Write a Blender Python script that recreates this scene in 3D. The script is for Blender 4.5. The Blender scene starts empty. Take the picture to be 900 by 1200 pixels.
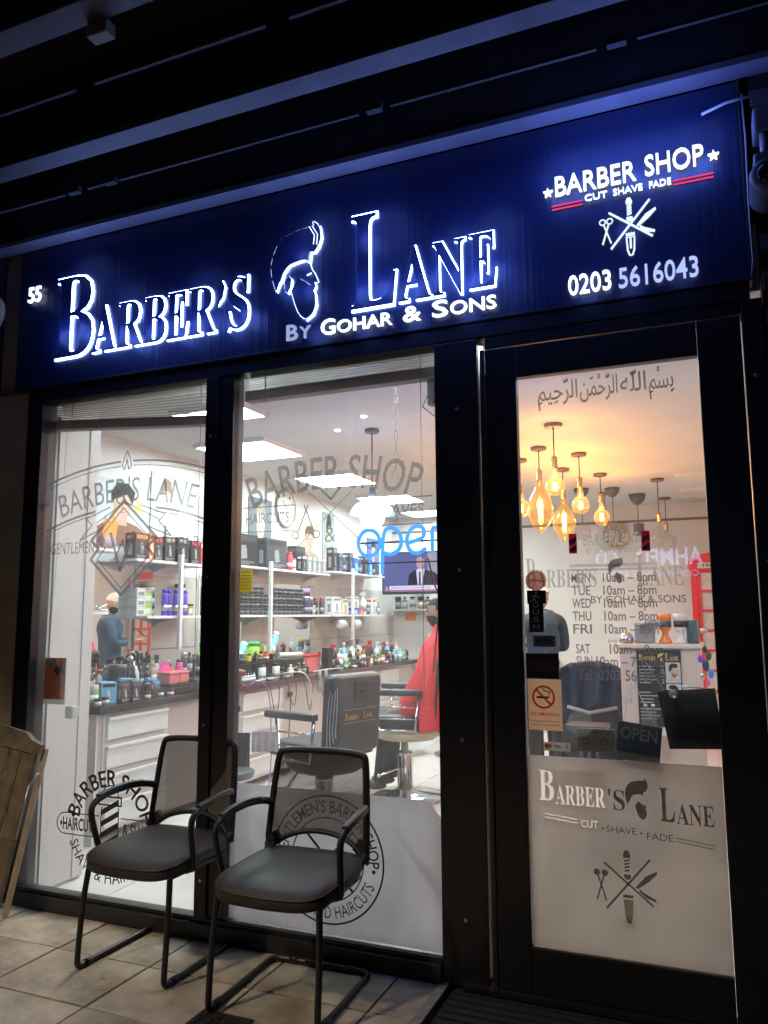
import bpy, bmesh, math, random
from mathutils import Vector, Matrix
random.seed(7)
SC = bpy.context.scene
COL = SC.collection
R = math.radians
PI = math.pi

# ------------------------------------------------------------------ camera
cd = bpy.data.cameras.new('camera'); cam = bpy.data.objects.new('camera', cd); COL.objects.link(cam)
SC.camera = cam
cd.sensor_fit = 'VERTICAL'; cd.sensor_height = 36; cd.sensor_width = 27
cd.lens = 919.18 / 1200 * 36
cd.clip_start = 0.05; cd.clip_end = 500
cam.matrix_world = (Matrix.Translation((0, -3.2, 1.46)) @ Matrix.Rotation(R(22.697), 4, 'Z') @ Matrix.Rotation(R(7.535), 4, 'X')
                    @ Matrix.Rotation(R(0.323), 4, 'Y') @ Matrix.Rotation(R(90), 4, 'X'))

# ------------------------------------------------------------------ night sky, view
W = bpy.data.worlds.new('World'); SC.world = W; W.use_nodes = True
nt = W.node_tree; bg = nt.nodes['Background']
sk = nt.nodes.new('ShaderNodeTexSky'); sk.sky_type = 'NISHITA'; sk.sun_disc = False
sk.sun_elevation = R(-7); sk.sun_rotation = R(200)
nt.links.new(sk.outputs[0], bg.inputs[0]); bg.inputs[1].default_value = 0.05
SC.view_settings.view_transform = 'Standard'; SC.view_settings.look = 'None'
SC.view_settings.exposure = 0.0; SC.view_settings.gamma = 1.0
SC.cycles.max_bounces = 10; SC.cycles.transparent_max_bounces = 16
SC.cycles.sample_clamp_indirect = 4.0
SC.cycles.caustics_reflective = False; SC.cycles.caustics_refractive = False

# ------------------------------------------------------------------ materials
MC = {}
def mat(name, col=(.5, .5, .5), rough=.5, metal=0.0, noise=.12, scale=9.0, bump=0.0, orand=0.0, spec=.5, coat=0.0, aniso=0.0, trans=0.0):
    if name in MC: return MC[name]
    m = bpy.data.materials.new(name); m.use_nodes = True; n = m.node_tree; b = n.nodes['Principled BSDF']
    b.inputs['Roughness'].default_value = rough; b.inputs['Metallic'].default_value = metal
    b.inputs['Specular IOR Level'].default_value = spec; b.inputs['Coat Weight'].default_value = coat
    if aniso: b.inputs['Anisotropic'].default_value = aniso
    if trans: b.inputs['Transmission Weight'].default_value = trans
    tc = n.nodes.new('ShaderNodeTexCoord'); nz = n.nodes.new('ShaderNodeTexNoise')
    nz.inputs['Scale'].default_value = scale; nz.inputs['Detail'].default_value = 6
    n.links.new(tc.outputs['Object'], nz.inputs['Vector'])
    mr = n.nodes.new('ShaderNodeMapRange'); mr.inputs[3].default_value = 1 - noise; mr.inputs[4].default_value = 1 + noise
    mr.inputs[1].default_value = .3; mr.inputs[2].default_value = .7
    n.links.new(nz.outputs[0], mr.inputs[0])
    last = mr.outputs[0]
    if orand:
        oi = n.nodes.new('ShaderNodeObjectInfo'); m2 = n.nodes.new('ShaderNodeMapRange')
        m2.inputs[3].default_value = 1 - orand; m2.inputs[4].default_value = 1 + orand
        n.links.new(oi.outputs['Random'], m2.inputs[0]); mm = n.nodes.new('ShaderNodeMath'); mm.operation = 'MULTIPLY'
        n.links.new(last, mm.inputs[0]); n.links.new(m2.outputs[0], mm.inputs[1]); last = mm.outputs[0]
    vm = n.nodes.new('ShaderNodeVectorMath'); vm.operation = 'SCALE'; vm.inputs[0].default_value = col
    n.links.new(last, vm.inputs['Scale']); n.links.new(vm.outputs[0], b.inputs['Base Color'])
    if bump:
        bp = n.nodes.new('ShaderNodeBump'); bp.inputs['Strength'].default_value = bump; bp.inputs['Distance'].default_value = .01
        nb = n.nodes.new('ShaderNodeTexNoise'); nb.inputs['Scale'].default_value = scale * 6; nb.inputs['Detail'].default_value = 5
        n.links.new(tc.outputs['Object'], nb.inputs['Vector'])
        n.links.new(nb.outputs[0], bp.inputs['Height']); n.links.new(bp.outputs[0], b.inputs['Normal'])
    MC[name] = m; return m
def emit(name, col, s):
    if name in MC: return MC[name]
    m = bpy.data.materials.new(name); m.use_nodes = True; n = m.node_tree; n.nodes.clear()
    e = n.nodes.new('ShaderNodeEmission'); o = n.nodes.new('ShaderNodeOutputMaterial')
    e.inputs[0].default_value = (*col, 1); e.inputs[1].default_value = s
    n.links.new(e.outputs[0], o.inputs[0]); MC[name] = m; return m
def glass(name, tint=(1, 1, 1), ior=1.45, dirt_haze=.02, rough=.0):
    if name in MC: return MC[name]
    m = bpy.data.materials.new(name); m.use_nodes = True; n = m.node_tree; n.nodes.clear()
    o = n.nodes.new('ShaderNodeOutputMaterial'); t = n.nodes.new('ShaderNodeBsdfTransparent'); g = n.nodes.new('ShaderNodeBsdfGlossy')
    t.inputs[0].default_value = (*tint, 1); g.inputs['Roughness'].default_value = rough
    lw_ = n.nodes.new('ShaderNodeLayerWeight'); lw_.inputs[0].default_value = .5
    p5 = n.nodes.new('ShaderNodeMath'); p5.operation = 'POWER'; p5.inputs[1].default_value = 5; n.links.new(lw_.outputs['Facing'], p5.inputs[0])
    fr = n.nodes.new('ShaderNodeMath'); fr.operation = 'MULTIPLY_ADD'; fr.inputs[1].default_value = .94; fr.inputs[2].default_value = ((ior - 1) / (ior + 1)) ** 2; n.links.new(p5.outputs[0], fr.inputs[0])
    mx = n.nodes.new('ShaderNodeMixShader'); n.links.new(fr.outputs[0], mx.inputs[0]); n.links.new(t.outputs[0], mx.inputs[1]); n.links.new(g.outputs[0], mx.inputs[2])
    d0 = n.nodes.new('ShaderNodeBsdfDiffuse'); d0.inputs[0].default_value = (.8, .8, .8, 1); tl = n.nodes.new('ShaderNodeBsdfTranslucent'); tl.inputs[0].default_value = (.9, .9, .9, 1)
    d = n.nodes.new('ShaderNodeMixShader'); d.inputs[0].default_value = .75; n.links.new(d0.outputs[0], d.inputs[1]); n.links.new(tl.outputs[0], d.inputs[2])  # besides smudges, this layer carries a milky haze imitating veiling glare
    m2 = n.nodes.new('ShaderNodeMixShader'); tc = n.nodes.new('ShaderNodeTexCoord'); nz = n.nodes.new('ShaderNodeTexNoise'); nz.inputs['Scale'].default_value = 2.2; nz.inputs['Detail'].default_value = 8
    mr = n.nodes.new('ShaderNodeMapRange'); mr.inputs[1].default_value = .35; mr.inputs[2].default_value = .8; mr.inputs[3].default_value = dirt_haze * .4; mr.inputs[4].default_value = dirt_haze * 2
    n.links.new(tc.outputs['Object'], nz.inputs['Vector']); n.links.new(nz.outputs[0], mr.inputs[0]); n.links.new(mr.outputs[0], m2.inputs[0])
    n.links.new(mx.outputs[0], m2.inputs[1]); n.links.new(d.outputs[0], m2.inputs[2]); n.links.new(m2.outputs[0], o.inputs[0])
    MC[name] = m; return m
def film(name, col, alpha, trl=.5):
    if name in MC: return MC[name]
    m = bpy.data.materials.new(name); m.use_nodes = True; n = m.node_tree; n.nodes.clear()
    o = n.nodes.new('ShaderNodeOutputMaterial'); t = n.nodes.new('ShaderNodeBsdfTransparent'); d = n.nodes.new('ShaderNodeBsdfDiffuse'); l = n.nodes.new('ShaderNodeBsdfTranslucent')
    g = n.nodes.new('ShaderNodeBsdfGlossy'); g.inputs['Roughness'].default_value = .35
    for x in (d, l): x.inputs[0].default_value = (*col, 1)
    a = n.nodes.new('ShaderNodeMixShader'); a.inputs[0].default_value = trl; n.links.new(d.outputs[0], a.inputs[1]); n.links.new(l.outputs[0], a.inputs[2])
    b = n.nodes.new('ShaderNodeMixShader'); b.inputs[0].default_value = .04; n.links.new(a.outputs[0], b.inputs[1]); n.links.new(g.outputs[0], b.inputs[2])
    c = n.nodes.new('ShaderNodeMixShader'); c.inputs[0].default_value = alpha; n.links.new(t.outputs[0], c.inputs[1]); n.links.new(b.outputs[0], c.inputs[2])
    if 'frost' in name:
        tc = n.nodes.new('ShaderNodeTexCoord'); nz = n.nodes.new('ShaderNodeTexNoise'); nz.inputs['Scale'].default_value = 2.5; nz.inputs['Detail'].default_value = 9
        mr = n.nodes.new('ShaderNodeMapRange'); mr.inputs[1].default_value = .3; mr.inputs[2].default_value = .7; mr.inputs[3].default_value = .84; mr.inputs[4].default_value = 1.12
        vm = n.nodes.new('ShaderNodeVectorMath'); vm.operation = 'SCALE'; vm.inputs[0].default_value = col
        n.links.new(tc.outputs['Object'], nz.inputs['Vector']); n.links.new(nz.outputs[0], mr.inputs[0]); n.links.new(mr.outputs[0], vm.inputs['Scale'])
        for x in (d, l): n.links.new(vm.outputs[0], x.inputs[0])
    n.links.new(c.outputs[0], o.inputs[0]); MC[name] = m; return m

# ------------------------------------------------------------------ mesh builder
class MB:
    def __init__(s): s.v = []; s.f = []; s.mi = []; s.m = 0; s.smooth = set()
    def add(s, vs, fs, smooth=False):
        o = len(s.v); s.v += [tuple(v) for v in vs]
        for f in fs:
            if smooth: s.smooth.add(len(s.f))
            s.f.append(tuple(i + o for i in f)); s.mi.append(s.m)
        return s
    def box(s, x0, y0, z0, x1, y1, z1, M=None):
        if x0 > x1: x0, x1 = x1, x0
        if y0 > y1: y0, y1 = y1, y0
        if z0 > z1: z0, z1 = z1, z0
        vs = [Vector(p) for p in ((x0, y0, z0), (x1, y0, z0), (x1, y1, z0), (x0, y1, z0), (x0, y0, z1), (x1, y0, z1), (x1, y1, z1), (x0, y1, z1))]
        if M: vs = [M @ v for v in vs]
        return s.add(vs, [(3, 2, 1, 0), (4, 5, 6, 7), (0, 1, 5, 4), (1, 2, 6, 5), (2, 3, 7, 6), (3, 0, 4, 7)])
    def bbox(s, x0, y0, z0, x1, y1, z1, b=.004, M=None, seg=2):   # bevelled box
        bm = bmesh.new(); vs = []
        t = MB().box(x0, y0, z0, x1, y1, z1)
        bv = [bm.verts.new(v) for v in t.v]
        for f in t.f: bm.faces.new([bv[i] for i in f])
        b = min(b, .45 * min(abs(x1 - x0), abs(y1 - y0), abs(z1 - z0)))
        bmesh.ops.bevel(bm, geom=bm.edges[:], offset=b, segments=seg, affect='EDGES', profile=.6)
        bm.verts.index_update()
        s.add([M @ v.co if M else v.co.copy() for v in bm.verts], [[v.index for v in f.verts] for f in bm.faces]); bm.free(); return s
    def ring(s, pts, close=True): return pts
    def lathe(s, c, prof, n=16, axis='z', M=None):         # prof: list of (r, h)
        vs = []; fs = []
        for r, h in prof:
            for k in range(n):
                a = 2 * PI * k / n; p = Vector((r * math.cos(a), r * math.sin(a), h))
                if axis == 'y': p = Vector((p.x, p.z, p.y))
                if axis == 'x': p = Vector((p.z, p.x, p.y))
                p += Vector(c)
                if M: p = M @ p
                vs.append(p)
        L = len(prof)
        for i in range(L - 1):
            for k in range(n):
                f = (i * n + k, i * n + (k + 1) % n, (i + 1) * n + (k + 1) % n, (i + 1) * n + k)
                fs.append(f if axis != 'y' else f[::-1])
        s.add(vs, fs, True)
        o = len(s.v) - len(vs)
        for base, rev in ((o, True), (o + (L - 1) * n, False)):
            f = [base + k for k in range(n)]
            if rev: f = f[::-1]
            if axis == 'y': f = f[::-1]
            s.f.append(tuple(f)); s.mi.append(s.m)
        return s
    def cyl(s, p0, p1, r, n=10, r1=None): return s.tube([p0, p1], r, n, r1=r1)
    def tube(s, pts, r, n=8, closed=False, r1=None, flat=1.0):
        P = [Vector(p) for p in pts]; vs = []; fs = []; L = len(P)
        up = Vector((0, 0, 1)); prev = None
        for i, p in enumerate(P):
            if closed: d = (P[(i + 1) % L] - P[i - 1])
            else: d = (P[min(i + 1, L - 1)] - P[max(i - 1, 0)])
            d.normalize()
            if prev is None:
                a = up.cross(d)
                if a.length < .05: a = Vector((1, 0, 0)).cross(d)
                a.normalize()
            else:
                a = prev - d * prev.dot(d); a.normalize()
            prev = a; b = d.cross(a)
            rr = r if not isinstance(r, (list, tuple)) else r[i]
            if r1 is not None: rr = r + (r1 - r) * i / (L - 1)
            for k in range(n):
                t = 2 * PI * k / n; vs.append(p + a * (rr * math.cos(t)) + b * (rr * flat * math.sin(t)))
        for i in range(L if closed else L - 1):
            j = (i + 1) % L
            for k in range(n): fs.append((i * n + k, i * n + (k + 1) % n, j * n + (k + 1) % n, j * n + k))
        s.add(vs, fs, True)
        if not closed:
            o = len(s.v) - len(vs)
            s.f.append(tuple(o + k for k in range(n))[::-1]); s.mi.append(s.m)
            s.f.append(tuple(o + (L - 1) * n + k for k in range(n))); s.mi.append(s.m)
        return s
    def poly(s, pts2, y, th=0.0):                          # outline in x,z, facing -Y
        n = len(pts2)
        ar = sum(pts2[i][0] * pts2[(i + 1) % n][1] - pts2[(i + 1) % n][0] * pts2[i][1] for i in range(n))
        if ar < 0: pts2 = pts2[::-1]
        vs = [(x, y, z) for x, z in pts2]
        if th == 0: return s.add(vs, [tuple(range(n))])
        vs += [(x, y + th, z) for x, z in pts2]
        return s.add(vs, [tuple(range(n)), tuple(range(2 * n - 1, n - 1, -1))] + [(i, n + i, n + (i + 1) % n, (i + 1) % n) for i in range(n)])
    def sphere(s, c, r, n=12, m=8, sx=1, sy=1, sz=1, M=None):
        prof = [(max(1e-4, r * math.sin(PI * i / m)), -r * sz * math.cos(PI * i / m)) for i in range(m + 1)]
        o = len(s.v); s.lathe((0, 0, 0), prof, n)
        for i in range(o, len(s.v)):
            v = Vector(s.v[i]); v.x *= sx; v.y *= sy; v += Vector(c); s.v[i] = tuple(M @ v if M else v)
        return s
    def xf(s, M): s.v = [tuple(M @ Vector(v)) for v in s.v]; return s
    def mesh(s, name, mats):
        me = bpy.data.meshes.new(name)
        me.from_pydata([tuple(v) for v in s.v], [], s.f)
        if not isinstance(mats, (list, tuple)): mats = [mats]
        for m in mats: me.materials.append(m)
        if me.polygons and len(me.polygons) == len(s.mi):
            me.polygons.foreach_set('material_index', s.mi)
            me.polygons.foreach_set('use_smooth', [i in s.smooth for i in range(len(s.f))])
        me.update(); return me
    def build(s, name, mats, parent=None, world=True, label=None):
        if parent is not None and world:
            l = Vector(parent['_o']) if '_o' in parent else parent.location
            s.v = [tuple(Vector(v) - l) for v in s.v]
        o = bpy.data.objects.new(name, s.mesh(name, mats)); COL.objects.link(o)
        if parent is not None: o.parent = parent; 
        if parent is not None and world: o['_o'] = list(l)
        if label: o['label'] = label
        return o
def tag(o, label=None, cat=None, group=None, kind=None):
    if label: o['label'] = label
    if cat: o['category'] = cat
    if group: o['group'] = group
    if kind: o['kind'] = kind
    return o
def thing(name, label, cat, loc=(0, 0, 0), group=None, rz=0):
    o = bpy.data.objects.new(name, None); COL.objects.link(o); o.location = loc; o.rotation_euler = (0, 0, rz); o.empty_display_size = .05
    return tag(o, label, cat, group)
def one(mb, name, mats, label, cat, group=None):           # one-mesh thing, origin at its base centre
    xs = [v[0] for v in mb.v]; ys = [v[1] for v in mb.v]; zs = [v[2] for v in mb.v]
    l = Vector(((min(xs) + max(xs)) / 2, (min(ys) + max(ys)) / 2, min(zs)))
    mb.v = [tuple(Vector(v) - l) for v in mb.v]
    o = mb.build(name, mats); o.location = l
    return tag(o, label, cat, group)
def copy_tree(o, parent=None):
    c = o.copy(); COL.objects.link(c)
    if parent is not None: c.parent = parent
    for ch in list(o.children): copy_tree(ch, c)
    return c
def struct(name, mb, m): o = mb.build(name, m); o['kind'] = 'structure'; return o
def arc(cx, cz, r, a0, a1, n, rz=None):
    rz = rz or r
    return [(cx + r * math.cos(R(a0 + (a1 - a0) * i / n)), cz + rz * math.sin(R(a0 + (a1 - a0) * i / n))) for i in range(n + 1)]
def smooth_path(pts, it=2, closed=False):
    P = [Vector(p) for p in pts]
    for _ in range(it):
        Q = [] if closed else [P[0]]
        rng = range(len(P)) if closed else range(len(P) - 1)
        for i in rng:
            a = P[i]; b = P[(i + 1) % len(P)]
            Q += [a * .75 + b * .25, a * .25 + b * .75]
        if not closed: Q.append(P[-1])
        P = Q
    return P

# ------------------------------------------------------------------ lettering
TC = {}
def glyphs(s, extrude=0.0, bold=0.0, res=3):
    k = (s, extrude, bold, res)
    if k in TC: return TC[k]
    c = bpy.data.curves.new('t', 'FONT'); c.body = s; c.size = 1; c.extrude = extrude; c.offset = bold; c.resolution_u = res
    o = bpy.data.objects.new('t', c); COL.objects.link(o); bpy.context.view_layer.update()
    dg = bpy.context.evaluated_depsgraph_get(); e = o.evaluated_get(dg); me = e.to_mesh()
    vs = [tuple(v.co) for v in me.vertices]; fs = [tuple(p.vertices) for p in me.polygons]
    e.to_mesh_clear(); bpy.data.objects.remove(o); bpy.data.curves.remove(c)
    TC[k] = (vs, fs); return TC[k]
def serif(s): return ''.join(chr(0x1D400 + ord(c) - 65) if 'A' <= c <= 'Z' else chr(0x1D41A + ord(c) - 97) if 'a' <= c <= 'z' else c for c in s)
def ext(vs): return min(v[0] for v in vs), max(v[0] for v in vs), min(v[1] for v in vs), max(v[1] for v in vs)
CAP = {}
def cap(sf):
    if sf not in CAP: CAP[sf] = ext(glyphs(serif('H') if sf else 'H')[0])[3]
    return CAP[sf]
def text(mb, s, x0, x1, z, h, y, th=0.0, bold=0.0, sf=False, shear=0, arcr=None, slope=0, flip=False, res=3, M=None):
    """capital height h, spanning x0..x1, baseline z, facing -Y at y; arcr bends it (+ up, - down)"""
    t = serif(s) if sf else s
    vs, fs = glyphs(t, .05 if th else 0, bold, res)
    if not vs: return mb
    a, b, _, _ = ext(vs); sx = (x1 - x0) / max(1e-6, b - a); sz = h / cap(sf); out = []
    cx = (x0 + x1) / 2
    for X, Y, Z in vs:
        x = x0 + (X - a) * sx; zz = Y * sz; x += shear * zz
        if arcr:
            ang = (x - cx) / abs(arcr)
            if arcr > 0: rr = arcr + zz; px, pz = cx + rr * math.sin(ang), z - arcr + rr * math.cos(ang)
            else: rr = -arcr - zz; px, pz = cx + rr * math.sin(ang), z - arcr - rr * math.cos(ang)
        else: px, pz = x, z + zz + slope * (x - x0)
        yy = y - (Z / .05 + 1) / 2 * th if th else y
        v = Vector((px, yy, pz)); out.append(M @ v if M else v)
    return mb.add(out, fs)
def letters(parent, s, x0, x1, z, h, y, th, m, bold=0, sf=False, name='letter', slope=0, res=3, back=None):
    """one part per letter"""
    t = serif(s) if sf else s
    A, B, _, _ = ext(glyphs(t, 0, bold, res)[0]); sx = (x1 - x0) / (B - A)
    for i, c in enumerate(t):
        if c == ' ': continue
        pr = ext(glyphs(t[:i + 1], 0, bold, res)[0])[1]; g = ext(glyphs(c, 0, bold, res)[0])
        r = x0 + (pr - A) * sx; l = r - (g[1] - g[0]) * sx
        mb = MB(); text(mb, s[i], l, r, z + slope * (l - x0), h, y, th, bold, sf, res=res)
        mb.build(name, m, parent)

# ------------------------------------------------------------------ palette
blk = mat('black_powder_coat', (.012, .012, .014), .38, 0, .2, 6, .05)
frm = mat('dark_grey_frame', (.03, .03, .036), .35, .3, .15, 5, .03)
navy = mat('navy_sign_panel', (.010, .016, .058), .36, .0, .12, 3, .0, spec=.5)
_n = navy.node_tree; _tc = _n.nodes.new('ShaderNodeTexCoord'); _mp = _n.nodes.new('ShaderNodeMapping'); _mp.inputs['Scale'].default_value = (38, 1, .7); _nz = _n.nodes.new('ShaderNodeTexNoise'); _nz.inputs['Scale'].default_value = 1; _nz.inputs['Detail'].default_value = 4
_b = _n.nodes.new('ShaderNodeBump'); _b.inputs['Strength'].default_value = .35; _b.inputs['Distance'].default_value = .01
_n.links.new(_tc.outputs['Object'], _mp.inputs[0]); _n.links.new(_mp.outputs[0], _nz.inputs['Vector']); _n.links.new(_nz.outputs[0], _b.inputs['Height']); _n.links.new(_b.outputs[0], _n.nodes['Principled BSDF'].inputs['Normal'])
white = mat('white_paint', (.77, .78, .76), .5, 0, .04, 3, .02)
plast = mat('white_plaster', (.76, .78, .76), .8, 0, .05, 2, .05)
tile = mat('cream_wall_tile', (.62, .62, .57), .25, 0, .06, 3, 0, .04)
ftile = mat('pale_floor_tile', (.66, .63, .6), .25, 0, .07, 3, 0, .05)
grout = mat('grout', (.35, .33, .31), .9)
lam = mat('white_laminate', (.74, .71, .70), .3, 0, .03, 3)
gran = mat('dark_granite', (.035, .035, .037), .18, 0, .5, 90)
maroon = mat('maroon_counter_edge', (.10, .03, .035), .3)
chrome = mat('chrome', (.75, .75, .77), .12, 1.0, .05, 4)
steel = mat('brushed_steel', (.45, .45, .47), .35, 1.0, .1, 20)
brass = mat('brass', (.6, .36, .14), .3, 1.0, .08, 12)
red = mat('red_gloss', (.62, .02, .02), .3, 0, .06, 3)
cape = mat('red_cape_cloth', (.68, .025, .03), .75, 0, .1, 12, .1)
leather = mat('black_leatherette', (.022, .023, .026), .42, 0, .2, 14, .25)
seatm = mat('dark_brown_leatherette', (.036, .029, .024), .6, 0, .15, 7, .12)
tube_m = mat('black_steel_tube', (.02, .021, .024), .33, .2, .1, 20, .03)
skin = mat('skin', (.48, .27, .18), .55, 0, .08, 9)
skin2 = mat('skin_tan', (.34, .18, .115), .55, 0, .08, 9)
hair = mat('dark_hair', (.02, .015, .012), .8, 0, .3, 60, .4)
denim = mat('blue_denim', (.028, .06, .11), .85, 0, .25, 30, .3)
vinyl = mat('dark_vinyl_lettering', (.035, .035, .04), .5)
gvinyl = film('grey_vinyl_lettering', (.22, .22, .23), .72, .5)
silv = film('etched_silver_vinyl', (.55, .53, .5), .75, .5)
paper = film('white_paper', (.8, .8, .78), 1.0, .4)
yel = film('yellow_paper', (.9, .8, .2), 1.0, .5)
gold = mat('gold_print', (.6, .35, .08), .4, .6)
orange = film('orange_print', (.75, .27, .08), 1.0, .6)
wood = mat('weathered_teak', (.19, .155, .10), .7, 0, .3, 14, .4, .1)
woodl = mat('pale_cut_wood', (.42, .33, .2), .65, 0, .2, 14, .3)
pglass = glass('shop_window_glass', dirt_haze=.045)
COLR = {'black': (.015, .015, .017), 'white': (.75, .75, .74), 'grey': (.25, .26, .27), 'navy': (.02, .03, .09), 'blue': (.02, .2, .6), 'sky': (.2, .55, .8), 'purple': (.12, .05, .5),
        'green': (.05, .4, .12), 'lime': (.35, .62, .1), 'red': (.6, .03, .04), 'orange': (.8, .2, .03), 'yellow': (.75, .6, .06), 'pink': (.8, .08, .3), 'beige': (.55, .45, .32), 'salmon': (.75, .2, .18),
        'teal': (.03, .35, .4), 'amber': (.35, .14, .03), 'silver': (.55, .55, .57), 'brown': (.12, .06, .04), 'maroon': (.15, .02, .03), 'olive': (.3, .3, .1), 'cream': (.72, .66, .5), 'gold': (.6, .4, .12), 'dark': (.05, .05, .055)}
def pc(c): return mat('plastic_' + c, COLR[c], .35 if c != 'silver' else .25, .8 if c in ('silver', 'gold') else 0, .06, 10)

# ================================================================== STREET
g = MB(); g.box(-60, -60, -.16, 60, 60, -.12); struct('ground', g, mat('dark_ground', (.05, .05, .05), .9))
rd = MB(); rd.box(-60, -14, -.119, 60, -5.2, -.1); struct('road', rd, mat('asphalt', (.045, .045, .048), .85, 0, .25, 30, .3))
ln = MB()
for k in range(-6, 7): ln.box(k * 6, -9.65, -.1, k * 6 + 3, -9.55, -.096)
tag(ln.build('road_marking', white), kind='structure')
pv = MB(); pv.box(-12, -5.0, -.12, -1.09, .0, -.012); pv.box(-1.09, -5.0, -.12, 12, -1.6, -.012)
pav = struct('pavement', pv, mat('pavement_bed', (.06, .052, .045), .95))
kb = MB(); kb.bbox(-40, -5.2, -.12, 40, -5.0, .004, .01); struct('kerb', kb, mat('granite_kerb', (.3, .3, .3), .8, 0, .2, 30))
slabm = mat('sandstone_slab', (.44, .365, .265), .62, 0, .42, 5, .8, .18)
SW, SD = .503, .37
proto = {}
for i in range(-5, 5):
    for j in range(0, 8):
        x0 = -2.283 + i * SW; y1 = -.005 if j == 0 else -.335 - (j - 1) * SD; y0 = -.335 - j * SD
        x1 = x0 + SW
        if x0 > -1.12: continue
        if y0 < -2.7 or x1 < -4.6: continue
        if x1 > -1.1 and y1 > -1.6: x1 = -1.1
        w, d = x1 - x0 - .008, y1 - y0 - .008
        key = (round(w, 3), round(d, 3))
        if key not in proto:
            s = MB(); s.bbox(0, 0, -.03, w, d, 0, .004); proto[key] = s.mesh('paving_slab', slabm)
        o = bpy.data.objects.new('paving_slab', proto[key]); COL.objects.link(o); o.parent = pav
        o.location = (x0 + .004, y0 + .004, random.uniform(-.0015, .0025)); o.rotation_euler = (random.uniform(-.003, .003), random.uniform(-.003, .003), 0)
random.seed(9)
gm = MB()
for k in range(12):
    x = random.uniform(-3.4, -1.15); y = random.uniform(-1.5, -.08); q = random.uniform(.005, .010)
    gm.add([(x + q * random.uniform(.75, 1.2) * math.cos(a * PI / 5), y + q * random.uniform(.75, 1.2) * math.sin(a * PI / 5), .0062) for a in range(10)], [tuple(range(10))])
tag(gm.build('gum_stain', mat('old_gum', (.24, .20, .155), .8)), kind='stuff')
# dark mat well by the door
mw = MB(); mw.box(-1.06, -1.6, -.1, .4, .0, -.02); struct('entrance_step', mw, mat('dark_rubber_mat', (.012, .012, .012), .9, 0, .3, 40, .6))
dm = MB()
for k in range(30): dm.box(-1.03, -1.5 + k * .05, -.02, .38, -1.5 + k * .05 + .035, -.008)
one(dm, 'door_mat', mat('ribbed_mat', (.02, .02, .021), .85, 0, .2, 60, .5), 'black ribbed entrance mat in front of the glass door', 'mat')
es = MB(); es.bbox(-1.1, -1.6, -.1, -1.06, .0, .006, .004); struct('mat_edge_strip', es, mat('worn_stone_edge', (.22, .2, .17), .6, 0, .3, 20))
# drain cover
dc = thing('drain_cover', 'round cast iron drain cover in the pavement under the near chair', 'drain cover', (-1.74, -.66, 0))
m = MB(); m.lathe((-1.74, -.66, -.02), [(.10, 0), (.10, .026), (.085, .028), (.084, .022), (.06, .022), (.055, .03), (.02, .031)], 24); m.build('cover', mat('cast_iron', (.03, .028, .026), .5, .6, .3, 40, .6), dc)
m = MB()
for k in range(8):
    a = k * PI / 4; m.sphere((-1.74 + .042 * math.cos(a), -.66 + .042 * math.sin(a), .012), .012, 8, 5, sz=.5)
m.build('raised_pattern', MC['cast_iron'], dc)
m = MB(); m.box(-1.85, -.77, .002, -1.63, -.55, .004); m.build('frame', MC['cast_iron'], dc)

# opposite side of the street (seen only as reflections)
op = thing('shop_building', 'brick shop building across the street behind the camera', 'building', (0, -15, 0))
m = MB(); m.box(-16, -22, 0, 16, -15, 9); m.build('wall', mat('brick_facade', (.16, .09, .07), .9, 0, .3, 8, .3), op)
for k in range(-3, 4): m = MB(); m.box(k * 4.2 - .7, -14.99, 4.8, k * 4.2 + .7, -14.9, 6.6); m.build('window', mat('dark_window', (.02, .02, .03), .1), op)
sg = thing('illuminated_sign', 'blue lit convenience store fascia sign across the street', 'sign', (-.2, -14.9, 3))
m = MB(); m.box(-4.2, -14.9, 2.0, 2.4, -14.7, 3.1); m.build('board', mat('dark_blue_board', (.01, .015, .06), .5), sg)
Mr = Matrix.Translation((-1.18, -14.7, -.10)) @ Matrix.Rotation(PI, 4, 'Z')
m = MB(); text(m, 'AHMED', -1.0, .35, 2.62, .34, -.02, .05, .02, M=Mr); m.build('lettering', emit('blue_white_letters', (.45, .6, 1), 7), sg); m = MB(); text(m, 'CO', .75, 1.2, 2.62, .34, -.02, .05, .02, M=Mr); text(m, 'CONVENIENCE STORE', -.9, 1.1, 2.36, .13, -.02, .03, M=Mr)
m.build('lettering', emit('blue_white_letters', (.45, .6, 1), 7), sg)
sw = thing('shop_window', 'dim lit shop window across the street', 'window', (0, -14.95, 0))
m = MB(); m.box(-6.5, -14.97, .4, -4.0, -14.9, 2.2); m.build('pane', emit('dim_window', (.9, .7, .5), .25), sw)

# street lamp behind the camera
lp = thing('street_lamp', 'grey street lamp with warm lantern at the kerb', 'street lamp', (-4.2, -5.6, 0))
m = MB(); m.cyl((-4.2, -5.6, -.1), (-4.2, -5.6, 5.4), .08, 12, .05); m.tube([(-4.2, -5.6, 5.3), (-4.2, -5.4, 5.6), (-4.1, -4.9, 5.7)], .035); m.build('pole', steel, lp)
m = MB(); m.bbox(-4.28, -5.1, 5.66, -3.92, -4.5, 5.76, .03); m.build('lamp_head', frm, lp)
m = MB(); m.box(-4.22, -5.03, 5.65, -3.98, -4.57, 5.658); m.build('lens', emit('street_lamp_lens', (1, .72, .45), 20), lp)
L = bpy.data.lights.new('street_light', 'SPOT'); L.energy = 820; L.color = (1, .79, .56); L.shadow_soft_size = .15; L.spot_size = R(125); L.spot_blend = .6
lo = bpy.data.objects.new('street_light', L); COL.objects.link(lo); lo.location = (-4.1, -4.8, 5.6); lo.parent = None
lo.rotation_euler = (Vector((-2.2, -.4, .3)) - Vector((-4.1, -4.8, 5.6))).to_track_quat('-Z', 'Y').to_euler()

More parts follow.
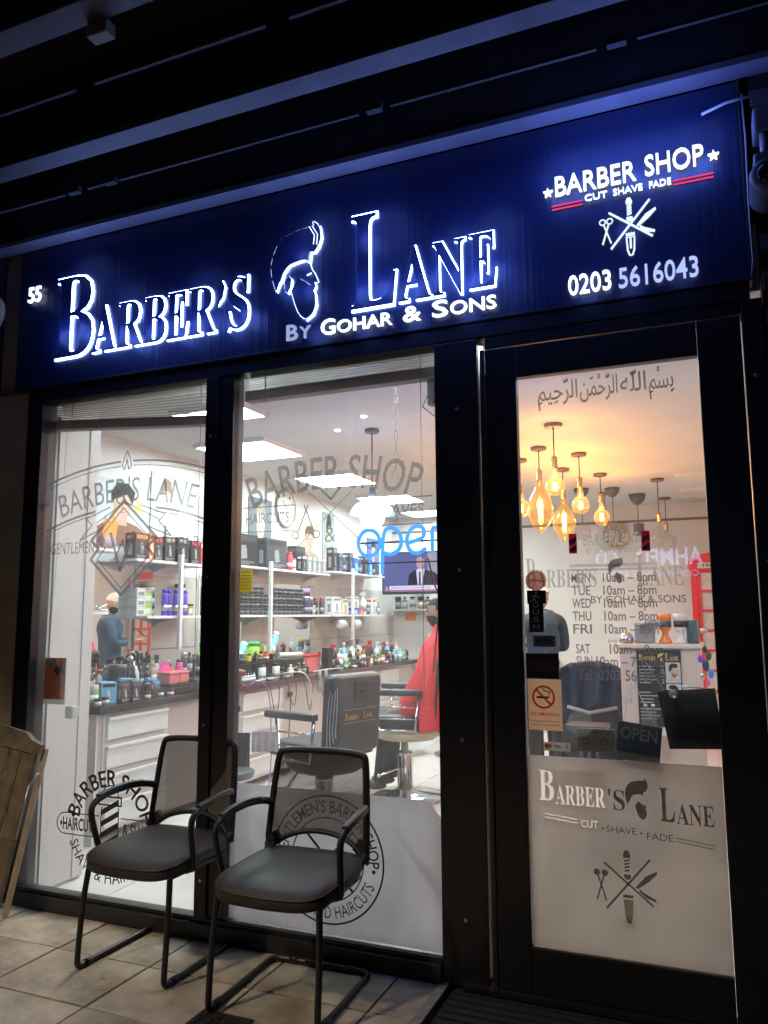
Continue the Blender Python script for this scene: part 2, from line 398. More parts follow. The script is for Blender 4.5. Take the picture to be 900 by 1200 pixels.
# ================================================================== CANOPY OVERHEAD
cn = thing('canopy', 'dark walkway canopy with steel beams running above the shop sign', 'canopy', (-1.7, -.5, 3.57))
bmm = mat('painted_steel_beam', (.14, .14, .17), .45, .1, .15, 5, .1)
dks = mat('dark_soffit_board', (.02, .02, .024), .8, 0, .3, 6, .1)
for kb_, (y0, z0, w, h) in enumerate(((-.098, 3.57, .095, .03), (-.70, 3.57, .10, .03), (-1.34, 3.57, .10, .03), (-2.0, 3.57, .1, .03))):
    m = MB(); m.bbox(-9, y0, z0, 4, y0 + w, z0 + h, .003); m.build('beam_flange', bmm if kb_ == 0 else mat('shaded_steel_beam', (.045, .045, .055), .6, 0, .35, 4, .2), cn)  # beams farther from the sign coloured darker to imitate shade
    m = MB(); m.box(-9, y0 + w / 2 - .03, z0 + h, 4, y0 + w / 2 + .03, 4.0); m.build('beam_web', dks, cn)
for k in range(6):
    m = MB(); m.box(-9, -3.2 + k * .56, 4.0, 4, -3.2 + k * .56 + .55, 4.03); m.build('soffit_board', dks, cn)
for y, segs in ((-.36, ((-9, -2.95), (-2.8, -2.7), (-2.6, -1.3), (-1.15, -.3), (-.15, 4))), (-.96, ((-9, -2.9), (-2.75, -2.3), (-2.2, -1.4), (-1.3, 4)))):
    for a, b in segs:
        m = MB(); m.box(a, y, 3.60, b, y + .014, 3.614); m.build('conduit', mat('dull_conduit', (.022, .022, .026), .8), cn)
for x in (-2.88, -2.65, -1.22, -.22):
    m = MB(); m.box(x - .04, -.37, 3.595, x + .03, -.34, 3.63); m.build('clip', dks, cn)
m = MB(); m.bbox(-1.96, -1.25, 3.515, -1.87, -1.20, 3.568, .006); m.build('junction_box', mat('cream_plastic', (.16, .15, .12), .7), cn)
for x in (-4.6, 1.2):
    m = MB(); m.box(x, -3.2, 3.72, x + .12, -.1, 3.98); m.build('cross_beam', dks, cn)

# ================================================================== FASCIA SIGN
sign = thing('shop_sign', 'dark navy fascia sign with blue halo lit BARBER\'S LANE lettering', 'sign', (-1.7, 0, 2.745))
m = MB(); m.bbox(-3.62, .0, 2.745, -.632, .06, 3.565, .001); m.build('panel', navy, sign)
m = MB(); m.bbox(-.631, .0, 2.745, .19, .06, 3.565, .001); m.build('panel', navy, sign)
m = MB(); m.bbox(-3.62, -.012, 2.73, .19, .07, 2.744, .003); m.bbox(.192, -.012, 2.73, .204, .07, 3.565, .003); m.build('trim', frm, sign)
halo = emit('halo_led', (.30, .46, 1.0), 24)
face = mat('navy_letter_face', (.015, .022, .07), .4, .0)
def halo_letter(geo):
    b = MB(); geo(b, -.002, .006, .012); b.build('letter_led', halo, sign)
    f = MB(); geo(f, -.0185, .005, 0); f.build('letter_face', face, sign)
def let(ch, x0, x1, z, h):
    halo_letter(lambda mb, y, th, bo: text(mb, ch, x0 - bo * .3, x1 + bo * .3, z + bo * .1, h + bo * .3, y, th, bo, True))
for ch, x0, x1, z, h in (('B', -3.32, -3.05, 2.885, .46), ('A', -3.05, -2.885, 2.885, .25), ('R', -2.875, -2.71, 2.885, .25), ('B', -2.70, -2.56, 2.885, .25), ('E', -2.55, -2.425, 2.885, .25), ('R', -2.415, -2.25, 2.885, .25),
                         ('S', -2.175, -2.055, 2.885, .26), ('L', -1.49, -1.265, 2.875, .46), ('A', -1.25, -1.095, 2.875, .25), ('N', -1.085, -.935, 2.875, .25), ('E', -.915, -.797, 2.88, .25)):
    let(ch, x0, x1, z, h)
halo_letter(lambda mb, y, th, bo: mb.poly([(-2.215, 3.155), (-2.195, 3.115), (-2.205, 3.06), (-2.24, 3.02), (-2.222, 3.065), (-2.235, 3.10), (-2.25, 3.13)], y - th, th))
# barber's head emblem: quiff, profile, beard
hx, hz, hs = -1.79, 3.10, .235
HEADP = dict(
    hair=[(-.62, -.28), (-.76, .02), (-.80, .28), (-.74, .5), (-.6, .72), (-.36, .88), (-.05, .95), (.2, .98), (.36, .98), (.6, 1.0), (.55, 1.12), (.78, .98), (.84, .72), (.76, .55), (.62, .42), (.50, .44), (.46, .22), (.30, .30), (.05, .28), (-.2, .24), (-.38, .1), (-.46, -.08), (-.52, -.1)],
    beard=[(-.12, -.32), (-.02, -.2), (.12, -.08), (.34, -.18), (.5, -.28), (.62, -.2), (.66, -.32), (.60, -.4), (.66, -.5), (.68, -.72), (.58, -.9), (.36, -1.0), (.14, -.86), (0, -.62)],
    facel=[(.46, .22), (.54, .06), (.62, -.02), (.74, -.22), (.62, -.26), (.66, -.32)],
    ear=[(-.34, -.1), (-.22, .02), (-.12, -.06), (-.14, -.24), (-.24, -.36), (-.32, -.3)])
def head_poly(mb, key, x, z, s, y, th, sxf=1.0): mb.poly([(x + a * s * .72 * sxf, z + b * s) for a, b in HEADP[key]], y, th)
halo_letter(lambda mb, y, th, bo: (head_poly(mb, 'hair', hx, hz, hs, y - th, th), head_poly(mb, 'beard', hx, hz, hs, y - th, th), head_poly(mb, 'ear', hx, hz, hs, y - th, th)))
wl = emit('thin_led_line', (.55, .72, 1.0), 2.5)
m = MB(); m.tube([(hx + a * hs * .72, -.012, hz + b * hs) for a, b in HEADP['facel']], .0028, 6)

for q in (.10, .2): m.tube([(hx + (.80 - q) * hs * .72, -.026, hz + (.55 + q * .2) * hs), (hx + (.83 - q) * hs * .72, -.026, hz + .78 * hs), (hx + (.66 - q) * hs * .72, -.026, hz + .99 * hs)], .0022, 6)
H3 = lambda pts, w, y=-.021: m.tube(smooth_path([(hx + a * hs * .72, y, hz + b * hs) for a, b in pts], 1), w, 6)
H3(HEADP['hair'][:5], .0022); H3(HEADP['hair'][4:10], .0016); H3(HEADP['hair'][9:15], .0032); H3(HEADP['hair'][14:], .0034)
for q in range(4): H3([(-.78 + q * .06, .10 + q * .16), (-.70 + q * .07, .20 + q * .15)], .0022)
H3(HEADP['beard'][8:] + HEADP['beard'][:1], .0032); H3([(.60, -.4), (.66, -.5), (.68, -.72), (.60, -.88)], .0024); H3(HEADP['beard'][1:5], .0014); H3(HEADP['ear'] + HEADP['ear'][:1], .0024)
H3([(.30, .30), (.42, .26), (.46, .44), (.52, .44)], .0028)
m.tube([(hx + .36 * hs * .72, -.012, hz - .03 * hs), (hx + .5 * hs * .72, -.012, hz - .0 * hs)], .004, 6)
m.build('emblem_outline', wl, sign)
lit = emit('lit_acrylic', (.80, .90, 1.0), 2.0)
litv = emit('lit_acrylic_dim', (.42, .52, .95), .75)
letters(sign, 'B', -1.836, -1.775, 2.778, .075, -.012, .010, litv, .012); letters(sign, 'Y', -1.765, -1.705, 2.778, .058, -.012, .010, litv, .012)
letters(sign, 'G', -1.65, -1.575, 2.778, .073, -.012, .010, lit, .012); letters(sign, 'OHAR', -1.565, -1.285, 2.778, .058, -.012, .010, lit, .012)
letters(sign, '&', -1.232, -1.145, 2.778, .07, -.012, .010, lit, .012)
letters(sign, 'S', -1.092, -1.018, 2.778, .073, -.012, .010, lit, .012); letters(sign, 'ONS', -1.008, -.799, 2.778, .058, -.012, .010, lit, .012)
letters(sign, '55', -3.535, -3.44, 3.248, .088, -.012, .010, lit, .012)
# right half of the sign
letters(sign, 'BARBER', -.53, -.20, 3.228, .086, -.012, .010, lit, .006); letters(sign, 'SHOP', -.165, .058, 3.236, .086, -.012, .010, lit, .006)
letters(sign, 'CUT', -.409, -.318, 3.180, .027, -.012, .010, lit, .0); letters(sign, 'SHAVE', -.294, -.178, 3.180, .027, -.012, .010, lit, .0); letters(sign, 'FADE', -.152, -.068, 3.180, .027, -.012, .010, lit, .0)
letters(sign, '0203', -.491, -.318, 2.780, .082, -.012, .010, lit, .006); letters(sign, '5616043', -.288, .014, 2.777, .082, -.012, .010, emit('lit_acrylic_soft', (.45, .55, 1.0), 1.1), .004)
rl = emit('red_lit_strip', (1, .07, .22), .9)
for z in (3.175, 3.191):
    m = MB(); m.box(-.55, -.006, z, -.42, -.001, z + .005); m.build('underline', rl, sign)
    m = MB(); m.box(-.06, -.006, z + .004, .09, -.001, z + .009); m.build('underline', rl, sign)
for x, z in ((-.562, 3.254), (.094, 3.266)):
    m = MB(); m.poly([(x + (.022 if k % 2 == 0 else .009) * math.sin(k * PI / 5), z + (.022 if k % 2 == 0 else .009) * math.cos(k * PI / 5)) for k in range(10)], -.02, .016); m.build('star', lit, sign)
def tools_emblem(mb, x, z, s, y, th, solid=False):
    """barber pole, crossed bars, scissors, razor and clippers; s = half height"""
    def P(*pts): mb.poly([(x + a * s, z + b * s) for a, b in pts], y, th)
    def bar(a, b, w):
        dx, dz = b[0] - a[0], b[1] - a[1]; l = math.hypot(dx, dz); nx, nz = -dz / l * w, dx / l * w
        P((a[0] + nx, a[1] + nz), (a[0] - nx, a[1] - nz), (b[0] - nx, b[1] - nz), (b[0] + nx, b[1] + nz))
    P((-.09, .78), (-.10, .86), (-.05, .98), (.05, .98), (.10, .86), (.09, .78))
    P((-.09, .34), (-.10, .27), (-.04, .20), (.04, .20), (.10, .27), (.09, .34))
    for k in range(4): P((-.07, .40 + k * .09), (.07, .44 + k * .09), (.07, .49 + k * .09), (-.07, .45 + k * .09))
    bar((-.62, .60), (.66, -.42), .028); bar((-.60, -.62), (.62, .80 - .0), .028)
    # scissors
    for sx in (-1, 1):
        c = (-.72 + sx * .11, .32)
        pts = arc(c[0], c[1], .09, 0, 360, 14)[:-1]
        if solid: P(*pts)
        else: mb.tube([(x + a * s, y + th / 2, z + b * s) for a, b in pts], .022 * s, 5, closed=True)
        bar((c[0] - sx * .03, c[1] - .08), (-.72 - sx * .13, -.42), .022)
    # razors
    P((.20, .02), (.48, .34), (.78, .50), (.80, .44), (.58, .22), (.26, -.02))
    P((.30, .0), (.44, -.10), (.74, -.24), (.72, -.30), (.5, -.24), (.30, -.07))
    # clippers
    P((-.14, -.28), (-.13, -.18), (-.08, -.22), (-.04, -.17), (0, -.22), (.04, -.17), (.08, -.22), (.13, -.18), (.14, -.28))
    if solid: P((-.13, -.32), (.13, -.32), (.10, -.75), (.05, -.95), (-.05, -.95), (-.10, -.75))
    else: mb.tube([(x + a * s, y + th / 2, z + b * s) for a, b in ((-.12, -.33), (.12, -.33), (.10, -.75), (.04, -.93), (-.04, -.93), (-.10, -.75))], .03 * s, 5, closed=True); bar((0, -.36), (0, -.7), .03)
m = MB(); tools_emblem(m, -.235, 3.035, .13, -.010, .007); m.build('tools_emblem', emit('lit_emblem', (.70, .84, 1.0), 1.3), sign)
# point lights added before the panel imitate the wide glow around the letters
def glow_light(x, z, e, w=.12, y=-.05):
    L = bpy.data.lights.new('sign_glow_light', 'POINT'); L.energy = e * .62; L.color = (.13, .24, 1.0); L.shadow_soft_size = w / 2
    o = bpy.data.objects.new('sign_glow_light', L); COL.objects.link(o); o.location = (x, y, z); o.parent = None; return o
for k in range(13): glow_light(-3.28 + k * .1, 2.93 + (.09 if k < 3 else .02) + .03 * math.sin(k * 2.1), .9 + .25 * math.sin(k * 1.7), .10, -.075)
for k in range(8): glow_light(-1.45 + k * .09, 2.96 + .03 * math.sin(k * 1.9), 1.0 + .3 * math.sin(k * 2.3), .10, -.075)
for x, z in ((-1.86, 3.05), (-1.72, 3.02), (-1.76, 3.2), (-1.42, 3.22), (-1.7, 2.81), (-1.45, 2.81), (-1.2, 2.81), (-.95, 2.81)): glow_light(x, z, .7, .10, -.075)
for k in range(7): glow_light(-.52 + k * .095, 3.27 + .01 * math.sin(k), 1.5, .10, -.075)
for k in range(6): glow_light(-.52 + k * .115, 3.41, 1.5, .26, -.15)  # extra lights added above the lettering to carry the glow upward
for x, z, e in ((-1.35, 3.32, 1.2), (-1.0, 3.16, 1.2), (-.82, 3.2, 1.3), (-1.72, 3.38, .9), (-2.9, 3.2, .8), (-3.2, 3.42, .7), (-2.4, 3.2, .7), (-.8, 2.95, 1.2)): glow_light(x, z, e * 1.5, .26, -.15)
for x, z, e in ((-.25, 3.05, .6), (-.42, 2.82, .8), (-.25, 2.82, .5), (-.05, 2.82, .3), (-3.5, 3.29, .15)): glow_light(x, z, e, .10, -.075)

# ================================================================== SHOPFRONT
sf = thing('shopfront_frame', 'black aluminium shopfront frame around the two windows and the door', 'frame', (-1.7, .05, 0))
def fr(name, *a, b=.004, mt=frm): m = MB(); m.bbox(*a, b); return m.build(name, mt, sf)
fr('head_rail', -3.47, .0, 2.655, .19, .10, 2.728)
fr('head_cladding', -1.09, -.005, 2.66, .19, .0, 2.728, mt=blk)
fr('jamb', -3.47, .0, .0, -3.40, .11, 2.654)
fr('jamb', -3.53, .02, .0, -3.472, .14, 2.728, mt=blk)
fr('mullion', -2.30, -.01, .0, -2.235, .10, 2.654, mt=blk); fr('mullion', -2.234, .005, .0, -2.145, .10, 2.654)
fr('mullion', -1.09, -.01, .0, -.895, .10, 2.654, mt=blk)
fr('mullion', -.882, -.012, .0, -.862, .10, 2.60, mt=steel if False else frm)
fr('sill', -3.40, -.03, .0, -1.09, .10, .072); fr('sill_lip', -3.40, -.012, .073, -1.09, .02, .092, mt=blk)
fr('side_panel', .155, -.015, .0, .23, .10, 2.654, mt=blk)
fr('transom', -.862, .0, 2.605, .153, .10, 2.654, mt=blk)
for i_, (x, z) in enumerate([(x, z) for x in (-.99, -2.268, .19) for z in (.25, .95, 1.65, 2.35)]):
    m = MB(); m.lathe((x, -.0175 if x > 0 else -.0125, z), [(.007, 0), (.008, .001), (.008, .002)], 10, 'y'); m.build('screw', steel, sf)
edge = MB(); edge.box(-.894, -.006, .05, -.890, .0, 2.62); edge.build('seam_glint_strip', mat('seam_glint', (.4, .35, .32), .5), sf)  # pale strip stands in for the bright reflection along the frame seam
# window panes with their lettering
w1 = thing('shop_window', 'left shop window with arched grey BARBER\'S LANE emblem', 'window', (-2.85, .05, .09))
m = MB(); m.box(-3.40, .048, .075, -2.30, .054, 2.654); m.build('glass_pane', pglass, w1)
w2 = thing('shop_window', 'right shop window with frosted lower film and BARBER SHOP lettering', 'window', (-1.6, .05, .09))
m = MB(); m.box(-2.145, .048, .075, -1.09, .054, 2.654); m.build('glass_pane', pglass, w2)
frost = film('frosted_film', (.70, .72, .76), .96, .72)
m = MB(); m.poly([(-2.143, .09), (-1.092, .09), (-1.092, .60), (-1.16, .685), (-2.143, .69)], .044, .002); m.build('frosted_film', frost, w2)
GY = .0425
def line(mb, pts, w, y=GY, closed=False):
    n = len(pts)
    for i in range(n if closed else n - 1):
        a = pts[i]; b = pts[(i + 1) % n]; dx, dz = b[0] - a[0], b[1] - a[1]; l = math.hypot(dx, dz) or 1; nx, nz = -dz / l * w / 2, dx / l * w / 2; e = w * .2 / l
        mb.poly([(a[0] + nx - dx * e, a[1] + nz - dz * e), (a[0] - nx - dx * e, a[1] - nz - dz * e), (b[0] - nx + dx * e, b[1] - nz + dz * e), (b[0] + nx + dx * e, b[1] + nz + dz * e)], y + random.random() * .0006)
# window 1 arch emblem
m = MB(); cx = -2.83
for zc, r_, w_ in ((.62, 1.66, .012), (.62, 1.635, .005)):
    line(m, arc(cx, zc, r_, 71.5, 88.5, 12), w_); line(m, arc(cx, zc, r_, 91.5, 109, 12), w_)
for r_, w_ in ((1.435, .012), (1.415, .005)):
    line(m, arc(cx, .60, r_, 68, 82, 10), w_); line(m, arc(cx, .60, r_, 98, 112, 10), w_)
line(m, [(cx - .03, 2.255), (cx - .018, 2.30), (cx, 2.335), (cx + .018, 2.30), (cx + .03, 2.255), (cx + .012, 2.235), (cx, 2.29), (cx - .012, 2.235)], .007, closed=True)
text(m, "BARBER'S LANE", cx - .44, cx + .44, 2.03 + .035, .125, GY, 0, .0, arcr=1.46)
line(m, [(cx - .19, 1.96), (cx, 2.06), (cx + .22, 1.96)], .006)
d0 = [(cx - .17, 1.905), (cx - .03, 2.02), (cx + .15, 1.905), (cx + .15, 1.87)]
line(m, [(cx - .01, 2.07), (cx + .21, 1.865), (cx + .15, 1.82), (cx + .20, 1.765), (cx - .01, 1.575), (cx - .22, 1.765), (cx - .17, 1.82), (cx - .22, 1.865)], .016, closed=True)
line(m, [(cx - .01, 2.03), (cx + .165, 1.865), (cx + .105, 1.82), (cx + .155, 1.765), (cx - .01, 1.61), (cx - .175, 1.765), (cx - .125, 1.82), (cx - .175, 1.865)], .007, closed=True)
line(m, [(cx - .09, 1.90), (cx - .02, 1.70), (cx + .06, 1.90)], .018); line(m, [(cx - .06, 1.76), (cx - .01, 1.86), (cx + .02, 1.76)], .01)
for sx in (-1, 1):
    line(m, [(cx + sx * .10, 2.04), (cx + sx * .26, 1.985), (cx + sx * .22, 1.95), (cx + sx * .30, 1.87), (cx + sx * .14, 1.93)], .007)
    line(m, [(cx + sx * .53, 2.10), (cx + sx * .57, 2.075), (cx + sx * .53, 2.08), (cx + sx * .57, 2.055)], .01)
text(m, 'GENTLEMEN', cx - .50, cx - .20, 1.80, .062, GY); text(m, "BARBER", cx + .20, cx + .48, 1.80, .062, GY)
m.build('window_emblem', gvinyl, w1, label="grey arched BARBER'S LANE emblem with diamond monogram")
# window 1 lower badge
m = MB(); cx, cz = -2.855, .415
text(m, 'BARBER SHOP', cx - .275, cx + .275, cz + .20, .078, GY, 0, .015, arcr=.20)
text(m, 'SHAVE & HAIRCUTS', cx - .33, cx + .33, cz - .265, .055, GY, 0, 0, arcr=-.265)
line(m, arc(cx - .29, cz + .0, .052, 90, 270, 8) + [(cx - .07, cz - .052)], .005); line(m, [(cx - .29, cz + .052), (cx - .07, cz + .052)], .005)
line(m, arc(cx + .29, cz + .0, .052, 90, -90, 8) + [(cx + .07, cz - .052)], .005); line(m, [(cx + .29, cz + .052), (cx + .07, cz + .052)], .005)
text(m, '•HAIRCUTS', cx - .32, cx - .085, cz - .03, .058, GY, 0, .02); text(m, '& SHAVES•', cx + .085, cx + .32, cz - .03, .058, GY, 0, .02)
for k in (-1, 1): m.poly(arc(cx + k * .235, cz + .045, .011, 0, 330, 10), GY)
for k in range(4): m.poly([(cx - .055, cz - .11 + k * .055), (cx + .055, cz - .05 + k * .055), (cx + .055, cz - .022 + k * .055), (cx - .055, cz - .082 + k * .055)], GY)
line(m, [(cx - .055, cz + .10), (cx - .055, cz - .12), (cx + .055, cz - .12), (cx + .055, cz + .10)], .006)
line(m, [(cx - .07, cz + .11), (cx + .07, cz + .11), (cx + .07, cz + .15), (cx - .07, cz + .15)], .008, closed=True)
line(m, arc(cx, cz + .155, .05, 0, 180, 10), .006)
m.build('window_badge', vinyl, w1, label='black round BARBER SHOP badge with striped pole')
# window 2 arch
m = MB(); cx = -1.625
text(m, 'BARBER SHOP', cx - .43, cx + .43, 2.055, .15, GY, 0, .008, arcr=1.25)
text(m, 'HAIRCUTS', cx - .46, cx - .22, 1.905, .05, GY); text(m, 'SHAVES', cx + .22, cx + .46, 1.905, .05, GY)
for zz in (1.985, 1.865):
    line(m, [(cx - .48, zz), (cx - .19, zz)], .006); line(m, [(cx + .20, zz), (cx + .50, zz)], .006)
text(m, '&', cx - .03, cx + .03, 1.80, .07, GY)
line(m, [(cx - .18, 2.10), (cx + .20, 1.76)], .004); line(m, [(cx + .18, 2.10), (cx - .20, 1.76)], .004)
line(m, [(cx - .05, 2.05), (cx, 2.0), (cx + .05, 2.055)], .012)
line(m, [(cx - .17, 1.86), (cx - .12, 1.98)], .007); line(m, [(cx - .09, 1.86), (cx - .14, 1.98)], .007)
line(m, arc(cx - .185, 1.84, .018, 0, 360, 10), .006); line(m, arc(cx - .075, 1.84, .018, 0, 360, 10), .006)
m.build('window_lettering', gvinyl, w2, label='grey arched BARBER SHOP lettering over crossed tools')
m = MB(); cx, cz = -1.635, .40
GY2 = .041
def cline(r, w): line(m, arc(cx, cz, r, 0, 360, 56), w, GY2)
cline(.268, .008); cline(.175, .006)
text(m, "GENTLEMEN'S BARBER SHOP", cx - .325, cx + .325, cz + .198, .05, GY2, 0, .01, arcr=.198)
text(m, 'SHAVES AND HAIRCUTS', cx - .29, cx + .29, cz - .245, .05, GY2, 0, 0, arcr=-.245)
line(m, [(cx - .12, cz + .12), (cx + .12, cz - .12)], .012, GY2); line(m, [(cx + .12, cz + .12), (cx - .12, cz - .12)], .012, GY2)
m.poly(arc(cx + .222, cz - .03, .009, 0, 330, 10), GY2); m.poly(arc(cx - .222, cz - .03, .009, 0, 330, 10), GY2)
m.build('frosted_badge', mat('navy_vinyl', (.02, .02, .035), .5), w2, label="dark circular GENTLEMEN'S BARBER SHOP badge on the frosted film")

# ------------------------------------------------------------------ door
door_frost = film('door_frost', (.72, .69, .66), .97, .66)
dr = thing('shop_door', 'black framed glass entrance door with opening hours and frosted lower panel', 'door', (-.37, .03, 0))
for nm, a in (('stile', (-.86, -.005, .02, -.727, .045, 2.60)), ('stile', (-.008, -.005, .02, .15, .045, 2.60)), ('bottom_rail', (-.726, -.004, .02, -.009, .044, .186)), ('top_rail', (-.726, -.004, 2.46, -.009, .044, 2.599))):
    m = MB(); m.bbox(*a, .006); m.build(nm, blk, dr)
m = MB(); m.box(-.726, .018, .187, -.009, .024, 2.459); m.build('glass_pane', glass('door_glass', dirt_haze=.016), dr)
m = MB(); m.box(-1.0, -.04, .0, .2, .09, .018); m.build('threshold', steel if False else blk, dr)
DY = .0165
ar = [w[::-1] for w in ('\uFE91\u0650\uFEB4\u0652\uFEE2\u0650', '\uFE8D\uFEDF\uFEE0\u0651\u064E\uFEEA', '\uFE8D\uFEDF\uFEAE\u0651\u064E\uFEA3\u0652\uFEE4\u064E\uFEE6', '\uFE8D\uFEDF\uFEAE\u0651\u064E\uFEA3\u0650\uFEF4\uFEE2\u0650')]
m = MB()
for t, (a, b) in zip(ar, ((-.195, -.100), (-.305, -.205), (-.465, -.315), (-.640, -.475))): text(m, t, a, b, 2.352, .075, DY, 0, .008)
m.build('calligraphy', film('umber_vinyl', (.12, .09, .075), .9, .5), dr, label='dark arabic calligraphy across the top of the door glass')
m = MB(); bx = -.60
def polei(x):
    line(m, [(x - .018, 1.70), (x + .018, 1.70), (x + .018, 1.79), (x - .018, 1.79)], .005, DY, True)
text(m, 'BARBER LANE', -.475, -.262, 1.735, .045, DY, 0, .01); text(m, 'BY GOHAR & SONS', -.465, -.265, 1.702, .018, DY, 0, .01)
line(m, [(-.53, 1.655), (-.20, 1.655)], .012, DY); line(m, [(-.53, 1.638), (-.20, 1.638)], .007, DY)
text(m, 'B', -.712, -.672, 1.57, .12, DY, 0, 0, True); text(m, "ARBER'S", -.668, -.43, 1.57, .072, DY, 0, 0, True)
text(m, 'L', -.275, -.232, 1.57, .12, DY, 0, 0, True); text(m, 'ANE', -.228, -.105, 1.57, .072, DY, 0, 0, True)
m.build('logo_lettering', silv, dr, label="silver BARBER'S LANE lettering over the opening hours")
m = MB(); head_poly(m, 'hair', -.355, 1.63, .05, DY, 0); head_poly(m, 'beard', -.355, 1.63, .05, DY, 0)
text(m, 'BY GOHAR & SONS', -.455, -.10, 1.505, .028, DY, 0, .01)
rows = (('MON', '10am – 8pm'), ('TUE', '10am – 8pm'), ('WED', '10am – 8pm'), ('THU', '10am – 8pm'), ('FRI', '10am – 8pm'))
for k, (a, b) in enumerate(rows):
    z = 1.588 - k * .0505
    text(m, a, -.528, -.455, z, .036, DY, 0, .012); text(m, b, -.405, -.205, z, .036, DY, 0, .012)
text(m, '(pray break 1pm)', -.395, -.275, 1.352, .014, DY)
text(m, 'SAT', -.520, -.465, 1.308, .036, DY, 0, .012); text(m, '10am – 8pm', -.390, -.190, 1.308, .036, DY, 0, .012)
text(m, 'SUN', -.520, -.458, 1.260, .036, DY, 0, .012); text(m, '10am – 7:30pm', -.443, -.190, 1.260, .036, DY, 0, .012)
text(m, 'Tel: 0203 5616043', -.516, -.186, 1.205, .040, DY, 0, .012)
m.build('opening_hours', film('taupe_vinyl', (.24, .21, .20), .9, .35), dr, label='opening hours and phone number lettering on the door glass')
for x in (-.517, -.236):
    m = MB(); m.box(x - .016, DY - .001, 1.705, x + .016, DY, 1.785); m.build('pole_decal', film('red_decal', (.6, .08, .07), 1.0, .6), dr)
    m = MB(); m.poly([(x - .016, 1.735), (x + .016, 1.755), (x + .016, 1.775), (x - .016, 1.755)], DY - .002); m.poly([(x - .016, 1.71), (x + .016, 1.715), (x + .016, 1.74), (x - .016, 1.72)], DY - .002); m.build('pole_stripe', film('blue_decal', (.08, .14, .5), 1.0, .6), dr)
# frosted-panel logo: clear-cut letters on the film
m = MB(); cl = film('cut_out_lettering', (.26, .235, .22), 1.0, .45)
FY = .0105
text(m, 'B', -.685, -.625, .735, .115, FY, 0, 0, True); text(m, "ARBER", -.62, -.43, .725, .072, FY, 0, 0, True)
text(m, 'CUT', -.525, -.46, .647, .026, FY, 0, .01); line(m, [(-.665, .672), (-.54, .660)], .004, FY); line(m, [(-.665, .685), (-.54, .673)], .004, FY)
m.poly([(-.36 - .13 * .135, .445 - .32 * .135), (-.36 + .13 * .135, .445 - .32 * .135), (-.36 + .10 * .135, .445 - .75 * .135), (-.36, .445 - .95 * .135), (-.36 - .10 * .135, .445 - .75 * .135)], FY)
ct = MB()
for f_ in m.f: pass
vs2 = [(x, .005, z) for x, y, z in m.v] + [(x, .02, z) for x, y, z in m.v]; nv_ = len(m.v); fs2 = []; ec = {}
for f_ in m.f:
    fs2 += [f_, tuple(i + nv_ for i in f_[::-1])]
    for i in range(len(f_)): ec[(f_[i], f_[(i + 1) % len(f_)])] = ec.get((f_[i], f_[(i + 1) % len(f_)]), 0) + 1
for (p, q) in list(ec):
    if (q, p) not in ec: fs2.append((q, p, p + nv_, q + nv_))
me_ = bpy.data.meshes.new('cutter'); me_.from_pydata(vs2, [], fs2); co_ = bpy.data.objects.new('cutter', me_); COL.objects.link(co_)
fm_ = MB(); fm_.box(-.725, .012, .188, -.010, .014, .905); fo_ = fm_.build('frosted_film', door_frost, None)
bo_ = fo_.modifiers.new('b', 'BOOLEAN'); bo_.object = co_; bo_.operation = 'DIFFERENCE'; bo_.solver = 'EXACT'; bo_.use_self = True
bpy.context.view_layer.update(); nm_ = bpy.data.meshes.new_from_object(fo_.evaluated_get(bpy.context.evaluated_depsgraph_get()))
bpy.data.objects.remove(fo_); bpy.data.objects.remove(co_)
nm_.name = 'frosted_film'; fo_ = bpy.data.objects.new('frosted_film', nm_); COL.objects.link(fo_); fo_.parent = dr
nm_.transform(Matrix.Translation((.37, -.03, 0)))
fo_['label'] = 'frosted film with clear cut-out BARBER and CUT lettering'
m = MB(); m.box(-.69, .0152, .715, -.425, .0158, .855); m.box(-.67, .0152, .64, -.455, .0158, .69); m.box(-.382, .0152, .305, -.338, .0158, .408)
m.build('bright_backing', film('pale_backing', (1.0, .97, .93), .9, .95), dr)  # pale sheet added to brighten the cut letters, standing in for the lit interior
m = MB(); text(m, "'S", -.418, -.358, .722, .072, FY, 0, 0, True); text(m, 'L', -.232, -.18, .695, .12, FY, 0, 0, True); text(m, 'ANE', -.175, -.045, .69, .072, FY, 0, 0, True)
for k in ('hair', 'beard'): head_poly(m, k, -.315, .765, .072, FY, 0, 1.0)
tools_emblem(m, -.36, .445, .135, FY, 0, True)
text(m, '•', -.447, -.438, .637, .024, FY, 0, 0); text(m, 'SHAVE', -.43, -.32, .637, .024, FY, 0, 0); text(m, '•', -.307, -.298, .632, .024, FY); text(m, 'FADE', -.283, -.19, .625, .024, FY)
line(m, [(-.18, .628), (-.05, .612)], .003, FY); line(m, [(-.18, .640), (-.05, .624)], .003, FY)
m.build('film_logo', cl, dr, label='dark head, LANE lettering and barber tools on the frosted film')
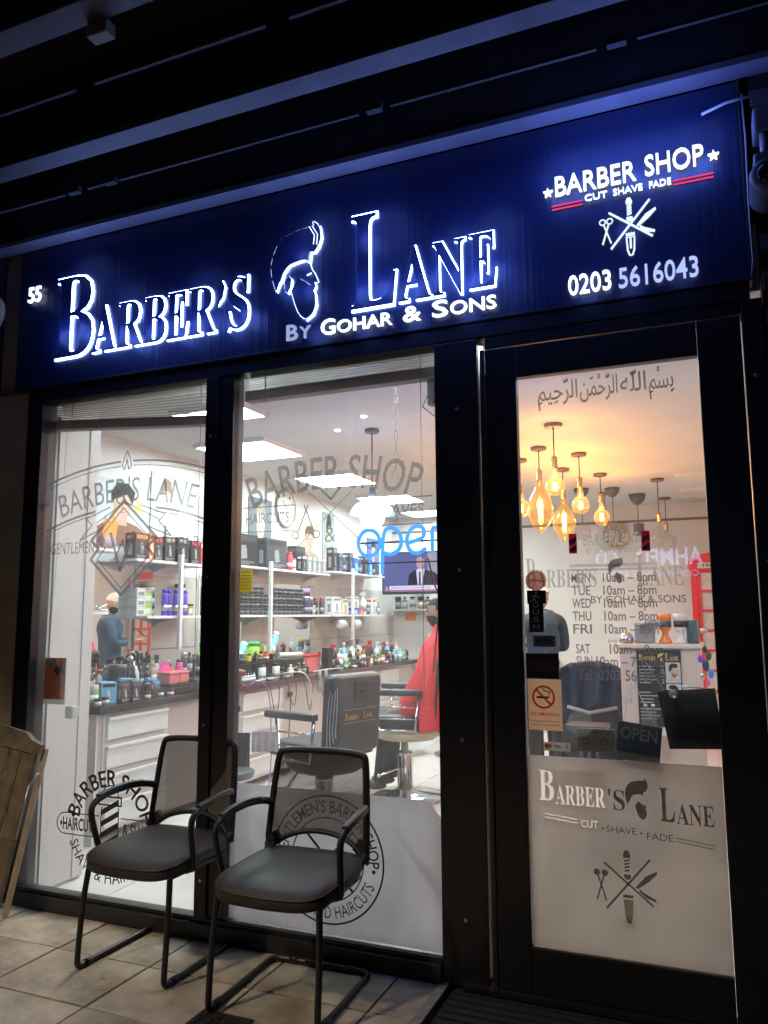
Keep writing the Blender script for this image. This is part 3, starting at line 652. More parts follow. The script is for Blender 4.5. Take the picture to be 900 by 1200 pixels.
# stickers on the door glass
def sticker(x0, z0, x1, z1, mt, label, draw=None, dm=None, y=.0155):
    m = MB(); m.box(x0, y, z0, x1, y + .001, z1); s = m.build('sticker', mt, dr, label=label)
    if draw:
        k = MB(); draw(k, y - .0012); k.build('print', dm, s)
    return s
m = MB(); m.poly(arc(-.672, 1.6000, .043, 0, 350, 24), .0155); st = m.build('sticker', film('copper_sticker', (.5, .22, .17), 1.0600, .5), dr, label='round copper coloured sticker at the top left of the door')
k = MB(); line(k, arc(-.672, 1.6000, .034, 0, 360, 20), .003, .014); line(k, [(-.70, 1.6000), (-.645, 1.6000)], .006, .014); k.build('print', film('pale_print', (.8, .5, .4), 1.0600, .6), st)
bs = mat('black_sticker', (.01, .01, .012), .4)
sticker(-.71, 1.5050, -.632, 1.5600, bs, 'black square sticker with a white running figure', lambda k, y: (k.poly(arc(-.672, 1.5510, .006, 0, 330, 8), y), line(k, [(-.672, 1.5430), (-.682, 1.5250), (-.672, 1.5130)], .006, y), line(k, [(-.682, 1.5250), (-.695, 1.5130)], .006, y), line(k, [(-.69, 1.5380), (-.66, 1.5330)], .005, y)), paper)
sticker(-.704, 1.3900, -.645, 1.5150, bs, 'tall dark sticker with letters stacked down it', lambda k, y: [text(k, c, -.688, -.662, 1.4900 - i * .029, .020, y, 0, .02) for i, c in enumerate('OUSH')], mat('mixed_print', (.6, .45, .42), .6))
sticker(-.690, 1.3320, -.600, 1.3770, mat('grey_push_plate', (.25, .25, .26), .4, .2), 'grey PUSH plate on the left of the door', lambda k, y: text(k, 'PUSH', -.678, -.612, 1.3430, .024, y, 0, .03), mat('push_print', (.03, .03, .03), .5))
sticker(-.722, 1.2060, -.590, 1.3060, bs, 'black rectangular sticker with a brown band', lambda k, y: k.box(-.712, y, 1.2360, -.60, y + .0005, 1.2760), mat('brown_print', (.15, .075, .03), .5))
sticker(-.718, 1.0030, -.583, 1.2030, film('cream_sticker', (.85, .68, .52), 1.0780, .6), 'cream NO SMOKING sticker with red barred circle', None)
ns = MB()
line(ns, arc(-.655, 1.1330, .042, 0, 360, 28), .008, .014); line(ns, [(-.684, 1.1620), (-.626, 1.1040)], .008, .0135); text(ns, 'NO SMOKING', -.708, -.594, 1.0600, .013, .014, 0, .01)
o = ns.build('sticker_print', film('red_print', (.8, .05, .03), 1.0, .6), dr, label='red no smoking symbol')
ns = MB(); ns.box(-.683, .0145, 1.1280, -.632, .015, 1.1360); line(ns, [(-.635, 1.1400), (-.63, 1.1530), (-.65, 1.1580), (-.66, 1.1680)], .004, .0145)
text(ns, 'It is against the law to', -.708, -.596, 1.0350, .008, .0145); text(ns, 'smoke in these premises', -.708, -.596, 1.0210, .008, .0145); ns.build('sticker_print', bs, dr)
sticker(-.66, .925, -.555, .958, paper, 'white payment card sticker at the foot of the clear glass', None)
for x, c1, c2 in ((-.648, (.7, .05, .03), (.8, .35, .02)),):
    k = MB(); k.poly(arc(x, .944, .009, 0, 340, 14), .0145); k.build('sticker_print', mat('card_red', c1, .5), dr)
    k = MB(); k.poly(arc(x + .011, .944, .009, 0, 340, 14), .0142); k.build('sticker_print', mat('card_amber', c2, .5), dr)
k = MB(); text(k, 'VISA', -.622, -.592, .938, .011, .0145, 0, .03); line(k, arc(-.578, .944, .006, -50, 50, 5), .002, .0145); line(k, arc(-.578, .944, .012, -50, 50, 6), .002, .0145); k.build('sticker_print', mat('visa_blue', (.03, .05, .3), .5), dr)
m = MB(); m.poly(arc(-.515, 1.035, .05, 0, 350, 28), .0155); m.build('sticker', film('clear_round_sticker', (.5, .55, .58), .25), dr, label='translucent round sticker in the middle of the door')
# things hanging inside the door glass
t = thing('card_machine_sign', 'silver grey card payment sign hanging inside the door', 'sign', (-.46, .05, .91))
m = MB(); m.bbox(-.535, .045, .925, -.39, .052, 1.015, .003); m.build('plate', mat('grey_plate', (.32, .30, .28), .5, .0), t)
m = MB(); line(m, arc(-.50, .965, .014, 0, 360, 14, .010), .003, .043); line(m, arc(-.428, .965, .014, 0, 360, 14, .010), .003, .043); text(m, 'VISA', -.48, -.445, .995, .010, .043); m.build('print', vinyl, t)
t = thing('open_sign', 'navy OPEN sign hung on a string inside the door', 'sign', (-.3, .06, .9))
m = MB(); Mt = Matrix.Translation((-.375, .055, 1.05)) @ Matrix.Rotation(R(7), 4, 'Y')
m.bbox(0, 0, -.145, .165, .006, 0, .002, M=Mt); m.build('board', mat('navy_card', (.012, .03, .075), .4), t)
m = MB(); text(m, 'OPEN', .012, .150, -.062, .042, -.002, 0, .03, M=Mt); m.build('lettering', mat('pale_blue_print', (.35, .42, .5), .5), t)
m = MB(); m.box(.0, -.002, -.145, .165, -.001, -.115, M=Mt); m.build('footer_band', mat('olive_print', (.2, .22, .2), .5), t)
m = MB(); text(m, 'Gentlemen Hairstyle', .012, .11, -.095, .016, -.002, 0, 0, M=Mt); m.build('script', mat('script_blue', (.04, .18, .4), .5), t)
m = MB(); m.cyl((-.355, .058, 1.05), (-.31, .05, 1.20), .0012, 5); m.cyl((-.235, .058, 1.03), (-.31, .05, 1.20), .0012, 5); m.build('string', paper, t)
t = thing('hanging_board', 'plain black board hanging at the right inside the door', 'board', (-.12, .06, .95))
Mt = Matrix.Translation((-.225, .06, 1.165)) @ Matrix.Rotation(R(-1.5), 4, 'Y')
m = MB(); m.add([Mt @ Vector(p) for p in ((0, 0, 0), (.208, 0, .012), (.225, 0, -.21), (.03, 0, -.215), (0, .008, 0), (.208, .008, .012), (.225, .008, -.21), (.03, .008, -.215))], [(0, 3, 2, 1), (4, 5, 6, 7), (0, 1, 5, 4), (1, 2, 6, 5), (2, 3, 7, 6), (3, 0, 4, 7)])
m.build('board', mat('black_gloss_board', (.008, .008, .01), .15), t)
m = MB(); m.box(.02, -.003, -.004, .19, 0, .006, M=Mt); m.build('top_rail', frm, t)
m = MB(); m.cyl((-.2, .062, 1.17), (-.26, .03, 1.28), .002, 5); m.cyl((-.05, .062, 1.18), (-.14, .03, 1.19), .002, 5); m.build('cord', steel, t)
for x, z in ((-.332, 1.13), (-.165, 1.16)):
    m = MB(); m.lathe((x, .03, z), [(.017, 0), (.015, .006), (.006, .012), (.006, .02)], 14, 'y')
    one(m, 'suction_hook', glass('clear_plastic', (.9, .9, .9), 1.5, .15), 'clear suction hook on the door glass, ' + ('left by the price list' if x < -.3 else 'right above the black board'), 'hook', 'suction hooks on the door')

# ================================================================== WALLS OF THE FACADE
m = MB(); m.box(-3.80, .02, 0, -3.532, .5, 2.728); m.box(-3.80, .06, 2.73, -3.622, .5, 4.0)
lw = m.build('reveal_wall', mat('beige_render', (.34, .29, .22), .85, 0, .15, 5, .2)); tag(lw, 'narrow strip of beige rendered wall left of the shop window', 'wall')
nb = thing('neighbour_shopfront', 'dark neighbouring shopfront at the left edge', 'building', (-6, .05, 0))
m = MB(); m.box(-9, .0, 0, -3.801, .5, 2.9); m.build('wall', mat('dark_neighbour_wall', (.015, .014, .014), .6), nb)
m = MB(); m.box(-9, -.03, 2.9, -3.801, .5, 4.0); m.build('fascia', mat('dark_neighbour_fascia', (.02, .02, .03), .6), nb)
t = thing('round_sign', 'small yellowish round neighbour sign cut by the left edge', 'sign', (-3.72, -.05, 3.1))
m = MB(); m.lathe((-3.78, -.10, 3.20), [(.12, 0), (.12, .04)], 28, 'y'); m.build('disc', mat('ochre_disc', (.22, .16, .08), .6), t)
m = MB(); text(m, 'cafe', -3.9, -3.68, 3.175, .06, -.102, 0, .01); m.build('lettering', vinyl, t)
# right hand dark clad pier with CCTV
pr = thing('brick_pier', 'dark brick pier with thin joints right of the shop', 'wall', (.6, -.02, 0))
m = MB(); m.box(.235, .02, 0, 1.6, .5, 4.0); m.build('core', mat('dark_mortar', (.03, .028, .028), .9), pr)
brk = mat('dark_brick', (.055, .045, .045), .8, 0, .25, 14, .4, .25)
bmesh_brick = MB().bbox(0, 0, 0, .215, .03, .065, .004).mesh('brick', brk)
for r_ in range(52):
    for c_ in range(3):
        o = bpy.data.objects.new('brick', bmesh_brick); COL.objects.link(o); o.parent = pr
        o.location = (.238 - .6 + c_ * .225 + (.11 if r_ % 2 else 0), -.012 + .02 + random.uniform(-.002, .001), .01 + r_ * .0745)
cc = thing('cctv_camera', 'grey bullet security camera on a bracket beside the sign', 'security camera', (.3, -.05, 3.1))
wgm = mat('grey_camera_shell', (.16, .16, .18), .4)
m = MB(); m.bbox(.235, -.13, 3.26, .34, -.01, 3.36, .01); m.build('junction_box', wgm, cc)
m = MB(); m.cyl((.27, -.1, 3.26), (.27, -.1, 3.15), .018); m.bbox(.225, -.16, 3.08, .31, -.05, 3.16, .012); m.build('bracket', wgm, cc)
m = MB(); m.lathe((.262, -.26, 3.02), [(.04, 0), (.058, .005), (.062, .03), (.055, .2), (.03, .22)], 20, 'y'); m.build('housing', wgm, cc)
m = MB(); m.lathe((.262, -.27, 3.02), [(.012, 0), (.036, .004), (.038, .02)], 20, 'y'); m.build('lens', mat('lens_black', (.005, .005, .006), .08), cc)
m = MB(); m.tube([(.21, -.01, 3.50), (.212, -.015, 3.3), (.207, -.012, 3.0), (.208, -.02, 2.80), (.20, -.02, 2.74)], .004, 6)
one(m, 'cable', mat('grey_cable', (.3, .3, .33), .4), 'grey cable running down the right edge of the sign', 'cable')
m = MB(); m.tube([(.06, -.03, 3.44), (.15, -.03, 3.465), (.235, -.03, 3.47)], .006, 6)
one(m, 'conduit', mat('pale_conduit', (.5, .5, .55), .35), 'short pale conduit running from the sign top to the security camera', 'cable')

# ================================================================== SHOP SHELL
XL, XR, YB, ZC = -4.25, .55, 7.28, 2.85
f = MB(); f.box(XL - .2, .1, -.05, XR + .2, YB + .2, -.004); fl = struct('shop_floor', f, grout)
ft = MB().bbox(0, 0, -.01, .594, .594, .004, .002).mesh('floor_tile', ftile)
for i in range(8):
    for j in range(12):
        o = bpy.data.objects.new('floor_tile', ft); COL.objects.link(o); o.parent = fl
        o.location = (XL + .003 + i * .6, .11 + j * .6, random.uniform(-.001, .001))
m = MB(); m.box(XL - .2, .1, ZC, XR + .2, YB + .2, ZC + .15); struct('shop_ceiling', m, plast)
m = MB(); m.box(XL - .15, .1, 0, XL - .02, YB + .1, ZC); wl_ = struct('shop_wall_left', m, grout)
wt = MB().bbox(0, 0, 0, .02, .894, .594, .002).mesh('wall_tile', tile)
for i in range(8):
    for j in range(3):
        o = bpy.data.objects.new('wall_tile', wt); COL.objects.link(o); o.parent = wl_
        o.location = (XL - .021, .13 + i * .9, .003 + j * .6 + .02 * 0)
m = MB(); m.box(XL - .02, .1, 1.8, XL, YB, ZC - .001); o = m.build('plaster_band', plast, wl_)
m = MB(); m.box(XL - .02, YB, 0, XR + .02, YB + .1, ZC); struct('shop_wall_back', m, plast)
m = MB(); m.box(XR, .1, 0, XR + .1, YB, ZC); struct('shop_wall_right', m, plast)
m = MB(); m.box(XL - .1, .115, 0, -3.405, .44, ZC - .001); m.box(-3.405, .115, 2.73, XR, .2, ZC - .001); m.box(.235, .115, 0, XR, .2, 2.729)
o = m.build('return_wall', plast); tag(o, 'white return wall and pier inside the left window', 'wall')
m = MB(); m.bbox(-3.404, .13, .02, -3.392, .43, 2.6, .002); m.bbox(-3.46, .36, .02, -3.385, .441, 2.6, .004); 
one(m, 'pier_casing', lam, 'white laminated casing on the pier inside the left window', 'casing')
m = MB(); m.box(XL, YB - .012, 2.63, XR, YB - .001, 2.66); one(m, 'cornice_strip', mat('brown_strip', (.2, .14, .11), .6), 'thin brown strip along the top of the back wall', 'trim')

# ceiling light panels
pan = emit('led_panel', (.80, .97, 1.0), 37.0)
def panel(x0, y0, x1, y1, label, on=True, grp='lit square ceiling panels'):
    t = thing('ceiling_light', label, 'ceiling light', ((x0 + x1) / 2, (y0 + y1) / 2, ZC), grp)
    m = MB(); m.box(x0 + .02, y0 + .02, ZC - .028, x1 - .02, y1 - .02, ZC - .012); m.build('diffuser', pan if on else plast, t)
    m = MB(); w = .02
    for a in ((x0, y0, x1, y0 + w), (x0, y1 - w, x1, y1), (x0, y0 + w, x0 + w, y1 - w), (x1 - w, y0 + w, x1, y1 - w)): m.box(a[0], a[1], ZC - .035, a[2], a[3], ZC - .001)
    m.build('frame', white, t)
panel(-3.83, 1.95, -3.16, 2.62, 'large lit square ceiling panel nearest the window, above BARBER')
panel(-3.35, 1.02, -2.75, 1.34, 'lit ceiling panel at top left of the right window')
panel(-3.80, 3.52, -3.14, 4.18, 'lit square ceiling panel behind the word SHOP')
panel(-3.80, 5.0, -3.14, 5.62, 'lit square ceiling panel third from the window')
panel(-3.80, 6.4, -3.14, 6.98, 'small far lit ceiling panel just above the neon sign')
for k, (x, y) in enumerate(((-.30, 5.0), (-.30, 6.05))):
    panel(x, y, x + .4, y + .5, 'unlit framed ceiling panel over the red booth, ' + ('nearer one' if k == 0 else 'farther one'), False, 'unlit ceiling panels')
panel(-2.3, 3.6, -1.7, 4.2, 'added light panel on the ceiling, unseen behind the door post', True)  # unseen panel added to lift the room brightness
panel(-.95, .36, -.35, .96, 'added fill light panel just inside the door, unseen above the frame')  # unseen panel added to brighten the desk side behind the door
panel(-2.4, .21, -1.8, .48, 'added fill light panel just inside the right window, unseen above the blind')  # unseen panel added to light the frosted film from behind
for x, y in ((-2.55, 2.0), (-2.2, 1.7)):
    m = MB(); m.lathe((x, y, ZC - .008), [(.02, 0), (.022, .004), (.022, .007)], 12); one(m, 'ceiling_spot', emit('spot_glow', (1, .95, .9), 8), 'tiny bright ceiling spot ' + ('above the chain' if x > -2.4 else 'left of the pendant lamp'), 'spotlight', 'tiny ceiling spots')

# ================================================================== BLINDS, NEON, FLYER
def blind(x0, x1, z0, z1, dzr, n, label, grp='rolled up venetian blinds'):
    t = thing('venetian_blind', label, 'blind', ((x0 + x1) / 2, .12, z1), grp)
    m = MB(); m.bbox(x0, .09, z1, x1, .15, z1 + .045, .003); m.build('head_rail', silv, t)
    for k in range(n):
        fz = z1 - .012 - k * (z1 - z0 - .05) / n
        drop = dzr * (k + 1) / n
        m = MB(); a = .026
        m.add([(x0 + .005, .12 - a, fz - .006), (x1 - .005, .12 - a, fz - drop - .006), (x1 - .005, .12 + a, fz - drop + .004), (x0 + .005, .12 + a, fz + .004),
               (x0 + .005, .12 - a, fz - .004), (x1 - .005, .12 - a, fz - drop - .004), (x1 - .005, .12 + a, fz - drop + .006), (x0 + .005, .12 + a, fz + .006)], [(0, 3, 2, 1), (4, 5, 6, 7), (0, 1, 5, 4), (1, 2, 6, 5), (2, 3, 7, 6), (3, 0, 4, 7)])
        m.build('slat', mat('grey_slat', (.33, .31, .3), .35, .4, .1, 5, 0, .15), t)
    m = MB(); h = .05
    m.add([(x0, .09, z0), (x1, .09, z0 - dzr), (x1, .15, z0 - dzr), (x0, .15, z0), (x0, .09, z0 + h), (x1, .09, z0 - dzr + h), (x1, .15, z0 - dzr + h), (x0, .15, z0 + h)], [(0, 3, 2, 1), (4, 5, 6, 7), (0, 1, 5, 4), (1, 2, 6, 5), (2, 3, 7, 6), (3, 0, 4, 7)])
    m.build('bottom_rail', film('grey_blind_rail', (.38, .37, .38), 1.0, .35), t)
    m = MB(); m.cyl((x1 - .09, .088, z1), (x1 - .09, .088, 1.1), .0018, 5); m.build('cord', mat('pale_cord', (.4, .38, .42), .6), t); m = MB(); m.cyl((x0 + .12, .088, z1 + .02), (x0 + .12, .088, z0 - .02), .003, 5); m.build('cord', mat('pale_cord', (.4, .38, .42), .6), t)
blind(-3.39, -2.31, 2.515, 2.655, .075, 9, 'half raised grey venetian blind hanging crooked in the left window')
blind(-2.135, -1.10, 2.54, 2.66, 0.0, 6, 'fully raised grey venetian blind across the right window')
# neon
nn = thing('neon_sign', 'blue neon open sign hanging on a chain in the right window', 'neon sign', (-1.32, .15, 1.7))
neon = emit('blue_neon', (.025, .23, 1.0), 2.0)
def nz(pts, it=2): m = MB(); m.tube([(x, .15, z) for x, z in [tuple(p) for p in [(q[0], q[1]) for q in smooth_path([(a, b, 0) for a, b in pts], it)]]], .009, 8); m.build('neon_tube', neon, nn)
nz(arc(-1.478, 1.797, .056, 60, 420, 20, .062), 1)
nz([(-1.412, 1.65), (-1.408, 1.82), (-1.395, 1.86), (-1.36, 1.868), (-1.322, 1.84), (-1.312, 1.79), (-1.33, 1.755), (-1.37, 1.738), (-1.405, 1.75)])
nz([(-1.285, 1.79), (-1.205, 1.81), (-1.20, 1.85), (-1.235, 1.872), (-1.275, 1.85), (-1.292, 1.80), (-1.275, 1.752), (-1.235, 1.738), (-1.195, 1.762)])
nz([(-1.165, 1.745), (-1.165, 1.86), (-1.15, 1.85), (-1.12, 1.872), (-1.085, 1.855), (-1.075, 1.80), (-1.075, 1.745)])
m = MB(); m.box(-1.53, .162, 1.795, -1.06, .168, 1.803); m.box(-1.53, .162, 1.70, -1.06, .168, 1.706); m.build('support_bar', frm, nn)
m = MB()
for k in range(17):
    a = 0 if k % 2 else PI / 2; z = 2.60 - k * .043
    m.tube([(-1.337 + .008 * math.cos(t) * math.cos(a), .15 + .008 * math.cos(t) * math.sin(a), z + .025 * math.sin(t)) for t in [i * PI / 5 for i in range(10)]], .0018, 5, closed=True)
m.build('chain', steel, nn)
m = MB(); m.tube([(-1.16, .14, 2.5), (-1.2, .14, 2.42), (-1.13, .14, 2.36), (-1.12, .14, 2.1), (-1.14, .14, 1.9)], .003, 6); m.build('power_cord', frm, nn)
m = MB(); m.bbox(-1.17, .12, 2.42, -1.12, .16, 2.54, .004); m.build('transformer', blk, nn)
m = MB(); m.tube(smooth_path([(-1.19, .16, 1.72), (-1.15, .16, 1.55), (-1.13, .2, 1.6), (-1.2, .3, 1.4), (-1.22, .3, 1.2)]), .004, 6); m.build('lead', frm, nn)
L = bpy.data.lights.new('neon_glow', 'AREA'); L.energy = 9; L.color = (.06, .2, 1); L.size = .45; L.size_y = .14; L.shape = 'RECTANGLE'; lo = bpy.data.objects.new('neon_glow', L); COL.objects.link(lo); lo.location = (-1.32, .19, 1.79); lo.rotation_euler = (R(90), 0, 0)
# flyer
t = thing('flyer', 'orange and brown flyer on white card hanging inside the left window', 'poster', (-3.28, .09, 1.0))
m = MB(); m.box(-3.375, .085, 1.00, -3.225, .088, 1.245); m.build('card', paper, t)
m = MB(); m.box(-3.372, .083, 1.025, -3.228, .0845, 1.245); m.build('orange_panel', orange, t)
m = MB(); m.poly([(-3.37, 1.24), (-3.30, 1.242), (-3.29, 1.215), (-3.33, 1.2), (-3.365, 1.21)], .082); m.poly([(-3.31, 1.18), (-3.29, 1.21), (-3.27, 1.19), (-3.25, 1.22), (-3.235, 1.17), (-3.25, 1.155), (-3.265, 1.175), (-3.28, 1.145)], .082); m.build('black_motif', bs, t)
m = MB(); text(m, 'NO', -3.365, -3.325, 1.135, .014, .082, 0, .02); text(m, 'APPOINTMENT', -3.365, -3.245, 1.11, .014, .082, 0, .02)
for k in range(4): m.box(-3.35, .082, 1.085 - k * .011, -3.26 + .01 * (k % 2), .0825, 1.088 - k * .011)
m.build('print', mat('pale_orange_print', (.7, .45, .3), .6), t)
m = MB(); m.cyl((-3.36, .09, 1.245), (-3.33, .12, 2.5), .002, 5); m.build('string', paper, t)
m = MB(); m.bbox(-3.26, .12, .92, -3.20, .17, .99, .015); one(m, 'paper_roll', paper, 'crumpled white paper packet behind the orange flyer', 'paper')
# yellow notice
t = thing('notice', 'yellow printed notice stuck inside the right window', 'notice', (-2.1, .07, 1.6))
m = MB(); m.box(-2.128, .062, 1.575, -2.055, .064, 1.69); m.build('sheet', yel, t)
m = MB()
for k in range(6): m.box(-2.118, .060, 1.672 - k * .016, -2.07 + .006 * (k % 2), .061, 1.675 - k * .016)
m.build('print', mat('brown_ink', (.3, .22, .05), .8), t)
# ================================================================== LEFT WALL: SHELVES, POSTERS, MIRRORS
XF = -3.99
def shelf_unit(label, x0, x1, y0, y1, z, posts=(), th=.022):
    """white board with curved brackets"""
    t = thing('wall_shelf', label, 'shelf', ((x0 + x1) / 2, (y0 + y1) / 2, z), 'white wall shelves')
    m = MB(); m.bbox(x0, y0, z - th, x1, y1, z, .003); m.build('board', lam, t)
    for y in posts:
        m = MB(); n = 8; vs = []
        pts = [(x1 - .005, z - th - .001)] + [(x1 - .005 - (x1 - x0) * k / n, z - th - .002 - .075 * (k / n) ** 1.7) for k in range(n + 1)] + [(x0, z - th - .001)]
        for yy in (y - .006, y + .006): vs += [(p[0], yy, p[1]) for p in pts]
        N = len(pts); m.add(vs, [tuple(range(N)), tuple(range(2 * N - 1, N - 1, -1))] + [(i, (i + 1) % N, N + (i + 1) % N, N + i) for i in range(N)]); m.build('bracket', lam, t)
    return t
def post(y, z0, z1, label, x=XF + .012):
    m = MB(); m.bbox(x, y - .018, z0, x + .03, y + .018, z1, .003)
    one(m, 'shelf_upright', mat('white_metal_upright', (.68, .68, .66), .4), label, 'upright', 'white shelf uprights')
shelf_unit('upper white shelf in the left window holding clipper boxes', XL + .002, XF, 1.52, 2.44, 1.90, (1.56, 2.0))
shelf_unit('lower white shelf in the left window with tubs and purple bottles', XL + .002, XF, 1.66, 2.46, 1.470, (2.02,))
shelf_unit('short upper white shelf by the pier with silver clippers', XL + .002, XF, .78, 1.32, 1.95, ())
shelf_unit('short lower white shelf by the pier with chrome tools', XL + .002, XF, .78, 1.24, 1.50, ())
shelf_unit('upper white shelf in the right window with black gift boxes', XL + .002, XF, 2.72, 4.75, 1.93, (3.42, 4.6))
shelf_unit('lower white shelf in the right window with stacked black jars', XL + .002, XF, 2.72, 4.75, 1.475, (3.42, 4.6))
shelf_unit('far upper white shelf below the neon sign with dark boxes', XL + .002, XF + .03, 4.80, 6.28, 1.97, (5.3,))
shelf_unit('far lower white shelf with white cartons and spray bottles', XL + .002, XF + .03, 4.80, 6.28, 1.475, (5.3,))
post(2.02, 1.20, 1.96, 'white shelf upright between the purple bottles in the left window'); post(3.42, .98, 1.99, 'white shelf upright in front of the black jars'); post(5.3, 1.1, 2.02, 'far white shelf upright beside the paper rolls')
# mirrors
def mirror(y0, y1, z0, z1, label, glow_light=None, tilt=0):
    t = thing('wall_mirror', label, 'mirror', (XL + .01, (y0 + y1) / 2, z0), 'large wall mirrors')
    SH = (y1 - y0) * math.tan(tilt)
    m = MB(); m.add([(XL + .003, y0, z0), (XL + .012, y0, z0), (XL + .012 + SH, y1, z0), (XL + .003 + SH, y1, z0), (XL + .003, y0, z1), (XL + .012, y0, z1), (XL + .012 + SH, y1, z1), (XL + .003 + SH, y1, z1)], [(3, 2, 1, 0), (4, 5, 6, 7), (0, 1, 5, 4), (1, 2, 6, 5), (2, 3, 7, 6), (3, 0, 4, 7)]); m.build('mirror_glass', mat('mirror_glass', (.88, .9, .88), .015, 1.0, .01, 2), t)
    m = MB(); w = .014
    for a in ((y0 - w, z0, y0, z1), (y1, z0, y1 + w, z1), (y0 - w, z1, y1 + w, z1 + w), (y0 - w, z0 - w, y1 + w, z0)): m.box(XL + .001, a[0], a[1], XL + .016, a[2], a[3])
    m.build('frame', white, t); return t
t = mirror(1.15, 1.98, .93, 1.88, 'large wall mirror behind the left counter reflecting the barber', None, R(1.9))
for k, c in enumerate(((.1, .3, .9), (.1, .7, .6), (.7, .7, .1), (.2, .2, .8), (.9, .5, .1), (.2, .6, .9))):
    m = MB(); m.box(XL + .012, 1.205, 1.02 + k * .14, XL + .016, 1.222, 1.02 + k * .14 + .139); m.build('coloured_strip', mat('strip_%d' % k, c, .5), t)
mirror(2.66, 3.35, .95, 1.82, 'wall mirror behind the black trays'); mirror(3.95, 4.75, .98, 1.80, 'wall mirror behind the middle of the long counter')
# portraits: simple printed posters
def portrait(y0, y1, z0, z1, label, bgc, shirt, skn, hairc, tie=False, x=XL + .006, M=None, hair_style=0, light=False):
    t = thing('poster', label, 'poster', (x, (y0 + y1) / 2, z0), 'barber posters on the walls')
    w, h = y1 - y0, z1 - z0; T = M or (lambda a, b, d: (x + d, y0 + a * w, z0 + b * h))
    def P(nm, pts, d, mt):
        m = MB(); f = tuple(range(len(pts)))
        vs = [T(a, b, d) for a, b in pts]; n_ = (Vector(vs[1]) - Vector(vs[0])).cross(Vector(vs[2]) - Vector(vs[0]))
        m.add(vs, [f]); return m.build(nm, mt, t)
    m = MB(); vs = [T(a, b, d) for d in (-.004, .006) for a, b in ((0, 0), (1, 0), (1, 1), (0, 1))]
    m.add(vs, [(3, 2, 1, 0), (4, 5, 6, 7), (0, 1, 5, 4), (1, 2, 6, 5), (2, 3, 7, 6), (3, 0, 4, 7)]); m.build('print_sheet', bgc, t)
    P('shoulders', [(.0, .0), (1, .0), (.97, .22), (.80, .32), (.60, .37), (.40, .37), (.18, .32), (.03, .22)], .0065, shirt)
    P('neck', [(.40, .30), (.60, .30), (.59, .50), (.41, .50)], .007, skn)
    P('face', [(.5 + .17 * math.cos(R(a)), .62 + .22 * math.sin(R(a)) * (1 if a < 180 else 1.05)) for a in range(0, 360, 20)], .0075, skn)
    if hair_style == 0: hp = [(.31, .62), (.32, .80), (.38, .90), (.52, .94), (.66, .90), (.70, .78), (.69, .62), (.65, .72), (.55, .76), (.40, .75), (.35, .72)]
    else: hp = [(.30, .64), (.28, .80), (.40, .96), (.60, .98), (.74, .86), (.69, .64), (.66, .70), (.58, .80), (.42, .72), (.36, .70)]
    P('hair', hp, .008, hairc)
    for ex in (.43, .57): P('eye', [(ex - .03, .635), (ex + .03, .635), (ex + .03, .655), (ex - .03, .655)], .0082, hairc)
    P('mouth', [(.45, .50), (.55, .50), (.54, .515), (.46, .515)], .0082, mat('lip_print', (.3, .1, .08), .7))
    P('nose', [(.49, .55), (.52, .55), (.51, .63), (.50, .63)], .0082, mat('nose_print', (.36, .2, .13), .7))
    if tie: P('collar', [(.42, .36), (.5, .30), (.58, .36), (.62, .34), (.53, .22), (.47, .22), (.38, .34)], .0072, paper); P('tie', [(.47, .28), (.53, .28), (.56, .02), (.5, -.0), (.44, .02)], .0076, mat('grey_tie', (.1, .1, .1), .7))
    return t
pbg = mat('pale_blue_print_bg', (.55, .60, .62), .6); pgr = mat('grey_print_bg', (.45, .47, .46), .6); pdk = mat('dark_print_bg', (.12, .14, .15), .6)
psk = mat('photo_skin', (.55, .36, .26), .6); psk2 = mat('photo_skin_pale', (.62, .5, .42), .6)
portrait(1.96, 2.34, 2.06, 2.66, 'poster of a man in a white shirt and tie above the clipper boxes', pgr, paper, psk2, mat('light_brown_print_hair', (.2, .15, .1), .7), True)
portrait(3.44, 3.88, 1.95, 2.66, 'tall poster of a man in a dark t-shirt left of the round clock', pdk, mat('charcoal_print', (.03, .035, .04), .7), psk2, mat('fair_print_hair', (.3, .26, .2), .7))
portrait(2.62, 3.02, 2.0, 2.55, 'poster of a dark haired man half hidden behind the mullion', pgr, mat('grey_print', (.3, .3, .3), .7), psk, hair, hair_style=1)
# left artwork: bartender-like figure pouring, warm colours
t = portrait(1.32, 1.92, 2.02, 2.52, 'pale poster of a bearded man in brown with orange flames', pbg, mat('brown_print_shirt', (.25, .09, .05), .7), psk, hair, hair_style=1)
m = MB(); m.add([(XL + .0145, 1.40 + a * .3, 2.02 + b * .3) for a, b in ((0, 0), (.3, .1), (.5, .0), (.6, .5), (.4, .9), (.3, .5), (.1, .7))], [tuple(range(7))]); m.build('flame_print', mat('flame_orange', (.8, .3, .04), .6), t)
m = MB(); m.add([(XL + .0148, 1.75 + a * .14, 2.28 + b * .14) for a, b in ((0, 0), (.4, .2), (.9, -.1), (.6, .4), (1, .9), (.5, .6), (.1, 1), (.2, .5))], [tuple(range(8))]); m.build('star_print', mat('splash_yellow', (.85, .7, .1), .6), t)
portrait(4.42, 5.0, 2.0, 2.52, 'poster of two faces right of the round clock', mat('cream_print_bg', (.6, .55, .42), .6), mat('tan_print', (.45, .3, .2), .7), psk, mat('brown_print_hair', (.1, .06, .04), .7))
portrait(5.05, 5.35, 1.98, 2.69, 'narrow poster of a man\'s face in profile beside the ampersand', mat('teal_print_bg', (.25, .32, .3), .6), psk, psk, hair, hair_style=1)
portrait(6.35, 6.75, 2.02, 2.5, 'small dark blue poster behind the neon sign', mat('blue_print_bg', (.08, .15, .4), .6), bs, psk, hair)
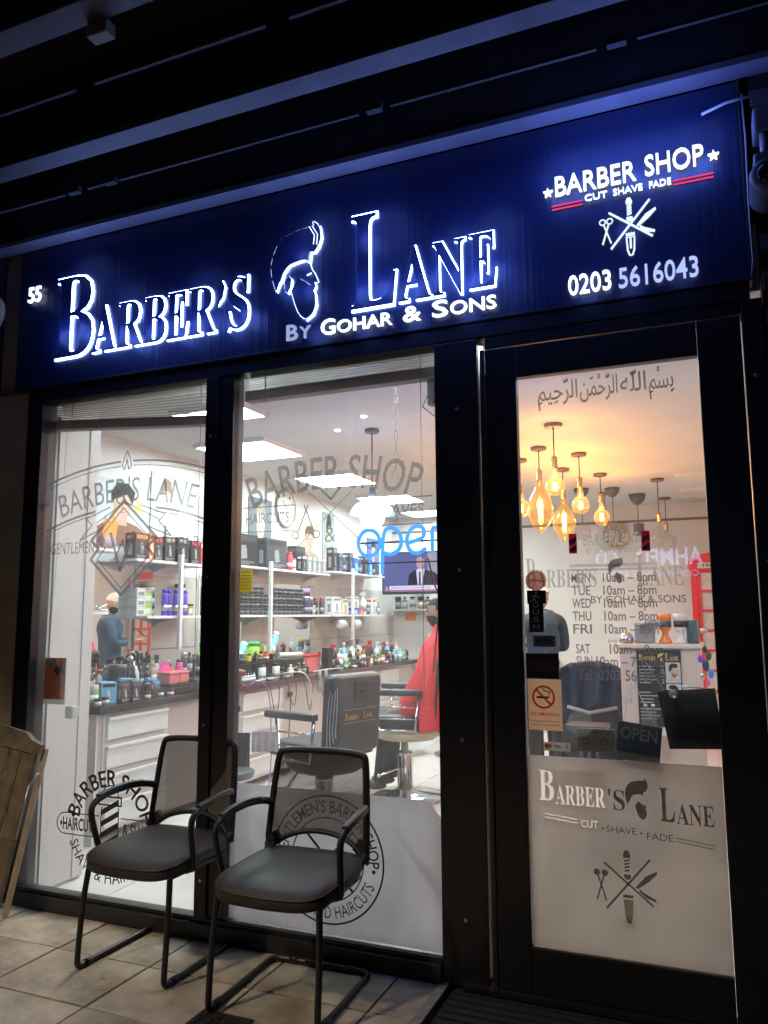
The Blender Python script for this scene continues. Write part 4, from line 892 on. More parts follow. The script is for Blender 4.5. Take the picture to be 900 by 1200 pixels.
# clocks
def clock(name, c, r, axis, label, facem, rim, ticks, numerals=True):
    t = thing(name, label, 'clock', c, 'round wall clocks')
    M = Matrix.Translation(c) @ (Matrix.Rotation(R(90), 4, 'Z') if axis == 'x' else Matrix())
    m = MB(); m.lathe((0, 0, 0), [(r * .99, 0), (r, -.02), (r, -.035), (r * .93, -.04), (r * .90, -.028)], 40, 'y', M=M); m.build('rim', rim, t)
    m = MB(); m.poly(arc(0, 0, r * .91, 0, 351, 39), -.0285); m.xf(M); m.build('face', facem, t)
    m = MB()
    for k in range(12):
        a = k * PI / 6
        if numerals: text(m, str(k if k else 12), r * .68 * math.sin(a) - r * .08, r * .68 * math.sin(a) + r * .08, r * .68 * math.cos(a) - r * .07, r * .15, -.030)
        else: line(m, [(r * .62 * math.sin(a), r * .62 * math.cos(a)), (r * .82 * math.sin(a), r * .82 * math.cos(a))], r * .05, -.030)
    m.xf(M); m.build('numerals', ticks, t)
    m = MB(); line(m, [(0, 0), (-r * .35, r * .35)], r * .07, -.032); line(m, [(0, 0), (r * .1, -r * .62)], r * .045, -.033); m.xf(M); m.build('hands', ticks, t)
clock('wall_clock', (XL + .004, 4.146, 2.615), .205, 'x', 'round pale wall clock on the left wall between two posters', mat('pale_clock_face', (.62, .62, .55), .5), silv, vinyl)
clock('wall_clock', (-1.145, YB - .015, 2.47), .165, 'y', 'round gold rimmed dark clock on the back wall', mat('dark_clock_face', (.12, .10, .07), .3), mat('gold_rim', (.7, .5, .2), .3, 1), mat('gold_marks', (.7, .6, .4), .3, .8), False)
# television
t = thing('television', 'wall television showing a man in a dark suit below the neon sign', 'television', (-3.7, 6.5, 1.72))
m = MB(); m.bbox(-4.09, 6.50, 1.74, -3.15, 6.55, 2.30, .006); m.build('casing', blk, t)
scr = emit('screen_blue', (.10, .12, .32), 1.2)
m = MB(); m.box(-4.07, 6.495, 1.77, -3.17, 6.499, 2.28); m.build('screen', scr, t)
def sp(nm, pts, y, mt): m = MB(); m.poly(pts, y); m.build(nm, mt, t)
sp('picture_wall', [(-3.44, 1.86), (-3.17, 1.86), (-3.17, 2.28), (-3.44, 2.28)], 6.4935, emit('screen_pale', (.45, .42, .6), .9))
sp('suit', [(-3.72, 1.86), (-3.70, 2.0), (-3.62, 2.05), (-3.50, 2.06), (-3.36, 2.03), (-3.30, 1.98), (-3.28, 1.86)], 6.4925, emit('screen_suit', (.02, .02, .05), .8))
sp('shirt', [(-3.58, 1.86), (-3.60, 2.05), (-3.55, 2.09), (-3.48, 2.06), (-3.52, 1.86)], 6.492, emit('screen_white', (.7, .7, .9), 1.1))
sp('tie', [(-3.565, 1.86), (-3.56, 2.03), (-3.54, 2.03), (-3.535, 1.86)], 6.4915, emit('screen_tie', (.05, .05, .15), .8))
sp('face', arc(-3.54, 2.14, .055, 0, 345, 20, .075), 6.491, emit('screen_skin', (.55, .35, .38), 1.1))
sp('hair', arc(-3.54, 2.17, .06, 10, 170, 10, .06), 6.4905, emit('screen_hair', (.5, .45, .45), .9))
sp('caption_bar', [(-3.98, 1.80), (-3.17, 1.80), (-3.17, 1.85), (-3.98, 1.85)], 6.490, emit('screen_caption', (.75, .72, .9), 1.2))
sp('ticker', [(-3.98, 1.778), (-3.17, 1.778), (-3.17, 1.798), (-3.98, 1.798)], 6.490, emit('screen_ticker', (.6, .2, .35), 1.0))
sp('channel_mark', [(-4.04, 1.79), (-4.0, 1.79), (-4.005, 1.83), (-4.02, 1.85), (-4.035, 1.83)], 6.490, emit('screen_mark', (.9, .35, .2), 1.0))
m = MB(); text(m, 'BREAKING NEWS LIVE', -3.95, -3.4, 1.815, .018, 6.489); m.build('caption_text', bs, t)
m = MB(); m.box(-3.8, 6.551, 2.0, -3.7, 7.27, 2.06); m.build('wall_bracket', blk, t)

# ------------------------------------------------------------------ counters
def counter(label, x0, x1, y0, y1, drawers, edge, grp='salon counters'):
    t = thing('counter', label, 'counter', ((x0 + x1) / 2, (y0 + y1) / 2, 0), grp)
    m = MB(); m.bbox(x0, y0, .83, x1, y1, .88, .004); m.build('worktop', gran, t)
    if edge: m = MB(); m.box(x1 + .001, y0 + .003, .832, x1 + .005, y1 - .003, .876); m.build('edge_band', maroon, t)
    m = MB(); m.box(x0, y0 + .03, .06, x1 - .05, y1 - .02, .829); m.build('carcass', mat('blush_laminate', (.54, .48, .44), .4, 0, .05, 2), t)
    m = MB(); m.box(x0, y0 + .015, .0, x1 - .04, y0 + .029, .829); m.build('end_panel', lam, t)
    for a, b in drawers:
        m = MB(); m.box(x1 - .049, a - .02, .07, x1 - .042, b + .02, .829); m.build('drawer_surround', lam, t)
        for k in range(4):
            m = MB(); z = .655 - k * .185; m.bbox(x1 - .041, a, z, x1 - .018, b, z + .145, .004); m.bbox(x1 - .017, a, z + .125, x1 - .008, b, z + .146, .003); d = m.build('drawer', white, t)
    return t
counter('long dark topped counter with white drawers in the left window', XL + .002, -3.72, .90, 2.48, ((1.0, 1.62),), False)
counter('long dark topped counter with maroon edge behind the barber chair', XL + .002, -3.72, 2.484, 4.3, ((2.62, 3.28),), True)
counter('far dark topped counter with white drawers near the client', XL + .002, -3.72, 4.304, 6.9, ((5.6, 6.2),), True)
# second storage counter along the back wall
t = thing('counter', 'dark back wall counter behind the seated client', 'counter', (-3, 6.9, 0), 'salon counters')
m = MB(); m.bbox(-3.71, 6.8, .83, -1.9, 7.26, .88, .004); m.build('worktop', gran, t); m = MB(); m.box(-3.71, 6.84, 0, -1.92, 7.26, .829); m.build('carcass', lam, t)

# ------------------------------------------------------------------ products
CNT = {}
def prod(kind, x, y, z, c, h, w, label, cat, group, c2='black', rz=0.0, d=None, name=None, tilt=0):
    m = MB(); r = w / 2; d = d or w
    if kind == 'jar':
        m.lathe((0, 0, 0), [(r * .94, 0), (r, .004), (r, h * .62), (r * .93, h * .66)], 14); m.m = 1; m.lathe((0, 0, 0), [(r * .99, h * .67), (r * 1.02, h * .69), (r * 1.02, h * .97), (r * .95, h)], 14)
        m.m = 2; m.lathe((0, 0, 0), [(r * 1.006, h * .15), (r * 1.006, h * .52)], 14)
    elif kind == 'bottle':
        m.lathe((0, 0, 0), [(r * .9, 0), (r, .005), (r, h * .66), (r * .8, h * .74), (r * .36, h * .80), (r * .34, h * .84)], 14); m.m = 1; m.lathe((0, 0, 0), [(r * .42, h * .845), (r * .42, h * .99), (r * .3, h)], 12)
        m.m = 2; m.lathe((0, 0, 0), [(r * 1.006, h * .2), (r * 1.006, h * .55)], 14)
    elif kind == 'can':
        m.lathe((0, 0, 0), [(r * .95, 0), (r, .004), (r, h * .80), (r * .86, h * .84)], 14); m.m = 1; m.lathe((0, 0, 0), [(r * .84, h * .845), (r * .84, h * .97), (r * .7, h)], 12)
        m.m = 2; m.lathe((0, 0, 0), [(r * 1.006, h * .18), (r * 1.006, h * .4)], 14)
    elif kind == 'pump':
        m.lathe((0, 0, 0), [(r * .92, 0), (r, .005), (r, h * .60), (r * .75, h * .68), (r * .3, h * .72), (r * .3, h * .74)], 14); m.m = 1
        m.lathe((0, 0, 0), [(r * .34, h * .745), (r * .34, h * .80), (r * .12, h * .81), (r * .12, h * .92)], 10); m.bbox(-r * .2, -r * .2, h * .925, r * .9, r * .2, h * .985, .002)
        m.m = 2; m.lathe((0, 0, 0), [(r * 1.006, h * .15), (r * 1.006, h * .48)], 14)
    elif kind == 'spray':
        m.lathe((0, 0, 0), [(r * .92, 0), (r, .005), (r, h * .55), (r * .5, h * .72), (r * .3, h * .76)], 14); m.m = 1
        m.lathe((0, 0, 0), [(r * .36, h * .765), (r * .36, h * .86)], 10); m.bbox(-r * .9, -r * .3, h * .865, r * .6, r * .3, h, .004); m.bbox(-r * .85, -r * .1, h * .74, -r * .7, r * .1, h * .862, .002)
        m.m = 2; m.lathe((0, 0, 0), [(r * 1.006, h * .15), (r * 1.006, h * .4)], 14)
    elif kind == 'box':       # printed carton, front towards +X
        m.bbox(-d / 2, -w / 2, 0, d / 2, w / 2, h, .002); m.m = 1; m.box(d / 2 + .0006, -w * .42, h * .78, d / 2 + .0012, w * .42, h * .93)
        m.box(-d * .3, -w / 2 - .0012, h * .78, d * .3, -w / 2 - .0006, h * .9)
        m.m = 2; s = Matrix.Translation((d / 2 + .0006, 0, h * .42)) @ Matrix.Rotation(R(8), 4, 'X')
        m.box(0, -w * .11, -h * .2, .001, w * .11, h * .14, M=s); m.box(0, -w * .085, h * .145, .001, w * .085, h * .22, M=s); m.box(d / 2 + .0006, -w * .4, h * .06, d / 2 + .0012, w * .2, h * .09); m.box(d / 2 + .0006, -w * .4, h * .12, d / 2 + .0012, w * .38, h * .15)
        m.box(-d * .2, -w / 2 - .0014, h * .15, d * .2, -w / 2 - .0006, h * .6)
    elif kind == 'tub':
        m.bbox(-r, -r, 0, r, r, h * .82, .006); m.m = 1; m.bbox(-r * 1.04, -r * 1.04, h * .825, r * 1.04, r * 1.04, h, .004); m.m = 2; m.box(r + .0006, -r * .7, h * .2, r + .0012, r * .7, h * .6)
    elif kind == 'clipper':
        m.bbox(-.02, -.016, 0, .02, .016, h * .78, .008); m.m = 1; m.bbox(-.018, -.012, h * .79, .018, .012, h * .9, .003)
        for k in range(5): m.box(-.018 + k * .008, -.004, h * .9, -.014 + k * .008, .004, h)
        m.m = 2; m.box(-.021, -.006, h * .3, -.0205, .006, h * .55); m.box(.0205, -.006, h * .3, .021, .006, h * .55)
    elif kind == 'brush':
        m.cyl((0, 0, 0), (0, 0, h * .6), .008, 8, .012); m.m = 1; m.sphere((0, 0, h * .8), .028, 10, 6, 1, .6, h * .2 / .028)
        m.m = 2; m.lathe((0, 0, 0), [(.012, h * .6), (.014, h * .64)], 8)
    M = Matrix.Translation((x, y, z)) @ Matrix.Rotation(rz, 4, 'Z') @ Matrix.Rotation(tilt, 4, 'X')
    nm = name or {'jar': 'jar', 'bottle': 'bottle', 'can': 'spray_can', 'pump': 'pump_bottle', 'spray': 'spray_bottle', 'box': 'carton', 'tub': 'tub', 'clipper': 'hair_clipper', 'brush': 'brush'}[kind]
    key = (kind, c, c2, round(h, 3), round(w, 3), round(d, 3))
    lab3 = 'dark' if c == 'black' and kind == 'jar' else 'grey' if c in ('black', 'navy', 'dark') else 'silver' if c == 'purple' else ('white' if c not in ('white', 'cream') else 'grey')
    if key not in CNT: CNT[key] = m.mesh(nm, [pc(c), pc(c2), pc(lab3)])
    o = bpy.data.objects.new(nm, CNT[key]); COL.objects.link(o); o.location = (x, y, z); o.rotation_euler = (tilt, 0, rz)
    return tag(o, label, cat, group)
ZU, ZL = 1.90, 1.47
# left window, upper shelf: clipper cartons
G = 'cartons on the left upper shelf'
for y, w, h, c, c2, lb in ((1.62, .15, .20, 'black', 'orange', 'leftmost black carton with an orange stripe on the upper left shelf'), (1.735, .055, .21, 'orange', 'black', 'narrow orange sided carton between black clipper boxes'),
                           (1.82, .09, .19, 'dark', 'red', 'dark carton with red label beside the orange one'), (1.96, .13, .20, 'black', 'silver', 'black clipper carton left of the shelf upright'),
                           (2.13, .15, .21, 'black', 'silver', 'black clipper carton right of the shelf upright'), (2.30, .12, .20, 'black', 'red', 'black clipper carton with red print near the mullion'), (2.40, .05, .19, 'red', 'white', 'slim red carton at the right end of the upper left shelf')):
    prod('box', -4.08, y, ZU, c, h, w, lb, 'carton', G, c2, d=.10)
# left window, lower shelf
G = 'tubs and bottles on the left lower shelf'
for k in range(3): prod('tub', -4.175, 1.745, ZL + k * .072, 'white', .07, .10, 'white tub in the stack at the left end of the lower shelf, ' + ('bottom', 'middle', 'top')[k], 'tub', G, 'white')
for k in range(2): prod('tub', -4.175, 1.835, ZL + k * .10, 'lime', .098, .095, 'pale green tub in the stack of two, ' + ('lower', 'upper')[k], 'tub', G, 'beige')
for k, c in enumerate(('olive', 'teal', 'amber')): prod('jar', -4.185, 1.905, ZL + k * .09, c, .088, .095, ('olive jar with black lid at the bottom of the three jar stack', 'teal jar with black lid in the middle of the three jar stack', 'amber jar with pale lid on top of the three jar stack')[k], 'jar', G, ('black', 'black', 'beige')[k])
for y, n in ((1.935, 'far left'), (1.985, 'second from left')): prod('can', -4.05, y, ZL, 'purple', .21, .05, 'tall purple can, ' + n + ', on the lower left shelf', 'spray can', G, 'purple')
for y, n in ((2.08, 'just right of the upright'), (2.14, 'second right of the upright'), (2.19, 'beside the red lidded jar')): prod('can', -4.05, y, ZL, 'purple', .21, .05, 'tall purple can ' + n, 'spray can', G, 'purple')
for k, c in enumerate(('maroon', 'teal', 'olive')): prod('jar', -4.175, 2.29, ZL + k * .09, c, .088, .095, c + ' coloured jar, ' + ('bottom', 'middle', 'top')[k] + ' of the right hand stack in the left window', 'jar', G, ('red', 'black', 'black')[k])
prod('tub', -4.175, 2.40, ZL, 'olive', .10, .07, 'small olive tub at the right end of the lower left shelf', 'tub', G, 'black')
prod('bottle', -4.07, 1.75, ZL + .2, 'white', .05, .03, 'tiny white bottle standing on the pale green tubs', 'bottle', G, 'white') if False else None
# short shelves: clippers, roll
G = 'tools on the short shelves by the pier'
for k, (y, c, lb) in enumerate(((.98, 'silver', 'silver hair clipper lying first on the short upper shelf'), (1.03, 'black', 'black hair clipper second on the short upper shelf'), (1.08, 'silver', 'silver hair clipper third on the short upper shelf'), (1.13, 'maroon', 'maroon hair clipper next to the roll'))):
    prod('clipper', -4.05, y, 1.953, c, .13, .04, lb, 'hair clipper', G, 'silver', rz=.3 * k)
m = MB(); m.lathe((-4.06, 1.20, 2.0), [(.045, 0), (.05, .01), (.05, .11), (.045, .12)], 18, 'y'); one(m, 'tissue_roll', mat('pinkish_roll', (.42, .3, .3), .7), 'pinkish roll lying on the short upper shelf', 'roll', G)
for k, (y, lb) in enumerate(((.96, 'chrome tool standing leftmost on the short lower shelf'), (1.03, 'chrome tool in the middle of the short lower shelf'), (1.10, 'chrome tool beside the scissors on the short lower shelf'))): prod('clipper', -4.05, y, 1.503, 'silver', .11, .04, lb, 'hair clipper', G, 'dark', rz=.5 * k)
m = MB(); m.tube([(-4.02, 1.14, 1.508), (-4.0, 1.23, 1.55)], .006, 6); m.tube([(-4.02, 1.16, 1.515), (-3.99, 1.22, 1.51)], .005, 6); m.tube([(-4.02 + .018 * math.cos(a), 1.13, 1.53 + .018 * math.sin(a)) for a in [i * PI / 5 for i in range(10)]], .004, 6, closed=True); one(m, 'scissors', chrome, 'chrome scissors at the right end of the short lower shelf', 'scissors', G)
# right window, upper shelf
G = 'boxes on the right upper shelf'
ZU2, ZL2 = 1.932, 1.477
prod('box', -4.10, 3.05, ZU2, 'black', .30, .50, 'large glossy black gift box left of the shelf upright', 'carton', G, 'dark', d=.12)
prod('box', -4.10, 3.66, ZU2, 'dark', .30, .40, 'large dark gift box right of the shelf upright', 'carton', G, 'black', d=.12)
prod('can', -4.05, 3.93, ZU2, 'red', .19, .07, 'red spray can beside the large dark gift box', 'spray can', G, 'red'); prod('can', -4.05, 4.02, ZU2, 'white', .13, .05, 'small white can right of the red spray can', 'spray can', G, 'pink')
prod('box', -4.12, 4.20, ZU2, 'black', .27, .22, 'black carton behind the grey bottle row', 'carton', G, 'dark', d=.1)
for k in range(5): prod('box', -4.03, 4.16 + k * .115, ZU2, 'grey' if k else 'black', .17, .10, ('black carton starting the row of grey cartons' if not k else 'grey carton number %s in the row at the end of the right upper shelf' % ('one', 'two', 'three', 'four')[k - 1]), 'carton', G, 'white', d=.07)
prod('bottle', -4.06, 2.78, ZU2, 'teal', .24, .06, 'teal bottle at the left edge of the right window on the upper shelf', 'bottle', G, 'silver'); prod('bottle', -4.04, 2.85, ZU2, 'silver', .22, .055, 'silver bottle at the left edge of the upper shelf', 'bottle', G, 'black')
# lower shelf: stacks of black jars
GJ = 'stacked black wax jars on the right lower shelf'
for i in range(15):
    y = 2.94 + i * .088
    if 3.38 < y < 3.46: continue
    for k in range(4 if i not in (6, 7) else 3):
        prod('jar', -4.06, y, ZL2 + k * .066, 'black', .065, .082, 'black wax jar, %s row from the bottom, %s column from the left' % (('first', 'second', 'third', 'fourth')[k], ('first', 'second', 'third', 'fourth', 'fifth', 'sixth', 'seventh', 'eighth', 'ninth', 'tenth', 'eleventh', 'twelfth', 'thirteenth', 'fourteenth', 'fifteenth')[i]), 'jar', GJ, 'black')
for y, c, c2, h, lb in ((2.77, 'sky', 'white', .2, 'sky blue bottle at the left end of the right lower shelf'), (2.83, 'teal', 'white', .19, 'teal bottle second on the right lower shelf'), (2.885, 'yellow', 'white', .15, 'yellow bottle before the black jars')): prod('bottle', -4.06, y, ZL2, c, h, .055, lb, 'bottle', 'bottles on the right lower shelf', c2)
for k, (y, c, c2) in enumerate(((4.28, 'navy', 'silver'), (4.34, 'dark', 'silver'), (4.40, 'navy', 'white'), (4.46, 'gold', 'black'), (4.52, 'navy', 'red'), (4.66, 'dark', 'red'))): prod('can', -4.05, y, ZL2, c, .19 if c != 'gold' else .12, .05, '%s can with %s top after the black jars' % (c, c2), 'spray can', 'cans on the right lower shelf', c2)
# far shelves
G = 'boxes on the far upper shelf'
for k in range(9): 
    c = ('black', 'navy', 'dark', 'navy', 'blue', 'navy', 'black', 'blue', 'navy')[k]
    prod('box' if k % 3 != 2 else 'can', -4.05, 4.92 + k * .145, 1.972, c, (.27, .22, .2, .24, .19, .2, .23, .21, .2)[k], .11 if k % 3 != 2 else .07, '%s %s, %s from the left on the far upper shelf' % (c, 'carton' if k % 3 != 2 else 'can', ('first', 'second', 'third', 'fourth', 'fifth', 'sixth', 'seventh', 'eighth', 'ninth')[k]), 'carton', G, 'silver', d=.09)
G = 'goods on the far lower shelf'
for k, (kd, y, c, c2, h, w) in enumerate((('box', 4.93, 'white', 'grey', .2, .2), ('box', 5.16, 'cream', 'grey', .18, .16), ('box', 5.45, 'blue', 'navy', .08, .2), ('box', 5.45, 'white', 'grey', .13, .18), ('box', 5.62, 'red', 'blue', .07, .12), ('spray', 5.76, 'white', 'white', .27, .09), ('bottle', 5.9, 'dark', 'white', .15, .07), ('box', 6.0, 'white', 'red', .2, .09), ('pump', 6.12, 'cream', 'white', .22, .08), ('bottle', 6.22, 'blue', 'dark', .15, .06))):
    prod(kd, -4.04, y, 1.477 + (.081 if k == 3 else 0), c, h, w, '%s %s, %s from the left on the far lower shelf' % (c, {'box': 'carton', 'spray': 'spray bottle', 'bottle': 'bottle', 'pump': 'pump bottle'}[kd], ('first', 'second', 'third', 'fourth', 'fifth', 'sixth', 'seventh', 'eighth', 'ninth', 'tenth')[k]), 'carton' if kd == 'box' else 'bottle', G, c2, d=.1)
# paper rolls on a holder
for k, y in enumerate((5.02, 5.42)):
    m = MB(); m.lathe((-3.98, y - .06, 1.36), [(.02, 0), (.055, .001), (.055, .12), (.02, .121)], 18, 'y'); one(m, 'paper_roll', paper, 'white neck paper roll hanging %s of the far shelf upright' % ('left', 'right')[k], 'paper roll', 'white paper rolls')
# ------------------------------------------------------------------ counter 1 clutter
ZC1 = .882
G = 'things on the left counter'
prod('pump', -4.02, .98, ZC1, 'blue', .30, .10, 'large blue pump bottle at the near end of the left counter', 'bottle', G, 'white')
prod('jar', -3.86, .97, ZC1, 'green', .13, .085, 'green jar with beige lid at the front of the left counter', 'jar', G, 'beige')
prod('bottle', -4.08, 1.16, ZC1, 'black', .25, .09, 'black labelled glass bottle behind the green jar', 'bottle', G, 'silver')
prod('box', -3.86, 1.11, ZC1, 'sky', .14, .10, 'sky blue carton nearest on the left counter', 'carton', G, 'black', d=.11, rz=-.6)
prod('box', -3.80, 1.21, ZC1, 'brown', .14, .055, 'dark brown carton beside the sky blue carton', 'carton', G, 'silver', d=.10, rz=-.6)
prod('box', -3.87, 1.30, ZC1, 'sky', .15, .08, 'second sky blue carton on the left counter', 'carton', G, 'black', d=.10, rz=-.6)
prod('box', -3.79, 1.31, ZC1, 'brown', .13, .055, 'second dark brown carton on the left counter', 'carton', G, 'silver', d=.09, rz=-.6)
m = MB(); m.lathe((-3.82, 1.52, ZC1), [(.048, 0), (.05, .004), (.05, .10), (.046, .102), (.046, .01)], 20); one(m, 'tumbler', mat('dark_brown_glass', (.06, .035, .025), .2), 'dark brown tumbler with silver rim at the front of the left counter', 'tumbler', G)
m = MB(); m.lathe((-4.0, 1.36, ZC1), [(.07, 0), (.072, .004), (.072, .08)], 20); m.lathe((-4.0, 1.36, ZC1), [(.072, .082), (.066, .086), (.066, .19), (.07, .2), (.07, .24)], 20); one(m, 'canister', pc('black'), 'tall black ribbed canister in the middle of the left counter', 'canister', G)
prod('box', -3.93, 1.66, ZC1, 'blue', .11, .09, 'bright blue carton behind the tumbler', 'carton', G, 'sky', d=.09); prod('box', -3.98, 1.80, ZC1, 'yellow', .10, .10, 'yellow carton behind the blue carton', 'carton', G, 'red', d=.08)
for k in range(3): prod('bottle', -4.1, 1.24 + k * .055, ZC1, ('silver', 'white', 'grey')[k], .19 + .02 * k, .045, ('silver', 'white', 'grey')[k] + ' slim bottle behind the cartons on the left counter', 'bottle', G, 'silver')
for k in range(6): prod('brush', -4.05 + .03 * (k % 2), 1.46 + k * .035, ZC1 + .12 + .01 * k, ('silver', 'black', 'maroon', 'silver', 'brown', 'black')[k], .17, .03, ('silver handled brush leaning leftmost', 'black handled brush leaning second', 'maroon handled brush leaning third', 'silver handled brush leaning fourth', 'brown handled brush leaning fifth', 'black handled brush leaning last')[k] + ' above the canister', 'brush', 'brushes on the left counter', ('black', 'silver', 'black', 'dark', 'silver', 'dark')[k], tilt=-.3 + .12 * k)
m = MB(); m.lathe((-4.05, 1.53, ZC1), [(.06, 0), (.065, .13), (.06, .13), (.055, .01)], 16); one(m, 'brush_pot', pc('dark'), 'dark pot holding the brushes on the left counter', 'pot', G)
m = MB(); m.bbox(-4.0, 1.72, ZC1, -3.78, 2.02, ZC1 + .05, .006); m.bbox(-3.98, 1.74, ZC1 + .051, -3.80, 2.0, ZC1 + .07, .004); one(m, 'tray', pc('black'), 'low black tray under the salmon coloured boxes', 'tray', G)
for k in range(2):
    t = thing('lidded_box', 'salmon pink plastic box with lid, %s of the pair on the black tray' % ('left', 'right')[k], 'box', (-3.89, 1.80 + k * .125, ZC1 + .072), 'pair of salmon pink boxes')
    m = MB(); m.bbox(-3.95, 1.745 + k * .125, ZC1 + .072, -3.83, 1.86 + k * .125, ZC1 + .145, .012); m.build('body', pc('salmon'), t); m = MB(); m.bbox(-3.955, 1.742 + k * .125, ZC1 + .146, -3.825, 1.864 + k * .125, ZC1 + .162, .006); m.build('lid', pc('salmon'), t)
m = MB(); m.poly([(0, 0), (.06, .07), (.13, .0)], 0, .05); m.xf(Matrix.Translation((-3.93, 1.78, ZC1 + .163)) @ Matrix.Rotation(R(90), 4, 'Z')); one(m, 'sponge', pc('pink'), 'bright pink folded cloth on the salmon box', 'cloth', G)
m = MB(); m.bbox(-4.12, 2.03, ZC1, -3.80, 2.40, ZC1 + .09, .006); m.bbox(-3.79, 2.10, ZC1, -3.74, 2.30, ZC1 + .02, .004); one(m, 'tool_tray', pc('dark'), 'deep dark tool tray near the mullion on the left counter', 'tray', G)
for k, (y, c, c2, kd, h) in enumerate(((2.05, 'pink', 'dark', 'can', .15), (2.11, 'dark', 'silver', 'can', .2), (2.18, 'black', 'black', 'bottle', .2), (2.24, 'black', 'silver', 'clipper', .18), (2.31, 'black', 'lime', 'can', .19), (2.38, 'navy', 'silver', 'bottle', .17))):
    prod(kd, -3.98, y, ZC1 + .092, c, h, .055, '%s %s with %s top standing in the tool tray' % (c, {'can': 'can', 'bottle': 'bottle', 'clipper': 'clipper'}[kd], c2), kd, 'bottles in the dark tool tray', c2)
for k, (y, c) in enumerate(((1.70, 'navy'), (1.78, 'black'), (1.86, 'dark'))): prod('bottle', -4.14, y, ZC1, c, .2, .06, '%s bottle against the mirror behind the salmon boxes' % c, 'bottle', G, 'silver')
for k, (y, c) in enumerate(((.93, 'silver'), (1.03, 'beige'), (1.42, 'gold'), (1.60, 'silver'), (1.68, 'red'))): prod('jar', -3.77 - .03 * (k % 2), y, ZC1, c, .05, .05, 'small %s jar at the front edge of the left counter, %s' % (c, ('first', 'second', 'third', 'fourth', 'fifth')[k]), 'jar', G, 'black')
# ------------------------------------------------------------------ counter 2 clutter
G = 'things on the maroon edged counter'
m = MB(); m.bbox(-3.90, 2.50, ZC1, -3.82, 2.62, ZC1 + .22, .004); one(m, 'tissue_box', paper, 'tall white tissue dispenser beside the mullion', 'tissue box', G)
t = thing('hair_dryer', 'dark red hair dryer lying at the counter edge by the mullion', 'hair dryer', (-3.76, 2.55, ZC1))
m = MB(); m.lathe((0, 0, 0), [(.035, -.09), (.045, -.05), (.045, .03), (.032, .08), (.028, .10)], 16, 'x', M=Matrix.Translation((-3.78, 2.54, ZC1 + .10)) @ Matrix.Rotation(R(70), 4, 'Z')); m.build('barrel', pc('maroon'), t)
m = MB(); m.tube([(-3.78, 2.54, ZC1 + .07), (-3.76, 2.60, ZC1 + .0), (-3.74, 2.66, ZC1 - .02)], .018, 8); m.build('handle', pc('maroon'), t)
m = MB(); m.tube(smooth_path([(-3.74, 2.66, ZC1 - .02), (-3.69, 2.80, ZC1 + .04), (-3.66, 2.92, ZC1 - .08), (-3.66, 2.95, .5), (-3.67, 2.98, .25), (-3.70, 3.0, .02)]), .005, 6); m.build('cord', mat('violet_cord', (.2, .15, .35), .5), t)
for k in range(2):
    m = MB(); x0, y0, y1 = -4.10, (2.62, 2.96)[k], (2.94, 3.42)[k]
    m.bbox(x0, y0, ZC1, -3.86 + .02 * k, y1, ZC1 + .16, .005); m.box(x0 + .01, y0 + .01, ZC1 + .161, -3.87 + .02 * k, y1 - .01, ZC1 + .17)
    one(m, 'storage_box', pc('black'), 'wide matt black storage box, %s of the two under the green tubs' % ('left', 'right')[k], 'box', 'black storage boxes')
t = thing('drawer_box', 'small black drawer box with a gold knob on the long counter', 'box', (-3.95, 3.62, ZC1))
m = MB(); m.bbox(-4.1, 3.44, ZC1, -3.83, 3.86, ZC1 + .17, .005); m.build('body', pc('dark'), t); m = MB(); m.sphere((-3.82, 3.68, ZC1 + .08), .018, 10, 6); m.build('knob', pc('gold'), t)
m = MB()
for k in range(2): m.bbox(-3.829, 3.46, ZC1 + .01 + k * .08, -3.822, 3.84, ZC1 + .08 + k * .08, .002)
m.build('drawer', pc('black'), t)
for k, y in enumerate((3.02, 3.22)):
    t = thing('mug', 'lime green mug, %s of the two behind the black boxes' % ('left', 'right')[k], 'mug', (-4.12, y, ZC1 + .172), 'lime green mugs')
    m = MB(); m.lathe((-4.04, y, ZC1 + .172), [(.065, 0), (.07, .005), (.075, .15), (.07, .15), (.065, .01)], 18); m.build('body', pc('lime'), t)
    m = MB(); m.lathe((-4.04, y, ZC1 + .172), [(.0765, .13), (.0775, .17), (.07, .172)], 18); m.build('band', pc('green'), t)
    m = MB(); m.tube([(-3.965, y + .02, ZC1 + .30), (-3.93, y + .05, ZC1 + .30), (-3.93, y + .05, ZC1 + .22), (-3.965, y + .02, ZC1 + .21)], .008, 6); m.build('handle', pc('lime'), t)
for k, (y, tl, lb) in enumerate(((2.86, -.75, 'blue and white spray can tilted over the left black box'), (3.42, -.55, 'large blue and white spray can tilted over the drawer box'))):
    prod('can', -3.98, y, ZC1 + .19, 'sky', .27 if k else .2, .085, lb, 'spray can', 'tilted blue spray cans', 'white', tilt=tl)
for k in range(8):
    y = 2.68 + k * .1
    prod(('clipper', 'jar', 'can', 'clipper')[k % 4], -3.92, y, ZC1 + .172, ('black', 'gold', 'dark', 'yellow', 'black', 'dark', 'red', 'black')[k], (.09, .06, .08, .07)[k % 4], .05, ('black clipper head', 'small gold jar', 'dark small can', 'yellow trimmer', 'second black clipper head', 'small dark jar', 'small red can', 'third black clipper head')[k] + ' sticking up from the black storage boxes', 'tool', 'tools in the black storage boxes', ('yellow', 'black', 'silver', 'black', 'silver', 'gold', 'dark', 'yellow')[k])
for k in range(5): prod('bottle', -3.80, 2.70 + k * .045, ZC1, 'silver', .085, .035, 'tiny clear glass bottle, %s of the row before the black boxes' % ('first', 'second', 'third', 'fourth', 'fifth')[k], 'bottle', 'row of tiny glass bottles', 'silver')
